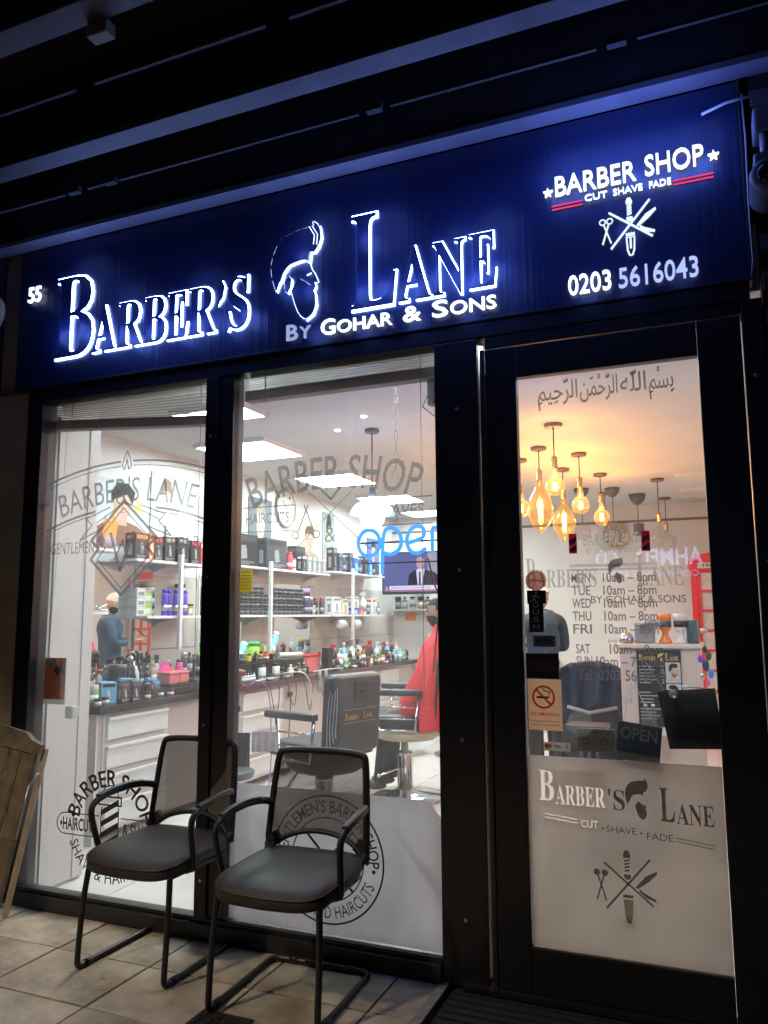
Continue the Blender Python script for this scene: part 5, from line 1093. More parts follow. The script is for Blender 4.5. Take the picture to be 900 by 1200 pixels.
m = MB(); m.lathe((-3.78, 2.96, ZC1), [(.045, 0), (.05, .012), (.04, .016)], 18); one(m, 'wax_tin', pc('cream'), 'flat cream tin at the front edge of the long counter', 'tin', G)
m = MB(); m.tube([(-3.98, 3.60, ZC1 + .20), (-3.93, 3.98, ZC1 + .19)], .028, 10); one(m, 'rolled_towel', pc('cream'), 'cream rolled towel lying on the drawer box', 'towel', G)
t = thing('salmon_box', 'red plastic box in the middle of the long counter', 'box', (-3.98, 4.2, ZC1)); m = MB(); m.bbox(-4.06, 4.02, ZC1, -3.88, 4.32, ZC1 + .16, .01); m.build('body', pc('salmon'), t); m = MB(); m.bbox(-4.065, 4.015, ZC1 + .161, -3.875, 4.325, ZC1 + .18, .005); m.build('lid', pc('red'), t)
m = MB(); m.bbox(-3.82, 4.22, ZC1, -3.74, 4.32, ZC1 + .25, .006); one(m, 'charging_stand', pc('black'), 'black upright charging stand right of the red box', 'stand', G)
for k, y in enumerate((3.96, 4.10)):
    m = MB(); m.lathe((-3.72 + .01, y, .70), [(.012, 0), (.022, .02), (.025, .14), (.022, .2), (.012, .22)], 12); one(m, 'hair_clipper', pc('grey'), 'grey clipper hanging at the counter edge, %s' % ('left one', 'right one')[k], 'hair clipper', 'hanging grey clippers')
m = MB(); m.tube(smooth_path([(-3.95, 3.25, ZC1 + .02), (-3.75, 3.35, ZC1 + .05), (-3.66, 3.52, ZC1 + .06), (-3.63, 3.60, ZC1 - .02), (-3.62, 3.64, .7), (-3.63, 3.66, .45)]), .007, 6); one(m, 'cable', mat('cream_cable', (.6, .57, .5), .4), 'thick cream cable looping off the long counter', 'cable')
m = MB(); m.tube(smooth_path([(-3.78, 3.95, ZC1 + .02), (-3.7, 4.1, ZC1 + .04), (-3.7, 4.4, ZC1 + .03), (-3.8, 4.6, ZC1 + .02)]), .006, 6); one(m, 'cable', MC['cream_cable'], 'cream cable lying by the charging stand', 'cable')
random.seed(21)
ORD = ('first', 'second', 'third', 'fourth', 'fifth', 'sixth', 'seventh', 'eighth', 'ninth', 'tenth', 'eleventh', 'twelfth', 'thirteenth', 'fourteenth', 'fifteenth', 'sixteenth', 'seventeenth', 'eighteenth', 'nineteenth', 'twentieth')
for tag_, (xa, ya, yb, place, hs_) in {'a': (-3.80, 3.02, 3.9, 'along the front edge of the maroon edged counter', .6), 'b': (-4.17, 2.55, 4.3, 'against the wall behind the long counter trays', 1.25), 'c': (-4.16, 1.0, 2.4, 'against the wall behind the left counter clutter', 1.15)}.items():
    y = ya; k = 0
    while y < yb and k < 20:
        kd, c, c2, h, w = random.choice((('bottle', 'black', 'silver', .2, .055), ('can', 'silver', 'black', .19, .05), ('spray', 'white', 'black', .24, .07), ('jar', 'amber', 'black', .09, .07), ('can', 'navy', 'white', .2, .05), ('brush', 'brown', 'black', .18, .05), ('bottle', 'beige', 'white', .2, .06), ('clipper', 'black', 'gold', .16, .04), ('can', 'red', 'black', .18, .05), ('pump', 'dark', 'silver', .2, .06)))
        if tag_ == 'a' and kd in ('spray', 'pump'): kd = 'can'
        prod(kd, xa + random.uniform(-.02, .02), y, ZC1, c, h * hs_, w, '%s %s, %s %s' % (c, {'can': 'spray can', 'pump': 'pump bottle', 'spray': 'spray bottle', 'clipper': 'hair clipper'}.get(kd, kd), ORD[k], place), kd, 'small goods ' + place, c2, rz=random.uniform(-.6, .6))
        y += w + random.uniform(.015, .07); k += 1
t = thing('cable', 'black cables tangled along the front of the long counter', 'cable', (-3.7, 3.5, .8))
for k in range(5):
    y = 2.9 + k * .32; m = MB(); m.tube(smooth_path([(-3.76, y, ZC1 + .01), (-3.70, y + .06, ZC1 + .02), (-3.69, y + .12, .72), (-3.70, y + .2, .5 + .1 * (k % 2)), (-3.71, y + .28, .74), (-3.74, y + .30, ZC1 + .01)]), .004, 6); m.build('cord', blk, t)
random.seed(11)
kinds = (('bottle', 'white', 'white', .25, .06), ('pump', 'white', 'white', .24, .07), ('spray', 'white', 'grey', .28, .08), ('can', 'black', 'red', .2, .055), ('bottle', 'amber', 'black', .2, .06), ('clipper', 'black', 'silver', .17, .04), ('jar', 'gold', 'black', .08, .07), ('can', 'silver', 'white', .22, .05), ('bottle', 'dark', 'yellow', .2, .06), ('spray', 'black', 'red', .25, .08), ('can', 'green', 'white', .18, .055), ('jar', 'red', 'black', .09, .08), ('bottle', 'sky', 'white', .26, .07), ('box', 'maroon', 'silver', .16, .09), ('can', 'yellow', 'black', .15, .05), ('brush', 'black', 'black', .2, .05))
ords = ('first', 'second', 'third', 'fourth', 'fifth', 'sixth', 'seventh', 'eighth', 'ninth', 'tenth')
G = 'bottles and tools on the far counter'
cc_ = {}
for row, x in ((0, -4.08), (1, -3.93), (2, -3.80)):
    y = 4.45 + row * .05
    while y < 6.75:
        kd, c, c2, h, w = random.choice(kinds); 
        if row == 2: h *= .6
        key = (c, kd); cc_[key] = cc_.get(key, 0) + 1
        n = cc_[key]; nm_ = {'can': 'spray can', 'pump': 'pump bottle', 'spray': 'spray bottle', 'clipper': 'hair clipper', 'box': 'carton'}.get(kd, kd)
        prod(kd, x + random.uniform(-.02, .02), y, ZC1, c, h * random.uniform(.9, 1.1), w, '%s %s with %s top on the far counter, %s such counting from the window' % (c, nm_, c2, ords[n - 1] if n <= 10 else 'last'), nm_, G, c2, rz=random.uniform(-.5, .5))
        y += w + random.uniform(.02, .09)
# back counter / wall shelf things
shelf = thing('wall_shelf', 'small white shelf on the back wall under the television', 'shelf', (-4.0, 7.1, 1.55), 'white wall shelves')
m = MB(); m.bbox(-4.2, 7.0, 1.53, -3.55, 7.27, 1.55, .003); m.build('board', lam, shelf)
for k, (x, kd, c) in enumerate(((-4.1, 'jar', 'navy'), (-4.0, 'bottle', 'grey'), (-3.88, 'spray', 'white'), (-3.76, 'jar', 'amber'), (-3.66, 'bottle', 'dark'))): prod(kd, x, 7.1, 1.552, c, .17, .09, '%s %s, %s on the small back wall shelf' % (c, 'spray bottle' if kd == 'spray' else kd, ords[k]), 'bottle', 'things on the small back wall shelf', 'black')
for k, (x, c) in enumerate(((-3.98, 'orange'), (-3.68, 'white'))):
    m = MB(); m.bbox(x - .08, 7.268, 1.39, x + .08, 7.276, 1.50, .002); one(m, 'wall_sticker', pc(c), c + ' rounded label under the small back wall shelf', 'label')
for k, (x, kd, c, c2, h) in enumerate(((-3.6, 'bottle', 'sky', 'white', .33), (-3.45, 'can', 'black', 'black', .25), (-3.3, 'spray', 'dark', 'red', .3), (-3.2, 'jar', 'green', 'white', .15), (-3.05, 'bottle', 'black', 'silver', .28), (-2.9, 'can', 'dark', 'yellow', .26), (-2.75, 'pump', 'white', 'white', .3), (-2.6, 'clipper', 'black', 'silver', .2), (-2.45, 'can', 'red', 'black', .24), (-2.3, 'bottle', 'black', 'black', .3))):
    prod(kd, x, 6.98, ZC1, c, h, .09, '%s %s with %s top on the back counter, %s from the left' % (c, {'can': 'can', 'spray': 'spray bottle', 'pump': 'pump bottle', 'clipper': 'clipper'}.get(kd, kd), c2, ords[k]), 'bottle', 'bottles on the back counter', c2)
# electric sockets and plugs
for k, (y, z) in enumerate(((2.53, .70), (3.42, .74), (2.56, .40))):
    t = thing('wall_socket', 'socket with black plug and cord on the counter front, ' + ('beside the mullion upper', 'right of the drawers', 'beside the mullion lower')[k], 'socket', (-3.76, y, z), 'sockets on the counter front')
    m = MB(); m.bbox(-3.768, y - .045, z - .045, -3.758, y + .045, z + .045, .003); m.build('plate', mat('grey_socket', (.4, .38, .36), .5), t)
    m = MB(); m.bbox(-3.757, y - .022, z - .03, -3.72, y + .022, z + .015, .006); m.tube([(-3.735, y, z - .03), (-3.735, y, z - .15), (-3.75, y - .02, .1)], .005, 6); m.build('plug', blk, t)
# ================================================================== PENDANT LAMPS
amberglass = glass('amber_bulb_glass', (1, .78, .45), 1.35, .03)
smoke = glass('clear_lamp_glass', (.93, .9, .88), 1.4, .10)
fil = emit('warm_filament', (1, .46, .10), 60)
def pendant(x, y, zs, zb, r, lab, shape='globe', lit_=True, e=15):
    t = thing('pendant_lamp', lab, 'pendant lamp', (x, y, ZC), 'pendant lamps over the shop')
    m = MB(); m.lathe((x, y, ZC - .028), [(.062, 0), (.066, .004), (.066, .024), (.06, .027)], 20); m.build('canopy', mat('bronze', (.22, .12, .07), .35, .9), t)
    m = MB(); m.cyl((x, y, zs + .05), (x, y, ZC - .028), .005, 6); m.build('flex', blk, t)
    m = MB(); m.lathe((x, y, zs - .045), [(.022, 0), (.024, .01), (.02, .05), (.024, .07), (.024, .09), (.012, .1)], 14); m.build('socket', brass, t)
    top = zs - .046
    if shape == 'globe': h = 2 * r; prof = [(.02, top - zb), (r * .42, r * .9)] + [(r * math.sin(R(a)), r * math.cos(R(a))) for a in range(35, 181, 12)]
    elif shape == 'oval': H = top - zb; prof = [(.02, H), (r * .4, H * .72), (r * .8, H * .4), (r, 0), (r * .93, -H * .3), (r * .65, -H * .58), (r * .25, -H * .72), (r * .22, -H * .82), (.001, -H * .86)]
    else: prof = [(.02, top - zb), (.03, r * .95), (r * .6, r * .85), (r * .95, r * .55), (r, 0), (r, -r * .75), (r * .97, -r * .8)]
    m = MB(); m.lathe((x, y, zb), [(max(a, .001), b) for a, b in prof], 22); m.build('bulb' if shape != 'bell' else 'lamp_shade', amberglass if lit_ else smoke, t)
    if lit_:
        m = MB(); H = r * (.9 if shape == 'globe' else 1.5)
        for k in range(4):
            a = k * PI / 2; m.tube([(x + .010 * math.cos(a), y + .010 * math.sin(a), zb - H * .5), (x + .013 * math.cos(a + .3), y + .013 * math.sin(a + .3), zb + H * .5)], .0032, 5)
        m.build('filament', fil, t)
        L = bpy.data.lights.new('bulb_light', 'POINT'); L.energy = e; L.color = (1, .48, .13); L.shadow_soft_size = .03; o = bpy.data.objects.new('bulb_light', L); COL.objects.link(o); o.location = (x, y, zb + .02)
    return t
pendant(-1.024, 2.478, 2.556, 2.386, .069, 'lit amber globe bulb pendant, topmost and nearest behind the door')
pendant(-1.287, 3.231, 2.604, 2.325, .107, 'large lit amber oval bulb pendant at the left of the cluster', 'oval')
pendant(-1.018, 3.619, 2.587, 2.394, .076, 'lit amber globe bulb pendant in the middle of the cluster')
pendant(-1.276, 4.288, 2.594, 2.332, .108, 'long lit amber oval bulb pendant low in the cluster', 'oval')
pendant(-.983, 4.722, 2.593, 2.414, .079, 'small lit amber globe bulb pendant at the right of the cluster')
pendant(-1.547, 3.667, 2.563, 2.401, .082, 'lit amber globe bulb pendant cut by the left edge of the door glass')
pendant(-1.10, 6.0, 2.50, 2.30, .12, 'unlit clear glass bulb pendant behind the amber ones', 'globe', False)
pendant(-.48, 5.275, 2.44, 2.22, .11, 'unlit pinkish glass bell pendant at the right of the door view', 'bell', False)
pendant(-.485, 6.704, 2.49, 2.30, .11, 'farther unlit glass bell pendant at the right', 'bell', False)
t = thing('pendant_lamp', 'grey pendant lamp with dome ceiling cup and cylinder shade', 'pendant lamp', (-.767, 6.3, ZC), 'pendant lamps over the shop')
gl = mat('lamp_grey', (.10, .10, .11), .5)
m = MB(); m.lathe((-.767, 6.3, ZC - .12), [(.03, 0), (.08, .05), (.10, .118)], 20); m.build('canopy', gl, t)
m = MB(); m.cyl((-.767, 6.3, 2.5), (-.767, 6.3, ZC - .12), .006, 6); m.build('flex', gl, t)
m = MB(); m.lathe((-.767, 6.3, 2.37), [(.055, 0), (.06, .002), (.06, .13), (.05, .135)], 18); m.build('lamp_shade', gl, t)
m = MB(); m.lathe((-.767, 6.3, 2.18), [(.04, 0), (.045, .01), (.045, .188), (.03, .19)], 14); m.build('glass_tube', smoke, t)
for k, (x, y) in enumerate(((-1.30, 5.6), (-.98, 5.7))):
    t = thing('pendant_lamp', 'small unlit pendant with dark dome cup, %s behind the amber bulbs' % ('left', 'right')[k], 'pendant lamp', (x, y, ZC), 'pendant lamps over the shop')
    m = MB(); m.lathe((x, y, ZC - .1), [(.03, 0), (.07, .05), (.085, .098)], 18); m.build('canopy', gl, t)
    m = MB(); m.cyl((x, y, 2.45), (x, y, ZC - .1), .005, 6); m.build('flex', gl, t)
    m = MB(); m.sphere((x, y, 2.36), .09, 16, 10); m.build('bulb', smoke, t)
# white globe lamp in the right window
t = thing('pendant_lamp', 'bright bluish white glowing bell lamp above the neon sign', 'pendant lamp', (-2.303, 2.08, ZC), 'pendant lamps over the shop')
m = MB(); m.lathe((-2.303, 2.08, ZC - .03), [(.05, 0), (.055, .004), (.055, .026), (.05, .029)], 18); m.build('canopy', gl, t)
m = MB(); m.cyl((-2.303, 2.08, 2.40), (-2.303, 2.08, ZC - .03), .006, 6); m.build('flex', gl, t)
m = MB(); m.lathe((-2.303, 2.08, 2.33), [(.03, 0), (.03, .05), (.018, .075)], 14); m.build('socket', gl, t)
m = MB(); m.lathe((-2.303, 2.08, 2.10), [(.001, 0), (.055, .01), (.085, .05), (.10, .12), (.10, .15), (.06, .205), (.03, .229)], 24); m.build('bulb', emit('cool_white_bulb', (.62, .78, 1.0), 22), t)
m = MB(); m.lathe((-2.303, 2.08, 2.20), [(.165, 0), (.155, .04), (.12, .08), (.05, .12), (.03, .128)], 26); m.build('lamp_shade', film('opal_shade', (.75, .82, .95), .55, .6), t)

# ================================================================== BARBER CHAIRS
def barber_chair(x, y, yaw, label, back, shell, seat_z=.55, logo=False, lean=0.0):
    """local: chair faces -Y, origin at the foot of the column"""
    t = thing('barber_chair', label, 'barber chair', (x, y, .004), 'barber chairs', yaw)
    B = lambda mb, n, mt, p=t: mb.build(n, mt, p, world=False)
    m = MB(); m.lathe((0, 0, 0), [(.34, 0), (.345, .012), (.33, .022), (.20, .04), (.09, .055), (.07, .07)], 40); B(m, 'base_disc', chrome)
    m = MB(); m.lathe((0, 0, .07), [(.062, 0), (.062, .26), (.066, .262), (.066, .29), (.03, .30), (.03, seat_z - .16)], 24); B(m, 'column', chrome)
    m = MB(); m.tube([(.06, 0, .24), (.16, -.05, .24), (.30, -.14, .22)], .008, 8); m.sphere((.31, -.145, .22), .016, 8, 6); B(m, 'pump_lever', chrome)
    z = seat_z
    m = MB(); m.lathe((0, .02, z - .13), [(.10, 0), (.22, .015), (.27, .05), (.285, .10), (.27, .11)], 32); 
    for i, v in enumerate(m.v): m.v[i] = (v[0] * 1.0, v[1] * 1.02, v[2])
    B(m, 'seat_shell', shell)
    m = MB(); m.bbox(-.26, -.29, z - .015, .26, .24, z + .09, .035); B(m, 'seat_cushion', back)
    m = MB(); Mb = Matrix.Translation((0, .25, z + .02)) @ Matrix.Rotation(R(-8 - lean), 4, 'X')
    m.bbox(-.25, -.075, 0, .25, .055, .53, .06, M=Mb, seg=5); bk = B(m, 'backrest', back)
    m = MB(); m.bbox(-.205, .050, .04, .205, .060, .48, .004, M=Mb); B(m, 'back_panel', mat('graphite_back_panel', (.035, .032, .03), .32, 0, .15, 10), t)
    m = MB(); m.bbox(-.06, .065, .36, .06, .072, .49, .003, M=Mb); m.sphere((0, .078, .42), .012, 8, 6, M=Mb); B(m, 'headrest_socket', blk)
    m = MB(); m.bbox(-.12, -.06, .535, .12, .02, .68, .03, M=Mb)
    if not logo: B(m, 'headrest', back)
    for s in (-1, 1):
        m = MB(); m.bbox(s * .30 - .035, -.26, z + .25, s * .30 + .035, .20, z + .30, .018); B(m, 'armrest', back)
        m = MB(); x0 = s * .285
        m.tube([(x0, -.18, z + .25), (x0, -.15, z - .02), (x0, .14, z - .02), (x0, .17, z + .25)], .013, 8); m.tube([(x0, -.165, z + .16), (x0, .16, z + .16)], .007, 6); m.tube([(x0, -.16, z + .07), (x0, .15, z + .07)], .007, 6); B(m, 'arm_frame', chrome)
    m = MB(); m.tube([(-.12, -.25, z - .04), (-.12, -.46, z - .30), (-.12, -.50, z - .33)], .012, 8); m.tube([(.12, -.25, z - .04), (.12, -.46, z - .30), (.12, -.50, z - .33)], .012, 8); B(m, 'footrest_arm', chrome)
    m = MB(); m.bbox(-.19, -.60, z - .36, .19, -.44, z - .335, .01); B(m, 'footrest', chrome)
    if logo:
        Mt = Mb @ Matrix.Translation((0, .0655, 0)) @ Matrix.Rotation(PI, 4, 'Z')
        m = MB(); text(m, 'B', -.155, -.125, .235, .045, -.001, 0, 0, True, M=Mt); text(m, "ARBER'S", -.12, -.02, .235, .03, -.001, 0, 0, True, M=Mt); text(m, 'L', .035, .06, .235, .045, -.001, 0, 0, True, M=Mt); text(m, 'ANE', .065, .13, .235, .03, -.001, 0, 0, True, M=Mt)
        text(m, 'EST. 2018', -.04, .04, .15, .014, -.001, M=Mt) if False else None
        B(m, 'logo', gold)
        m = MB()
        for zz in (.215, .30): m.box(-.16, -.001, zz, .16, .0, zz + .003, M=Mt)
        B(m, 'logo_rule', silv)
        for k in range(4):
            m = MB(); xx = .252 - .006 * k
            m.tube([tuple(Mb @ Vector(p)) for p in smooth_path([(xx - .02, .02, .525), (xx, .04 + .02 * k - .03, .40), (xx + .006, .02 * k, .22 - .03 * k), (xx + .0, .02 * k + .01, .02 + .04 * k)])], .003, 5); B(m, 'hanging_cord', mat('pale_grey_cord', (.35, .36, .38), .6))
    return t
barber_chair(-2.56, 1.82, R(-106), 'black barber chair seen from behind with gold logo on its back', leather, blk, .52, True, -5)
t = barber_chair(-2.40, 2.95, R(-80), 'barber chair with cream underside and chrome base under the client', leather, mat('cream_shell', (.62, .55, .33), .35, 0, .05, 3), .58, False, 4)
barber_chair(-2.5, 5.0, R(-75), 'far black barber chair behind the client', leather, blk, .55)
# towels on the near chair
G = 'towels over the near barber chair arm'
for k, (x, y, c, w, nm, lb) in enumerate(((-2.98, 1.42, 'charcoal', .16, 'towel', 'long charcoal towel hung at the front of the near barber chair arm'), (-2.84, 1.53, 'pale', .17, 'towel', 'pale ribbed towel hung beside the charcoal one'))):
    m = MB(); n = 14; z1, z0 = .69, (.40, .56)[k]
    dx, dy = .88, .47
    for s in (0, 1):
        vs = []
        for j in range(9):
            zz = z1 + (z0 - z1) * j / 8
            for i in range(n + 1):
                a = i / n; off = .012 * math.sin(a * 22) * (j / 8 + .2)
                vs.append((x + dx * (a - .5) * w + .47 * (off - s * .008), y + dy * (a - .5) * w - .88 * (off - s * .008) - .04, zz))
        m.add(vs, [((j * (n + 1) + i), (j + 1) * (n + 1) + i, (j + 1) * (n + 1) + i + 1, j * (n + 1) + i + 1) for j in range(8) for i in range(n)], True)
    one(m, nm, mat(c + '_towel', (.03, .03, .035) if k == 0 else (.5, .42, .42), .9, 0, .2, 40, .3), lb, 'towel', G)
m = MB(); m.lathe((-2.95, 1.25, 0), [(.16, 0), (.16, .004), (.03, .02), (.03, .42), (.15, .43), (.16, .47), (.14, .48)], 20); one(m, 'stool', mat('grey_stool', (.10, .11, .11), .4), 'small grey round stool in front of the near barber chair', 'stool')

# ================================================================== PEOPLE
def skinned(name, joints, edges, m, parent, sub=2):
    me = bpy.data.meshes.new(name); me.from_pydata([j[0] for j in joints], edges, []); o = bpy.data.objects.new(name, me); COL.objects.link(o)
    sk_ = o.modifiers.new('s', 'SKIN'); sb = o.modifiers.new('u', 'SUBSURF'); sb.levels = sub; sb.render_levels = sub
    if not me.skin_vertices: 
        bm = bmesh.new(); bm.from_mesh(me); bm.verts.layers.skin.verify(); bm.to_mesh(me); bm.free()
    for i, j in enumerate(joints):
        r = j[1]; me.skin_vertices[0].data[i].radius = r if isinstance(r, tuple) else (r, r)
    me.skin_vertices[0].data[0].use_root = True
    bpy.context.view_layer.update(); dg = bpy.context.evaluated_depsgraph_get(); nm = bpy.data.meshes.new_from_object(o.evaluated_get(dg)); nm.name = name
    bpy.data.objects.remove(o); nm.materials.clear(); nm.materials.append(m)
    for p in nm.polygons: p.use_smooth = True
    q = bpy.data.objects.new(name, nm); COL.objects.link(q); q.parent = parent; return q
def head_mesh(parent, at, facing, m, s=1.0, nm='head', pitch=0):
    """head facing local -Y then rotated; at = centre of the head"""
    T = Matrix.Translation(at) @ Matrix.Rotation(facing, 4, 'Z') @ Matrix.Rotation(pitch, 4, 'X') @ Matrix.Scale(s, 4)
    mb = MB(); nu, nv = 28, 22; vs = []
    for j in range(nv + 1):
        ph = PI * j / nv
        for i in range(nu):
            th = 2 * PI * i / nu
            x = .076 * math.sin(ph) * math.cos(th); y = .098 * math.sin(ph) * math.sin(th); z = .118 * math.cos(ph)
            f = max(0, -y / .098)
            if z < 0: x *= 1 - .32 * (-z / .118) ** 1.6; y = y * (1 - .16 * (-z / .118)) - .012 * (-z / .118)
            if f > .75 and abs(x) < .018 and -.045 < z < .02: y -= .022 * (1 - abs(x) / .018) * (1 - (z + .045) / .065 * .8)       # nose
            if f > .6 and .008 < z < .032 and .014 < abs(x) < .045: y += .008                                                   # eye sockets
            if f > .6 and .034 < z < .05: y -= .004
            if f > .6 and -.075 < z < -.055 and abs(x) < .028: y -= .006                                                       # lips
            if f > .5 and z < -.095: y -= .008
            vs.append(T @ Vector((x, y, z)))
    fs = [(j * nu + i, (j + 1) * nu + i, (j + 1) * nu + (i + 1) % nu, j * nu + (i + 1) % nu) for j in range(nv) for i in range(nu)]
    mb.add(vs, fs, True); h = mb.build(nm, m, parent, world=False)
    e = MB(); 
    for sx in (-1, 1): e.sphere((sx * .078, .008, -.004), .026, 10, 8, .35, .7, 1.1, M=T)
    e.build('ears', m, parent, world=False)
    e = MB()
    for sx in (-1, 1): e.sphere((sx * .030, -.083, .018), .011, 10, 6, M=T)
    e.build('eyes', mat('eye_dark', (.05, .03, .02), .2), parent, world=False)
    e = MB(); 
    for sx in (-1, 1): e.tube([tuple(T @ Vector(p)) for p in ((sx * .014, -.096, .040), (sx * .032, -.093, .046), (sx * .052, -.076, .040))], .0045, 6)
    e.build('eyebrows', hair, parent, world=False)
    e = MB(); e.tube([tuple(T @ Vector(p)) for p in ((-.022, -.094, -.062), (0, -.102, -.060), (.022, -.094, -.062))], .005, 6); e.build('mouth', mat('lips', (.35, .13, .11), .5), parent, world=False)
    return T
def shell_of(T, parent, nm, m, zmin, zmax, k=1.06, test=None, seg=28, thick=.006):
    mb = MB(); nu, nv = seg, 18; vs = []; keep = []
    for j in range(nv + 1):
        ph = PI * j / nv
        for i in range(nu):
            th = 2 * PI * i / nu
            x = .076 * k * math.sin(ph) * math.cos(th); y = .098 * k * math.sin(ph) * math.sin(th); z = .118 * k * math.cos(ph)
            if z < 0: x *= 1 - .32 * (-z / .118) ** 1.6; y = y * (1 - .16 * (-z / .118)) - .012 * (-z / .118)
            vs.append((x, y, z))
    fs = []
    for j in range(nv):
        for i in range(nu):
            f = (j * nu + i, (j + 1) * nu + i, (j + 1) * nu + (i + 1) % nu, j * nu + (i + 1) % nu)
            c = sum((Vector(vs[q]) for q in f), Vector()) / 4
            if zmin <= c.z <= zmax and (test is None or test(c)): fs.append(f)
    mb.add([T @ Vector(v) for v in vs], fs, True); return mb.build(nm, m, parent, world=False)
def hand(parent, P, d, up, m, s=1.0, curl=.5):
    """palm at P pointing along d, palm normal up; five separate bent fingers"""
    d = Vector(d).normalized(); u = Vector(up); u = (u - d * u.dot(d)).normalized(); w = d.cross(u)
    q = lambda a, b, c: tuple(Vector(P) + d * a * s + w * b * s + u * c * s)
    J = [(q(0, 0, 0), (.026 * s, .016 * s)), (q(.045, 0, 0), (.036 * s, .014 * s)), (q(.085, 0, 0), (.038 * s, .012 * s))]; E_ = [(0, 1), (1, 2)]
    h = skinned('hand', J, E_, m, parent, 2)
    for k, (b, L_) in enumerate(((-.028, .068), (-.010, .078), (.009, .073), (.026, .056))):
        c = curl; pts = [q(.080, b, 0), q(.080 + L_ * .42, b * 1.08, -L_ * .1 * c), q(.080 + L_ * .75, b * 1.1, -L_ * .45 * c), q(.080 + L_ * .9, b * 1.1, -L_ * .8 * c)]
        mb = MB(); mb.tube(smooth_path(pts, 1), [.0088 * s, .0088 * s, .0082 * s, .0078 * s, .007 * s, .0062 * s][:len(smooth_path(pts, 1))] if len(smooth_path(pts, 1)) <= 6 else .008 * s, 8); mb.build('finger', m, parent, world=False)
    mb = MB(); mb.tube(smooth_path([q(.02, -.024, 0), q(.045, -.052, -.006), q(.078, -.058, -.02)], 1), .0098 * s, 8); mb.build('thumb', m, parent, world=False)

# barber: white knitted cap, blue jacket, looking at the phone in his hand (seen in the mirror and behind the door)
bx, by = -1.50, 4.20
pb = thing('person', 'standing man in white knitted cap and dark blue denim jacket holding a phone', 'person', (bx, by, .004))
def loc(x, y, z): return (x, y, z)
F = R(-140)   # facing direction of the body
Rb = Matrix.Rotation(F, 4, 'Z')
def bl(x, y, z): v = Rb @ Vector((x, y, z)); return (v.x, v.y, v.z)
J = [(bl(0, 0, .93), (.155, .11)), (bl(0, 0, 1.10), (.15, .11)), (bl(0, .005, 1.30), (.185, .12)), (bl(0, .01, 1.43), (.12, .085)), (bl(0, -.005, 1.50), (.058, .058)),
     (bl(-.19, .01, 1.40), .066), (bl(-.25, -.02, 1.14), .050), (bl(-.10, -.24, 1.18), .036),
     (bl(.19, .01, 1.40), .066), (bl(.25, -.04, 1.14), .050), (bl(.12, -.25, 1.16), .036),
     (bl(-.095, 0, .80), .092), (bl(-.10, -.01, .46), .062), (bl(-.10, .02, .10), .044),
     (bl(.095, 0, .80), .092), (bl(.10, -.01, .46), .062), (bl(.10, .02, .10), .044)]
skinned('body', [j for j in J], [(0, 1), (1, 2), (2, 3), (3, 4), (3, 5), (5, 6), (6, 7), (3, 8), (8, 9), (9, 10), (0, 11), (11, 12), (12, 13), (0, 14), (14, 15), (15, 16)], denim, pb, 2)
m = MB(); Tn = Matrix()
m.add([bl(*p) for p in ((-.17, -.13, .90), (.17, -.13, .90), (.16, .13, .90), (-.16, .13, .90), (-.20, -.03, .1), (.2, -.03, .1))], [])
m = MB()
for sx in (-1, 1): m.tube([bl(sx * .095, 0, .90), bl(sx * .10, 0, .62), bl(sx * .10, -.005, .46), bl(sx * .10, .015, .06)], [.115, .092, .075, .066], 16)
m.build('trousers', mat('dark_trousers', (.02, .02, .025), .85), pb, world=False)
for sx in (-1, 1): m = MB(); v = bl(sx * .10, -.05, .045); m.sphere(v, .075, 14, 8, .6, 1.6, .6, M=Matrix()); m.build('shoe', blk, pb, world=False)
T = head_mesh(pb, bl(0, -.035, 1.62), F, skin, 1.0, 'head', R(14))
shell_of(T, pb, 'knitted_cap', mat('white_knit', (.88, .88, .86), .9, 0, .1, 60, .6), .015, .2, 1.17)
shell_of(T, pb, 'beard', hair, -.2, -.035, 1.045, lambda c: c.y < .035)
hand(pb, bl(-.07, -.27, 1.19), bl(.45, -.75, .3), bl(0, 0, 1), skin, 1.0, .7); hand(pb, bl(.10, -.28, 1.17), bl(-.35, -.8, .35), bl(0, 0, 1), skin, 1.0, .8)
m = MB(); m.bbox(-.035, -.006, -.07, .035, .006, .07, .004, M=Matrix.Translation(bl(.03, -.37, 1.25)) @ Rb @ Matrix.Rotation(R(-50), 4, 'X')); o = m.build('mobile_phone', blk); o.location = (bx, by, .004); tag(o, 'black mobile phone held in the barber\'s hands', 'phone')

# client: seated in the second chair, profile to the left, red cape
cx_, cy_ = -2.10, 3.05
pcn = thing('person', 'seated client wrapped in a red cape, dark hair, facing left', 'person', (cx_, cy_, .004))
Fc = R(-86); Rc = Matrix.Rotation(Fc, 4, 'Z')
def cl_(x, y, z): v = Rc @ Vector((x, y, z)); return (v.x, v.y, v.z)
J = [(cl_(0, .04, .72), (.16, .12)), (cl_(0, .05, .95), (.15, .11)), (cl_(0, .03, 1.12), (.18, .12)), (cl_(0, .02, 1.24), (.11, .08)), (cl_(0, .0, 1.33), (.055, .055)),
     (cl_(-.19, .02, 1.20), .06), (cl_(-.22, -.02, .95), .045), (cl_(-.14, -.22, .90), .034), (cl_(.19, .02, 1.20), .06), (cl_(.22, -.02, .95), .045), (cl_(.14, -.22, .90), .034),
     (cl_(-.10, -.18, .70), .085), (cl_(-.11, -.42, .66), .062), (cl_(-.11, -.50, .30), .045), (cl_(.10, -.18, .70), .085), (cl_(.11, -.42, .66), .062), (cl_(.11, -.50, .30), .045)]
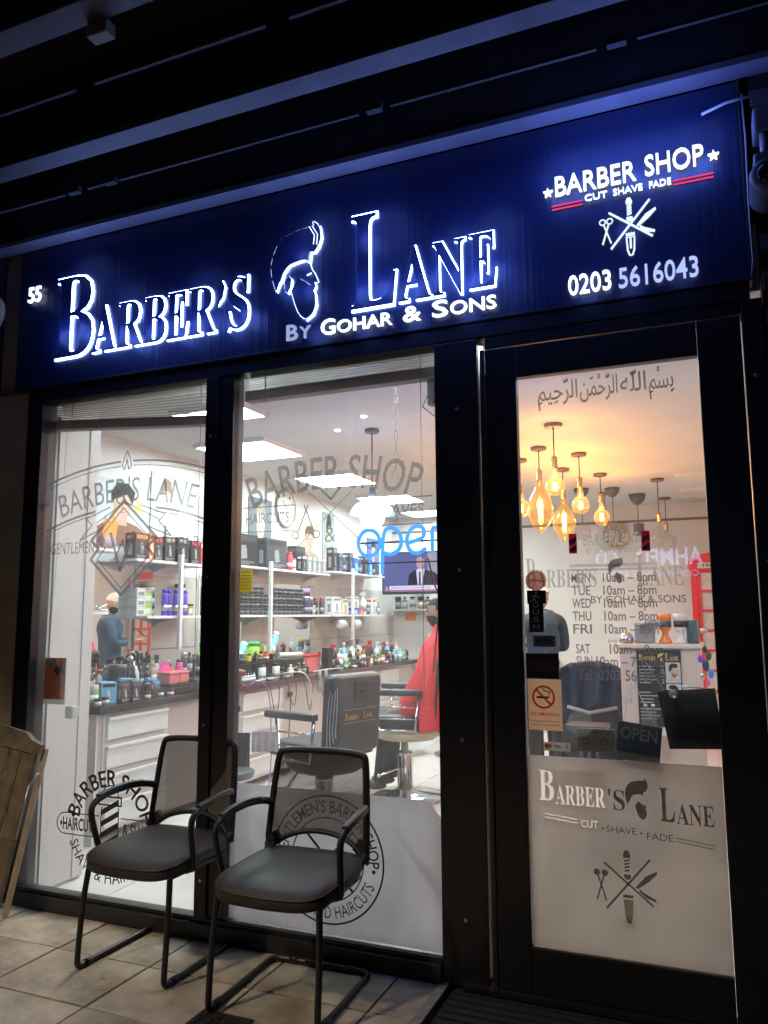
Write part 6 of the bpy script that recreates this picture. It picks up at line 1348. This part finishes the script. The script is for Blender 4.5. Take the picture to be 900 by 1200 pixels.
skinned('body', J, [(0, 1), (1, 2), (2, 3), (3, 4), (3, 5), (5, 6), (6, 7), (3, 8), (8, 9), (9, 10), (0, 11), (11, 12), (12, 13), (0, 14), (14, 15), (15, 16)], skin2, pcn, 2)
T = head_mesh(pcn, cl_(0, -.03, 1.475), Fc, skin2, 1.02)
shell_of(T, pcn, 'hair', hair, -.02, .2, 1.07, lambda c: c.z > .055 or c.y > .01)
shell_of(T, pcn, 'beard', hair, -.2, -.03, 1.03, lambda c: c.y < .02)
def drape(parent, rings, nm, mt, n=72):
    m = MB(); vs = []
    for (cx0, cy0, z, rx, ry, fa, ff) in rings:
        for i in range(n):
            a = 2 * PI * i / n; k = 1 + fa * math.sin(ff * a + z * 3) + fa * .5 * math.sin(ff * 1.7 * a + 1)
            vs.append(cl_(cx0 + rx * k * math.cos(a), cy0 + ry * k * math.sin(a), z + fa * .12 * math.sin(ff * a)))
    L_ = len(rings); m.add(vs, [(j * n + i, j * n + (i + 1) % n, (j + 1) * n + (i + 1) % n, (j + 1) * n + i) for j in range(L_ - 1) for i in range(n)], True)
    o = m.build(nm, mt, parent, world=False); return o
drape(pcn, [(0, .0, 1.385, .066, .066, 0, 7), (0, .01, 1.35, .085, .078, .01, 7), (0, .02, 1.285, .20, .12, .02, 7), (0, .01, 1.20, .27, .17, .03, 8), (0, .0, 1.02, .31, .21, .05, 9), (0, -.03, .88, .33, .26, .07, 9), (0, -.05, .74, .34, .29, .09, 9), (0, -.05, .56, .34, .30, .11, 9)], 'cape', cape)
m = MB()
for sx in (-1, 1): m.tube([cl_(sx * .11, -.46, .50), cl_(sx * .11, -.50, .12)], .065, 12)
m.build('trousers', MC['dark_trousers'], pcn, world=False)
for sx in (-1, 1): m = MB(); m.sphere(cl_(sx * .11, -.56, .09), .05, 14, 8, 2.2, .9, .8, M=Matrix()); m.build('shoe', mat('brown_shoe', (.09, .05, .035), .5), pcn, world=False)

# ================================================================== RECEPTION SIDE (seen through the door)
t = thing('reception_desk', 'pinkish reception stand holding the price list behind the door', 'desk', (-.4, 2.8, 0))
m = MB(); m.bbox(-.635, 2.6, .0, -.11, 3.1, 1.225, .006); m.build('body', mat('pinkish_board', (.62, .46, .38), .5, 0, .05, 3), t)
m = MB(); m.bbox(-.66, 2.57, 1.227, -.09, 3.13, 1.255, .005); m.build('top', mat('pale_top', (.66, .55, .48), .4), t)
t = thing('price_list', 'black price list poster with gold heading and two haircut photos', 'poster', (-.4, 2.59, .7))
m = MB(); m.box(-.525, 2.590, .70, -.235, 2.596, 1.215); m.build('sheet', mat('black_poster', (.02, .018, .018), .5), t)
m = MB(); text(m, 'B', -.51, -.485, 1.145, .04, 2.588, 0, 0, True); text(m, "ARBER'S", -.482, -.40, 1.145, .026, 2.588, 0, 0, True); text(m, 'L', -.335, -.31, 1.145, .05, 2.588, 0, 0, True); text(m, 'ANE', -.306, -.25, 1.145, .028, 2.588, 0, 0, True)
head_poly(m, 'hair', -.367, 1.165, .03, 2.588, 0); head_poly(m, 'beard', -.367, 1.165, .03, 2.588, 0); m.build('heading', mat('poster_gold', (.75, .5, .15), .5), t)
m = MB(); random.seed(3)
for k in range(17):
    z = 1.10 - k * .022
    if k in (6, 7, 12): continue
    m.box(-.51, 2.588, z, -.51 + random.uniform(.07, .13), 2.589, z + .006); m.box(-.365, 2.588, z, -.347, 2.589, z + .006)
m.build('price_rows', mat('poster_rows', (.5, .46, .4), .6), t)
def haircut(z0, ph, flip):
    x0, w, h = -.335, .092, .135
    T_ = lambda a, b, d: (x0 + (1 - a if flip else a) * w, 2.5885 - d, z0 + b * h)
    def P(pts, d, mt): q = MB(); q.add([T_(a, b, d) for a, b in pts], [tuple(range(len(pts)))]); q.build('print', mt, ph)
    P([(0, 0), (1, 0), (1, 1), (0, 1)], 0, paper); P([(.1, 0), (.2, .2), (.45, .3), (.8, .2), (.95, 0)], .0004, mat('beige_shirt_print', (.5, .4, .3), .7))
    P([(.35, .2), (.62, .2), (.75, .38), (.84, .42), (.80, .62), (.78, .82), (.3, .82), (.28, .5)], .0008, psk); P([(.22, .55), (.2, .85), (.45, .98), (.78, .95), (.86, .80), (.74, .76), (.45, .74), (.36, .6)], .0012, hair); P([(.4, .34), (.6, .24), (.74, .34), (.76, .44), (.6, .42), (.42, .5)], .0012, mat('stubble_print', (.2, .13, .1), .8))
for k, z in enumerate((.995, .85)):
    ph = MB(); ph.box(-.337, 2.5886, z - .002, -.241, 2.5888, z + .137); haircut(z, ph.build('haircut_photo', paper, t), k == 1)
G = 'things on top of the reception stand'
def hourglass(x, c, c2, lb):
    m = MB(); m.lathe((x, 2.75, 1.257), [(.045, 0), (.045, .01), (.022, .05), (.022, .08), (.042, .10), (.042, .11)], 18); m.m = 1; m.lathe((x, 2.75, 1.257), [(.043, .112), (.043, .155)], 18); m.m = 0; m.lathe((x, 2.75, 1.257), [(.044, .157), (.046, .20), (.042, .205)], 18)
    one(m, 'dispenser', [pc(c), pc(c2)], lb, 'dispenser', G)
hourglass(-.335, 'orange', 'dark', 'orange and black waisted container on the reception stand'); hourglass(-.235, 'white', 'black', 'white and black waisted container on the reception stand')
m = MB(); m.lathe((-.155, 2.78, 1.257), [(.04, 0), (.042, .02), (.042, .15), (.036, .16)], 16); one(m, 'jar', mat('teal_glass', (.05, .11, .12), .15), 'dark teal glass jar at the right end of the reception stand', 'jar', G)
m = MB(); m.bbox(-.54, 2.7, 1.257, -.41, 2.85, 1.37, .01); m.bbox(-.54, 2.7, 1.371, -.37, 2.8, 1.40, .008); m.tube([(-.5, 2.7, 1.38), (-.40, 2.68, 1.42), (-.36, 2.68, 1.38)], .012, 6); one(m, 'card_terminal', pc('grey'), 'grey machine on the left of the reception stand', 'machine', G)
m = MB(); m.lathe((-.60, 2.75, 1.257), [(.045, 0), (.05, .03), (.03, .07), (.01, .075)], 16); one(m, 'bell', pc('silver'), 'silver dome at the left corner of the reception stand', 'bell', G)
for k, x in enumerate((-.475, -.425)):
    m = MB(); m.lathe((x, 2.52, .70 + .0), [(.022, 0), (.024, .01), (.024, .09), (.010, .125), (.010, .14)], 14); m.m = 1; m.lathe((x, 2.52, .70), [(.012, .141), (.012, .155)], 12)
    one(m, 'water_bottle', [glass('clear_bottle', (.85, .9, .92), 1.4, .12), pc('white')], 'clear water bottle before the price list, %s of the two' % ('left', 'right')[k], 'bottle', 'small clear water bottles')
m = MB(); m.bbox(-.56, 2.44, .66, -.34, 2.585, .698, .004); one(m, 'ledge', lam, 'small white ledge carrying the water bottles', 'shelf')
# waiting chair with blue coat
t = thing('armchair', 'black waiting armchair seen through the door', 'armchair', (-.93, 3.6, 0))
m = MB(); m.bbox(-1.2, 3.35, .28, -.68, 3.85, .45, .04); m.build('seat', leather, t); m = MB(); m.bbox(-1.2, 3.30, .40, -.68, 3.40, .98, .05); m.build('backrest', leather, t)
for x in (-1.25, -.68): m = MB(); m.bbox(x - .02, 3.32, .20, x + .06, 3.85, .66, .03); m.build('armrest', leather, t)
for x in (-1.15, -.72):
    for y in (3.38, 3.78): m = MB(); m.cyl((x, y, 0), (x, y, .28), .018, 8); m.build('leg', chrome, t)
m = MB(); n = 26; vs = []
random.seed(5)
for j in range(15):
    v_ = j / 14
    for i in range(n + 1):
        u_ = i / n; xx = -1.19 + .50 * u_; arch = math.sin(PI * u_) ** .45
        if v_ < .35: yy = 3.42 - .0 - .16 * (v_ / .35); zz = .985 + .10 * arch
        else: yy = 3.26 - .02 * math.sin(u_ * 19 + v_ * 4) - .015 * math.sin(u_ * 31); zz = 1.02 + .07 * arch - (v_ - .35) / .65 * (.40 + .05 * math.sin(u_ * 7))
        vs.append((xx + .012 * math.sin(v_ * 9 + u_ * 5), yy, zz + .008 * math.sin(u_ * 23 + v_ * 8)))
m.add(vs, [(j * (n + 1) + i, (j + 1) * (n + 1) + i, (j + 1) * (n + 1) + i + 1, j * (n + 1) + i + 1) for j in range(14) for i in range(n)], True)
o = one(m, 'coat', mat('blue_coat', (.018, .032, .06), .8, 0, .3, 20, .3), 'dark blue coat thrown over the waiting armchair', 'coat')
md = o.modifiers.new('th', 'SOLIDIFY'); md.thickness = .012
m = MB(); m.tube([(-1.12, 3.22, .74), (-.95, 3.20, .70), (-.74, 3.22, .745)], .02, 10, flat=.7); one(m, 'scarf', mat('grey_scarf', (.3, .29, .29), .9), 'pale grey scarf lying across the blue coat', 'scarf')
# red telephone box style cabinet against the back wall
t = thing('telephone_box', 'red telephone box with glazed door at the back right of the shop', 'telephone box', (.1, 6.8, 0))
bx0, bx1, by0, by1 = -.24, .42, 6.45, 7.1
m = MB()
for x in (bx0, bx1 - .07):
    for y in (by0, by1 - .07): m.bbox(x, y, .0, x + .07, y + .07, 1.95, .008)
m.build('corner_post', red, t)
m = MB(); m.bbox(bx0 - .02, by0 - .02, 1.951, bx1 + .02, by1 + .02, 2.06, .01); m.bbox(bx0, by0, .0 + .001, bx1, by1, .14, .01)
m.build('cornice', red, t)
m = MB(); m.poly([(bx0, 2.061), (bx1, 2.061)] + arc((bx0 + bx1) / 2, 2.061, (bx1 - bx0) / 2, 0, 180, 12, .10)[1:-1], by0, by1 - by0); m.build('dome_top', red, t)
m = MB(); m.box(bx0 + .08, by0 - .022, 1.975, bx1 - .08, by0 - .0205, 2.04); sgn = m.build('crown_panel', paper, t)
m = MB(); text(m, 'TELEPHONE', bx0 + .12, bx1 - .12, 1.993, .03, by0 - .023, 0, .01); m.build('lettering', bs, sgn)
m = MB(); m.box(bx0 + .02, by0 + .03, .15, bx0 + .025, by1 - .03, 1.94); m.box(bx0 + .03, by1 - .03, .15, bx1 - .03, by1 - .025, 1.94); m.build('glazing', mat('pale_glazing', (.55, .52, .48), .25), t)
m = MB(); m.box(bx0 + .072, by0 + .03, .15, bx1 - .072, by0 + .035, 1.94); m.build('door_glazing', MC['pale_glazing'], t)
for k in range(9):
    z = .15 + k * .222
    m = MB(); m.box(bx0 + .005, by0 + .07, z, bx0 + .018, by1 - .07, z + .028); m.build('glazing_bar', red, t)
    m = MB(); m.box(bx0 + .072, by0 + .012, z, bx1 - .072, by0 + .026, z + .028); m.build('glazing_bar', red, t)
for k in range(4):
    y = by0 + .07 + k * (by1 - by0 - .14) / 3; m = MB(); m.box(bx0 + .003, y - .014, .15, bx0 + .016, y + .014, 1.95); m.build('glazing_bar', red, t)
    x = bx0 + .085 + k * (bx1 - bx0 - .17) / 3; m = MB(); m.box(x - .02, by0 + .010, .15, x + .02, by0 + .024, 1.95); m.build('glazing_bar', red, t)
m = MB(); m.bbox(bx0 + .02, by0 - .03, 1.15, bx0 + .05, by0 - .002, 1.40, .005); m.build('handle', pc('grey'), t)
# bunch of keys and trinkets
t = thing('key_bunch', 'bunch of keys and coloured trinkets hanging before the red telephone box', 'keys', (-.07, 2.2, .95))
for k, (c, dx, dz, r_) in enumerate((('navy', 0, 0, .028), ('blue', .03, -.05, .022), ('silver', -.02, -.07, .018), ('pink', .01, -.10, .018), ('purple', -.03, .04, .02), ('dark', .02, .06, .024), ('black', 0, .10, .018))):
    m = MB(); m.sphere((-.075 + dx, 2.2, 1.14 + dz), r_, 9, 6, .8, .5, 1.3); m.build('trinket', pc(c), t)
m = MB(); m.tube([(-.075, 2.2, 1.24), (-.075, 2.2, 1.34)], .004, 6); m.lathe((-.075, 2.2, 1.34), [(.02, 0), (.02, .03)], 12); m.build('hook', steel, t)
# red frame sign and papers on the right wall reflected in mirrors
for k, (y, z, c) in enumerate(((4.6, 1.75, 'red'), (5.3, 1.72, 'white'), (5.3, 1.3, 'white'), (4.6, 1.35, 'red'))):
    m = MB(); m.bbox(XR - .02, y - .2, z - .16, XR - .001, y + .2, z + .16, .004); one(m, 'wall_frame', pc(c), '%s framed sheet on the right wall, %s, seen only in the mirror' % (c, ('upper', 'upper', 'lower', 'lower')[k]), 'frame')
# small silver step frame below the payment sign
m = MB()
for k in range(3): m.cyl((-.86 + k * .05, 2.2, .0), (-.86 + k * .05, 2.2, .72), .012, 8)
m.bbox(-.95, 2.1, .72, -.68, 2.3, .75, .01); one(m, 'magazine_stand', pc('dark'), 'dark magazine stand behind the payment stickers', 'stand')

# ================================================================== VISITOR CHAIRS OUTSIDE
meshm = None
def make_mesh_material():
    m = bpy.data.materials.new('chair_mesh_fabric'); m.use_nodes = True; n = m.node_tree; n.nodes.clear()
    o = n.nodes.new('ShaderNodeOutputMaterial'); t_ = n.nodes.new('ShaderNodeBsdfTransparent'); d = n.nodes.new('ShaderNodeBsdfDiffuse'); d.inputs[0].default_value = (.15, .14, .12, 1)
    tc = n.nodes.new('ShaderNodeTexCoord'); sp_ = n.nodes.new('ShaderNodeSeparateXYZ'); n.links.new(tc.outputs['Object'], sp_.inputs[0])
    def wave(out, f):
        a = n.nodes.new('ShaderNodeMath'); a.operation = 'MULTIPLY'; a.inputs[1].default_value = f; n.links.new(out, a.inputs[0])
        b = n.nodes.new('ShaderNodeMath'); b.operation = 'SINE'; n.links.new(a.outputs[0], b.inputs[0])
        c = n.nodes.new('ShaderNodeMath'); c.operation = 'GREATER_THAN'; c.inputs[1].default_value = -.1; n.links.new(b.outputs[0], c.inputs[0]); return c
    wx = wave(sp_.outputs['X'], 2 * PI / .0045); wz = wave(sp_.outputs['Z'], 2 * PI / .0045)
    mx = n.nodes.new('ShaderNodeMath'); mx.operation = 'MAXIMUM'; n.links.new(wx.outputs[0], mx.inputs[0]); n.links.new(wz.outputs[0], mx.inputs[1])
    ms = n.nodes.new('ShaderNodeMixShader'); n.links.new(mx.outputs[0], ms.inputs[0]); n.links.new(t_.outputs[0], ms.inputs[1]); n.links.new(d.outputs[0], ms.inputs[2]); n.links.new(ms.outputs[0], o.inputs[0]); return m
meshm = make_mesh_material()
def visitor_chair(x, y, rz, label):
    t = thing('visitor_chair', label, 'chair', (x, y, .0), 'black cantilever chairs outside the window', rz)
    B = lambda mb, n, mt: mb.build(n, mt, t, world=False)
    r = .0125; hw = .225
    # cantilever frame: seat corner -> floor -> back -> across
    P = []
    for s in (-1, 1):
        q = [(s * (hw - .012), -.215, .415), (s * (hw), -.235, .25), (s * hw, -.25, .06), (s * hw, -.25, .013), (s * hw, -.20, .013), (s * hw, .16, .013), (s * hw, .235, .013), (s * (hw - .07), .245, .013)]
        P.append(q)
    path = [Vector(p) for p in P[0]] + [Vector(p) for p in P[1][::-1]]
    sm = smooth_path(path, 2)
    m = MB(); m.tube(sm, r, 12); B(m, 'sled_frame', tube_m)
    for s in (-1, 1):
        for k, (fx, fy) in enumerate(((s * hw, -.19), (s * (hw - .10), .245))):
            m = MB(); m.cyl((fx - (.0 if k == 0 else .018), fy - (.018 if k == 0 else 0), .0135), (fx + (.0 if k == 0 else .018), fy + (.018 if k == 0 else 0), .0135), .0155, 12); B(m, 'glide', mat('black_plastic', (.015, .015, .016), .5))
    # under-seat rail
    m = MB(); m.tube(smooth_path([(-hw + .012, -.21, .412), (-hw + .02, .0, .405), (-hw + .03, .19, .40)], 1), r, 8); m.tube(smooth_path([(hw - .012, -.21, .412), (hw - .02, .0, .405), (hw - .03, .19, .40)], 1), r, 8); m.tube([(-hw + .01, -.1, .405), (hw - .01, -.1, .405)], r, 8); B(m, 'seat_frame', tube_m)
    # seat: rounded, domed cushion
    m = MB(); N = 24; vs = []; ls = []
    def outline(k, n=48):
        a = 2 * PI * k / n; c, s_ = math.cos(a), math.sin(a); e = .36
        px = (abs(c) ** e) * (1 if c > 0 else -1); py = (abs(s_) ** e) * (1 if s_ > 0 else -1)
        w = .245 - .015 * (py > 0) * py
        return px * w, py * .235 - .02 - (.018 * (1 - px * px) if py < 0 else 0)
    n = 48
    for (k_, z, top) in ((.90, .415, 0), (.985, .425, 0), (1.0, .440, 0), (.995, .462, 0), (.965, .475, 0), (.86, .482, 1), (.6, .484, 1), (.3, .480, 1), (.02, .478, 1)):
        for k in range(n):
            px, py = outline(k); zz = z; px *= k_; py = (py + .02) * k_ - .02
            front = max(0, (-py - .10) / .15); zz -= .022 * front * front
            back_ = max(0, (py) / .2); zz += .012 * back_
            vs.append((px, py, zz))
    L_ = 9
    m.add(vs, [(j * n + i, j * n + (i + 1) % n, (j + 1) * n + (i + 1) % n, (j + 1) * n + i) for j in range(L_ - 1) for i in range(n)] + [tuple(range(n))[::-1], tuple(range((L_ - 1) * n, L_ * n))], True); B(m, 'seat', seatm)
    m = MB(); pts = []
    for k in range(n):
        px, py = outline(k); px *= .985; py = (py + .02) * .985 - .02; front = max(0, (-py - .10) / .15); pts.append((px * 1.012, py * 1.012, .466 - .022 * front * front + .012 * max(0, py / .2)))
    m.tube(pts, .0032, 6, closed=True); B(m, 'seat_piping', leather)
    # backrest frame and mesh (leans back towards the window)
    def bp(u, v):   # u -1..1, v 0..1 ; curved sheet
        hwid = .216 + .014 * (1 - v); z = .475 + .40 * v
        return Vector((u * hwid, .185 + .055 * v - .035 * (1 - u * u) * 0 + .03 * (1 - u * u), z))
    ring = [bp(-1, .0), bp(-1, .3), bp(-.985, .7), bp(-.955, .95), bp(-.90, 1.0), bp(-.4, 1.012), bp(.4, 1.012), bp(.90, 1.0), bp(.955, .95), bp(.985, .7), bp(1, .3), bp(1, .0)]
    low = [bp(1, -.04), bp(.8, .09), bp(.45, .17), bp(0, .20), bp(-.45, .17), bp(-.8, .09), bp(-1, -.04)]
    m = MB(); m.tube(smooth_path(ring + low, 2, True), .015, 10, closed=True, flat=.75); B(m, 'back_frame', mat('black_plastic', (.015, .015, .016), .5))
    for s in (-1, 1):
        m = MB(); m.add([tuple(bp(s * a, b) + Vector((0, c, 0))) for c in (-.012, .014) for a, b in ((1.0, .12), (1.04, -.06), (.72, .07), (.86, .18))], [(0, 1, 2, 3), (7, 6, 5, 4), (0, 4, 5, 1), (1, 5, 6, 2), (2, 6, 7, 3), (3, 7, 4, 0)])
        m.tube([bp(s * 1.0, .05), (s * .20, .17, .43), (s * .20, .10, .405)], .016, 8); B(m, 'back_bracket', MC['black_plastic'])
    m = MB(); nu, nv = 16, 12; vs = []
    for j in range(nv + 1):
        for i in range(nu + 1):
            u = -1 + 2 * i / nu; lowv = .18 - .22 * abs(u) ** 2.2; lowv = max(lowv, -.02)
            v = lowv + (1.0 - lowv) * j / nv; vs.append(bp(u * .975, v))
    m.add(vs, [(j * (nu + 1) + i, j * (nu + 1) + i + 1, (j + 1) * (nu + 1) + i + 1, (j + 1) * (nu + 1) + i) for j in range(nv) for i in range(nu)], True); B(m, 'mesh_back', meshm)
    for s in (-1, 1):
        m = MB(); p = [(s * .215, .21, .655), (s * .235, .175, .675), (s * .262, .08, .682), (s * .272, -.05, .672), (s * .272, -.13, .655), (s * .270, -.165, .62), (s * .262, -.14, .52), (s * .255, -.115, .45), (s * .245, -.10, .415), (s * .20, -.10, .408)]
        sm = smooth_path(p, 2); m.tube(sm, .0125, 10, flat=1.25); B(m, 'armrest', MC['black_plastic'])
        m = MB(); m.tube(smooth_path([(s * .245, .14, .690), (s * .264, .06, .696), (s * .272, -.05, .686), (s * .272, -.12, .672)], 2), .014, 10, flat=.5); B(m, 'arm_pad', MC['black_plastic'])
    return t
visitor_chair(-1.60, -.315, R(1.5), 'black mesh back cantilever chair on the right, nearer the door, over the drain cover')
visitor_chair(-2.31, -.23, R(-1), 'black mesh back cantilever chair on the left, before the striped pole badge')

# ================================================================== FOLDED SLATTED GARDEN CHAIR
t = thing('folded_garden_chair', 'weathered slatted wooden folding chair leaning against the window jamb', 'folding chair', (-3.27, -.25, 0), None, 0)
Mg = Matrix.Rotation(R(8), 4, 'Y') @ Matrix.Rotation(R(-7), 4, 'X')
B = lambda mb, n, mt: (mb.xf(Mg), mb.build(n, mt, t, world=False))[1]
for x in (.0, -.42): m = MB(); m.bbox(x - .035, -.012, .015, x, .016, .80, .004); B(m, 'stile', wood)
for x in (.028, -.42): m = MB(); m.bbox(x - .02, .022, .03, x, .05, .83, .004); B(m, 'folded_leg', woodl)
m = MB(); m.poly([(-.47, .80), (.03, .80), (.035, .85), (-.04, .865), (-.08, .89), (-.22, .895), (-.36, .89), (-.40, .865), (-.475, .85)], -.018, .03); B(m, 'top_rail', wood)
for k in range(5): m = MB(); x = -.375 + k * .072; m.bbox(x, -.008, .12, x + .052, .008, .798, .003); B(m, 'slat', wood)
m = MB(); m.bbox(-.42, -.014, .07, -.036, .012, .118, .004); B(m, 'bottom_rail', wood)
m = MB(); m.bbox(-.12, -.03, .18, -.10, -.012, .34, .003); B(m, 'peg_slat', woodl)
m = MB(); m.cyl((.02, -.02, .66), (.06, -.02, .72), .004, 6); m.cyl((.02, -.02, .40), (.02, -.02, .66), .004, 6); B(m, 'metal_stay', steel)
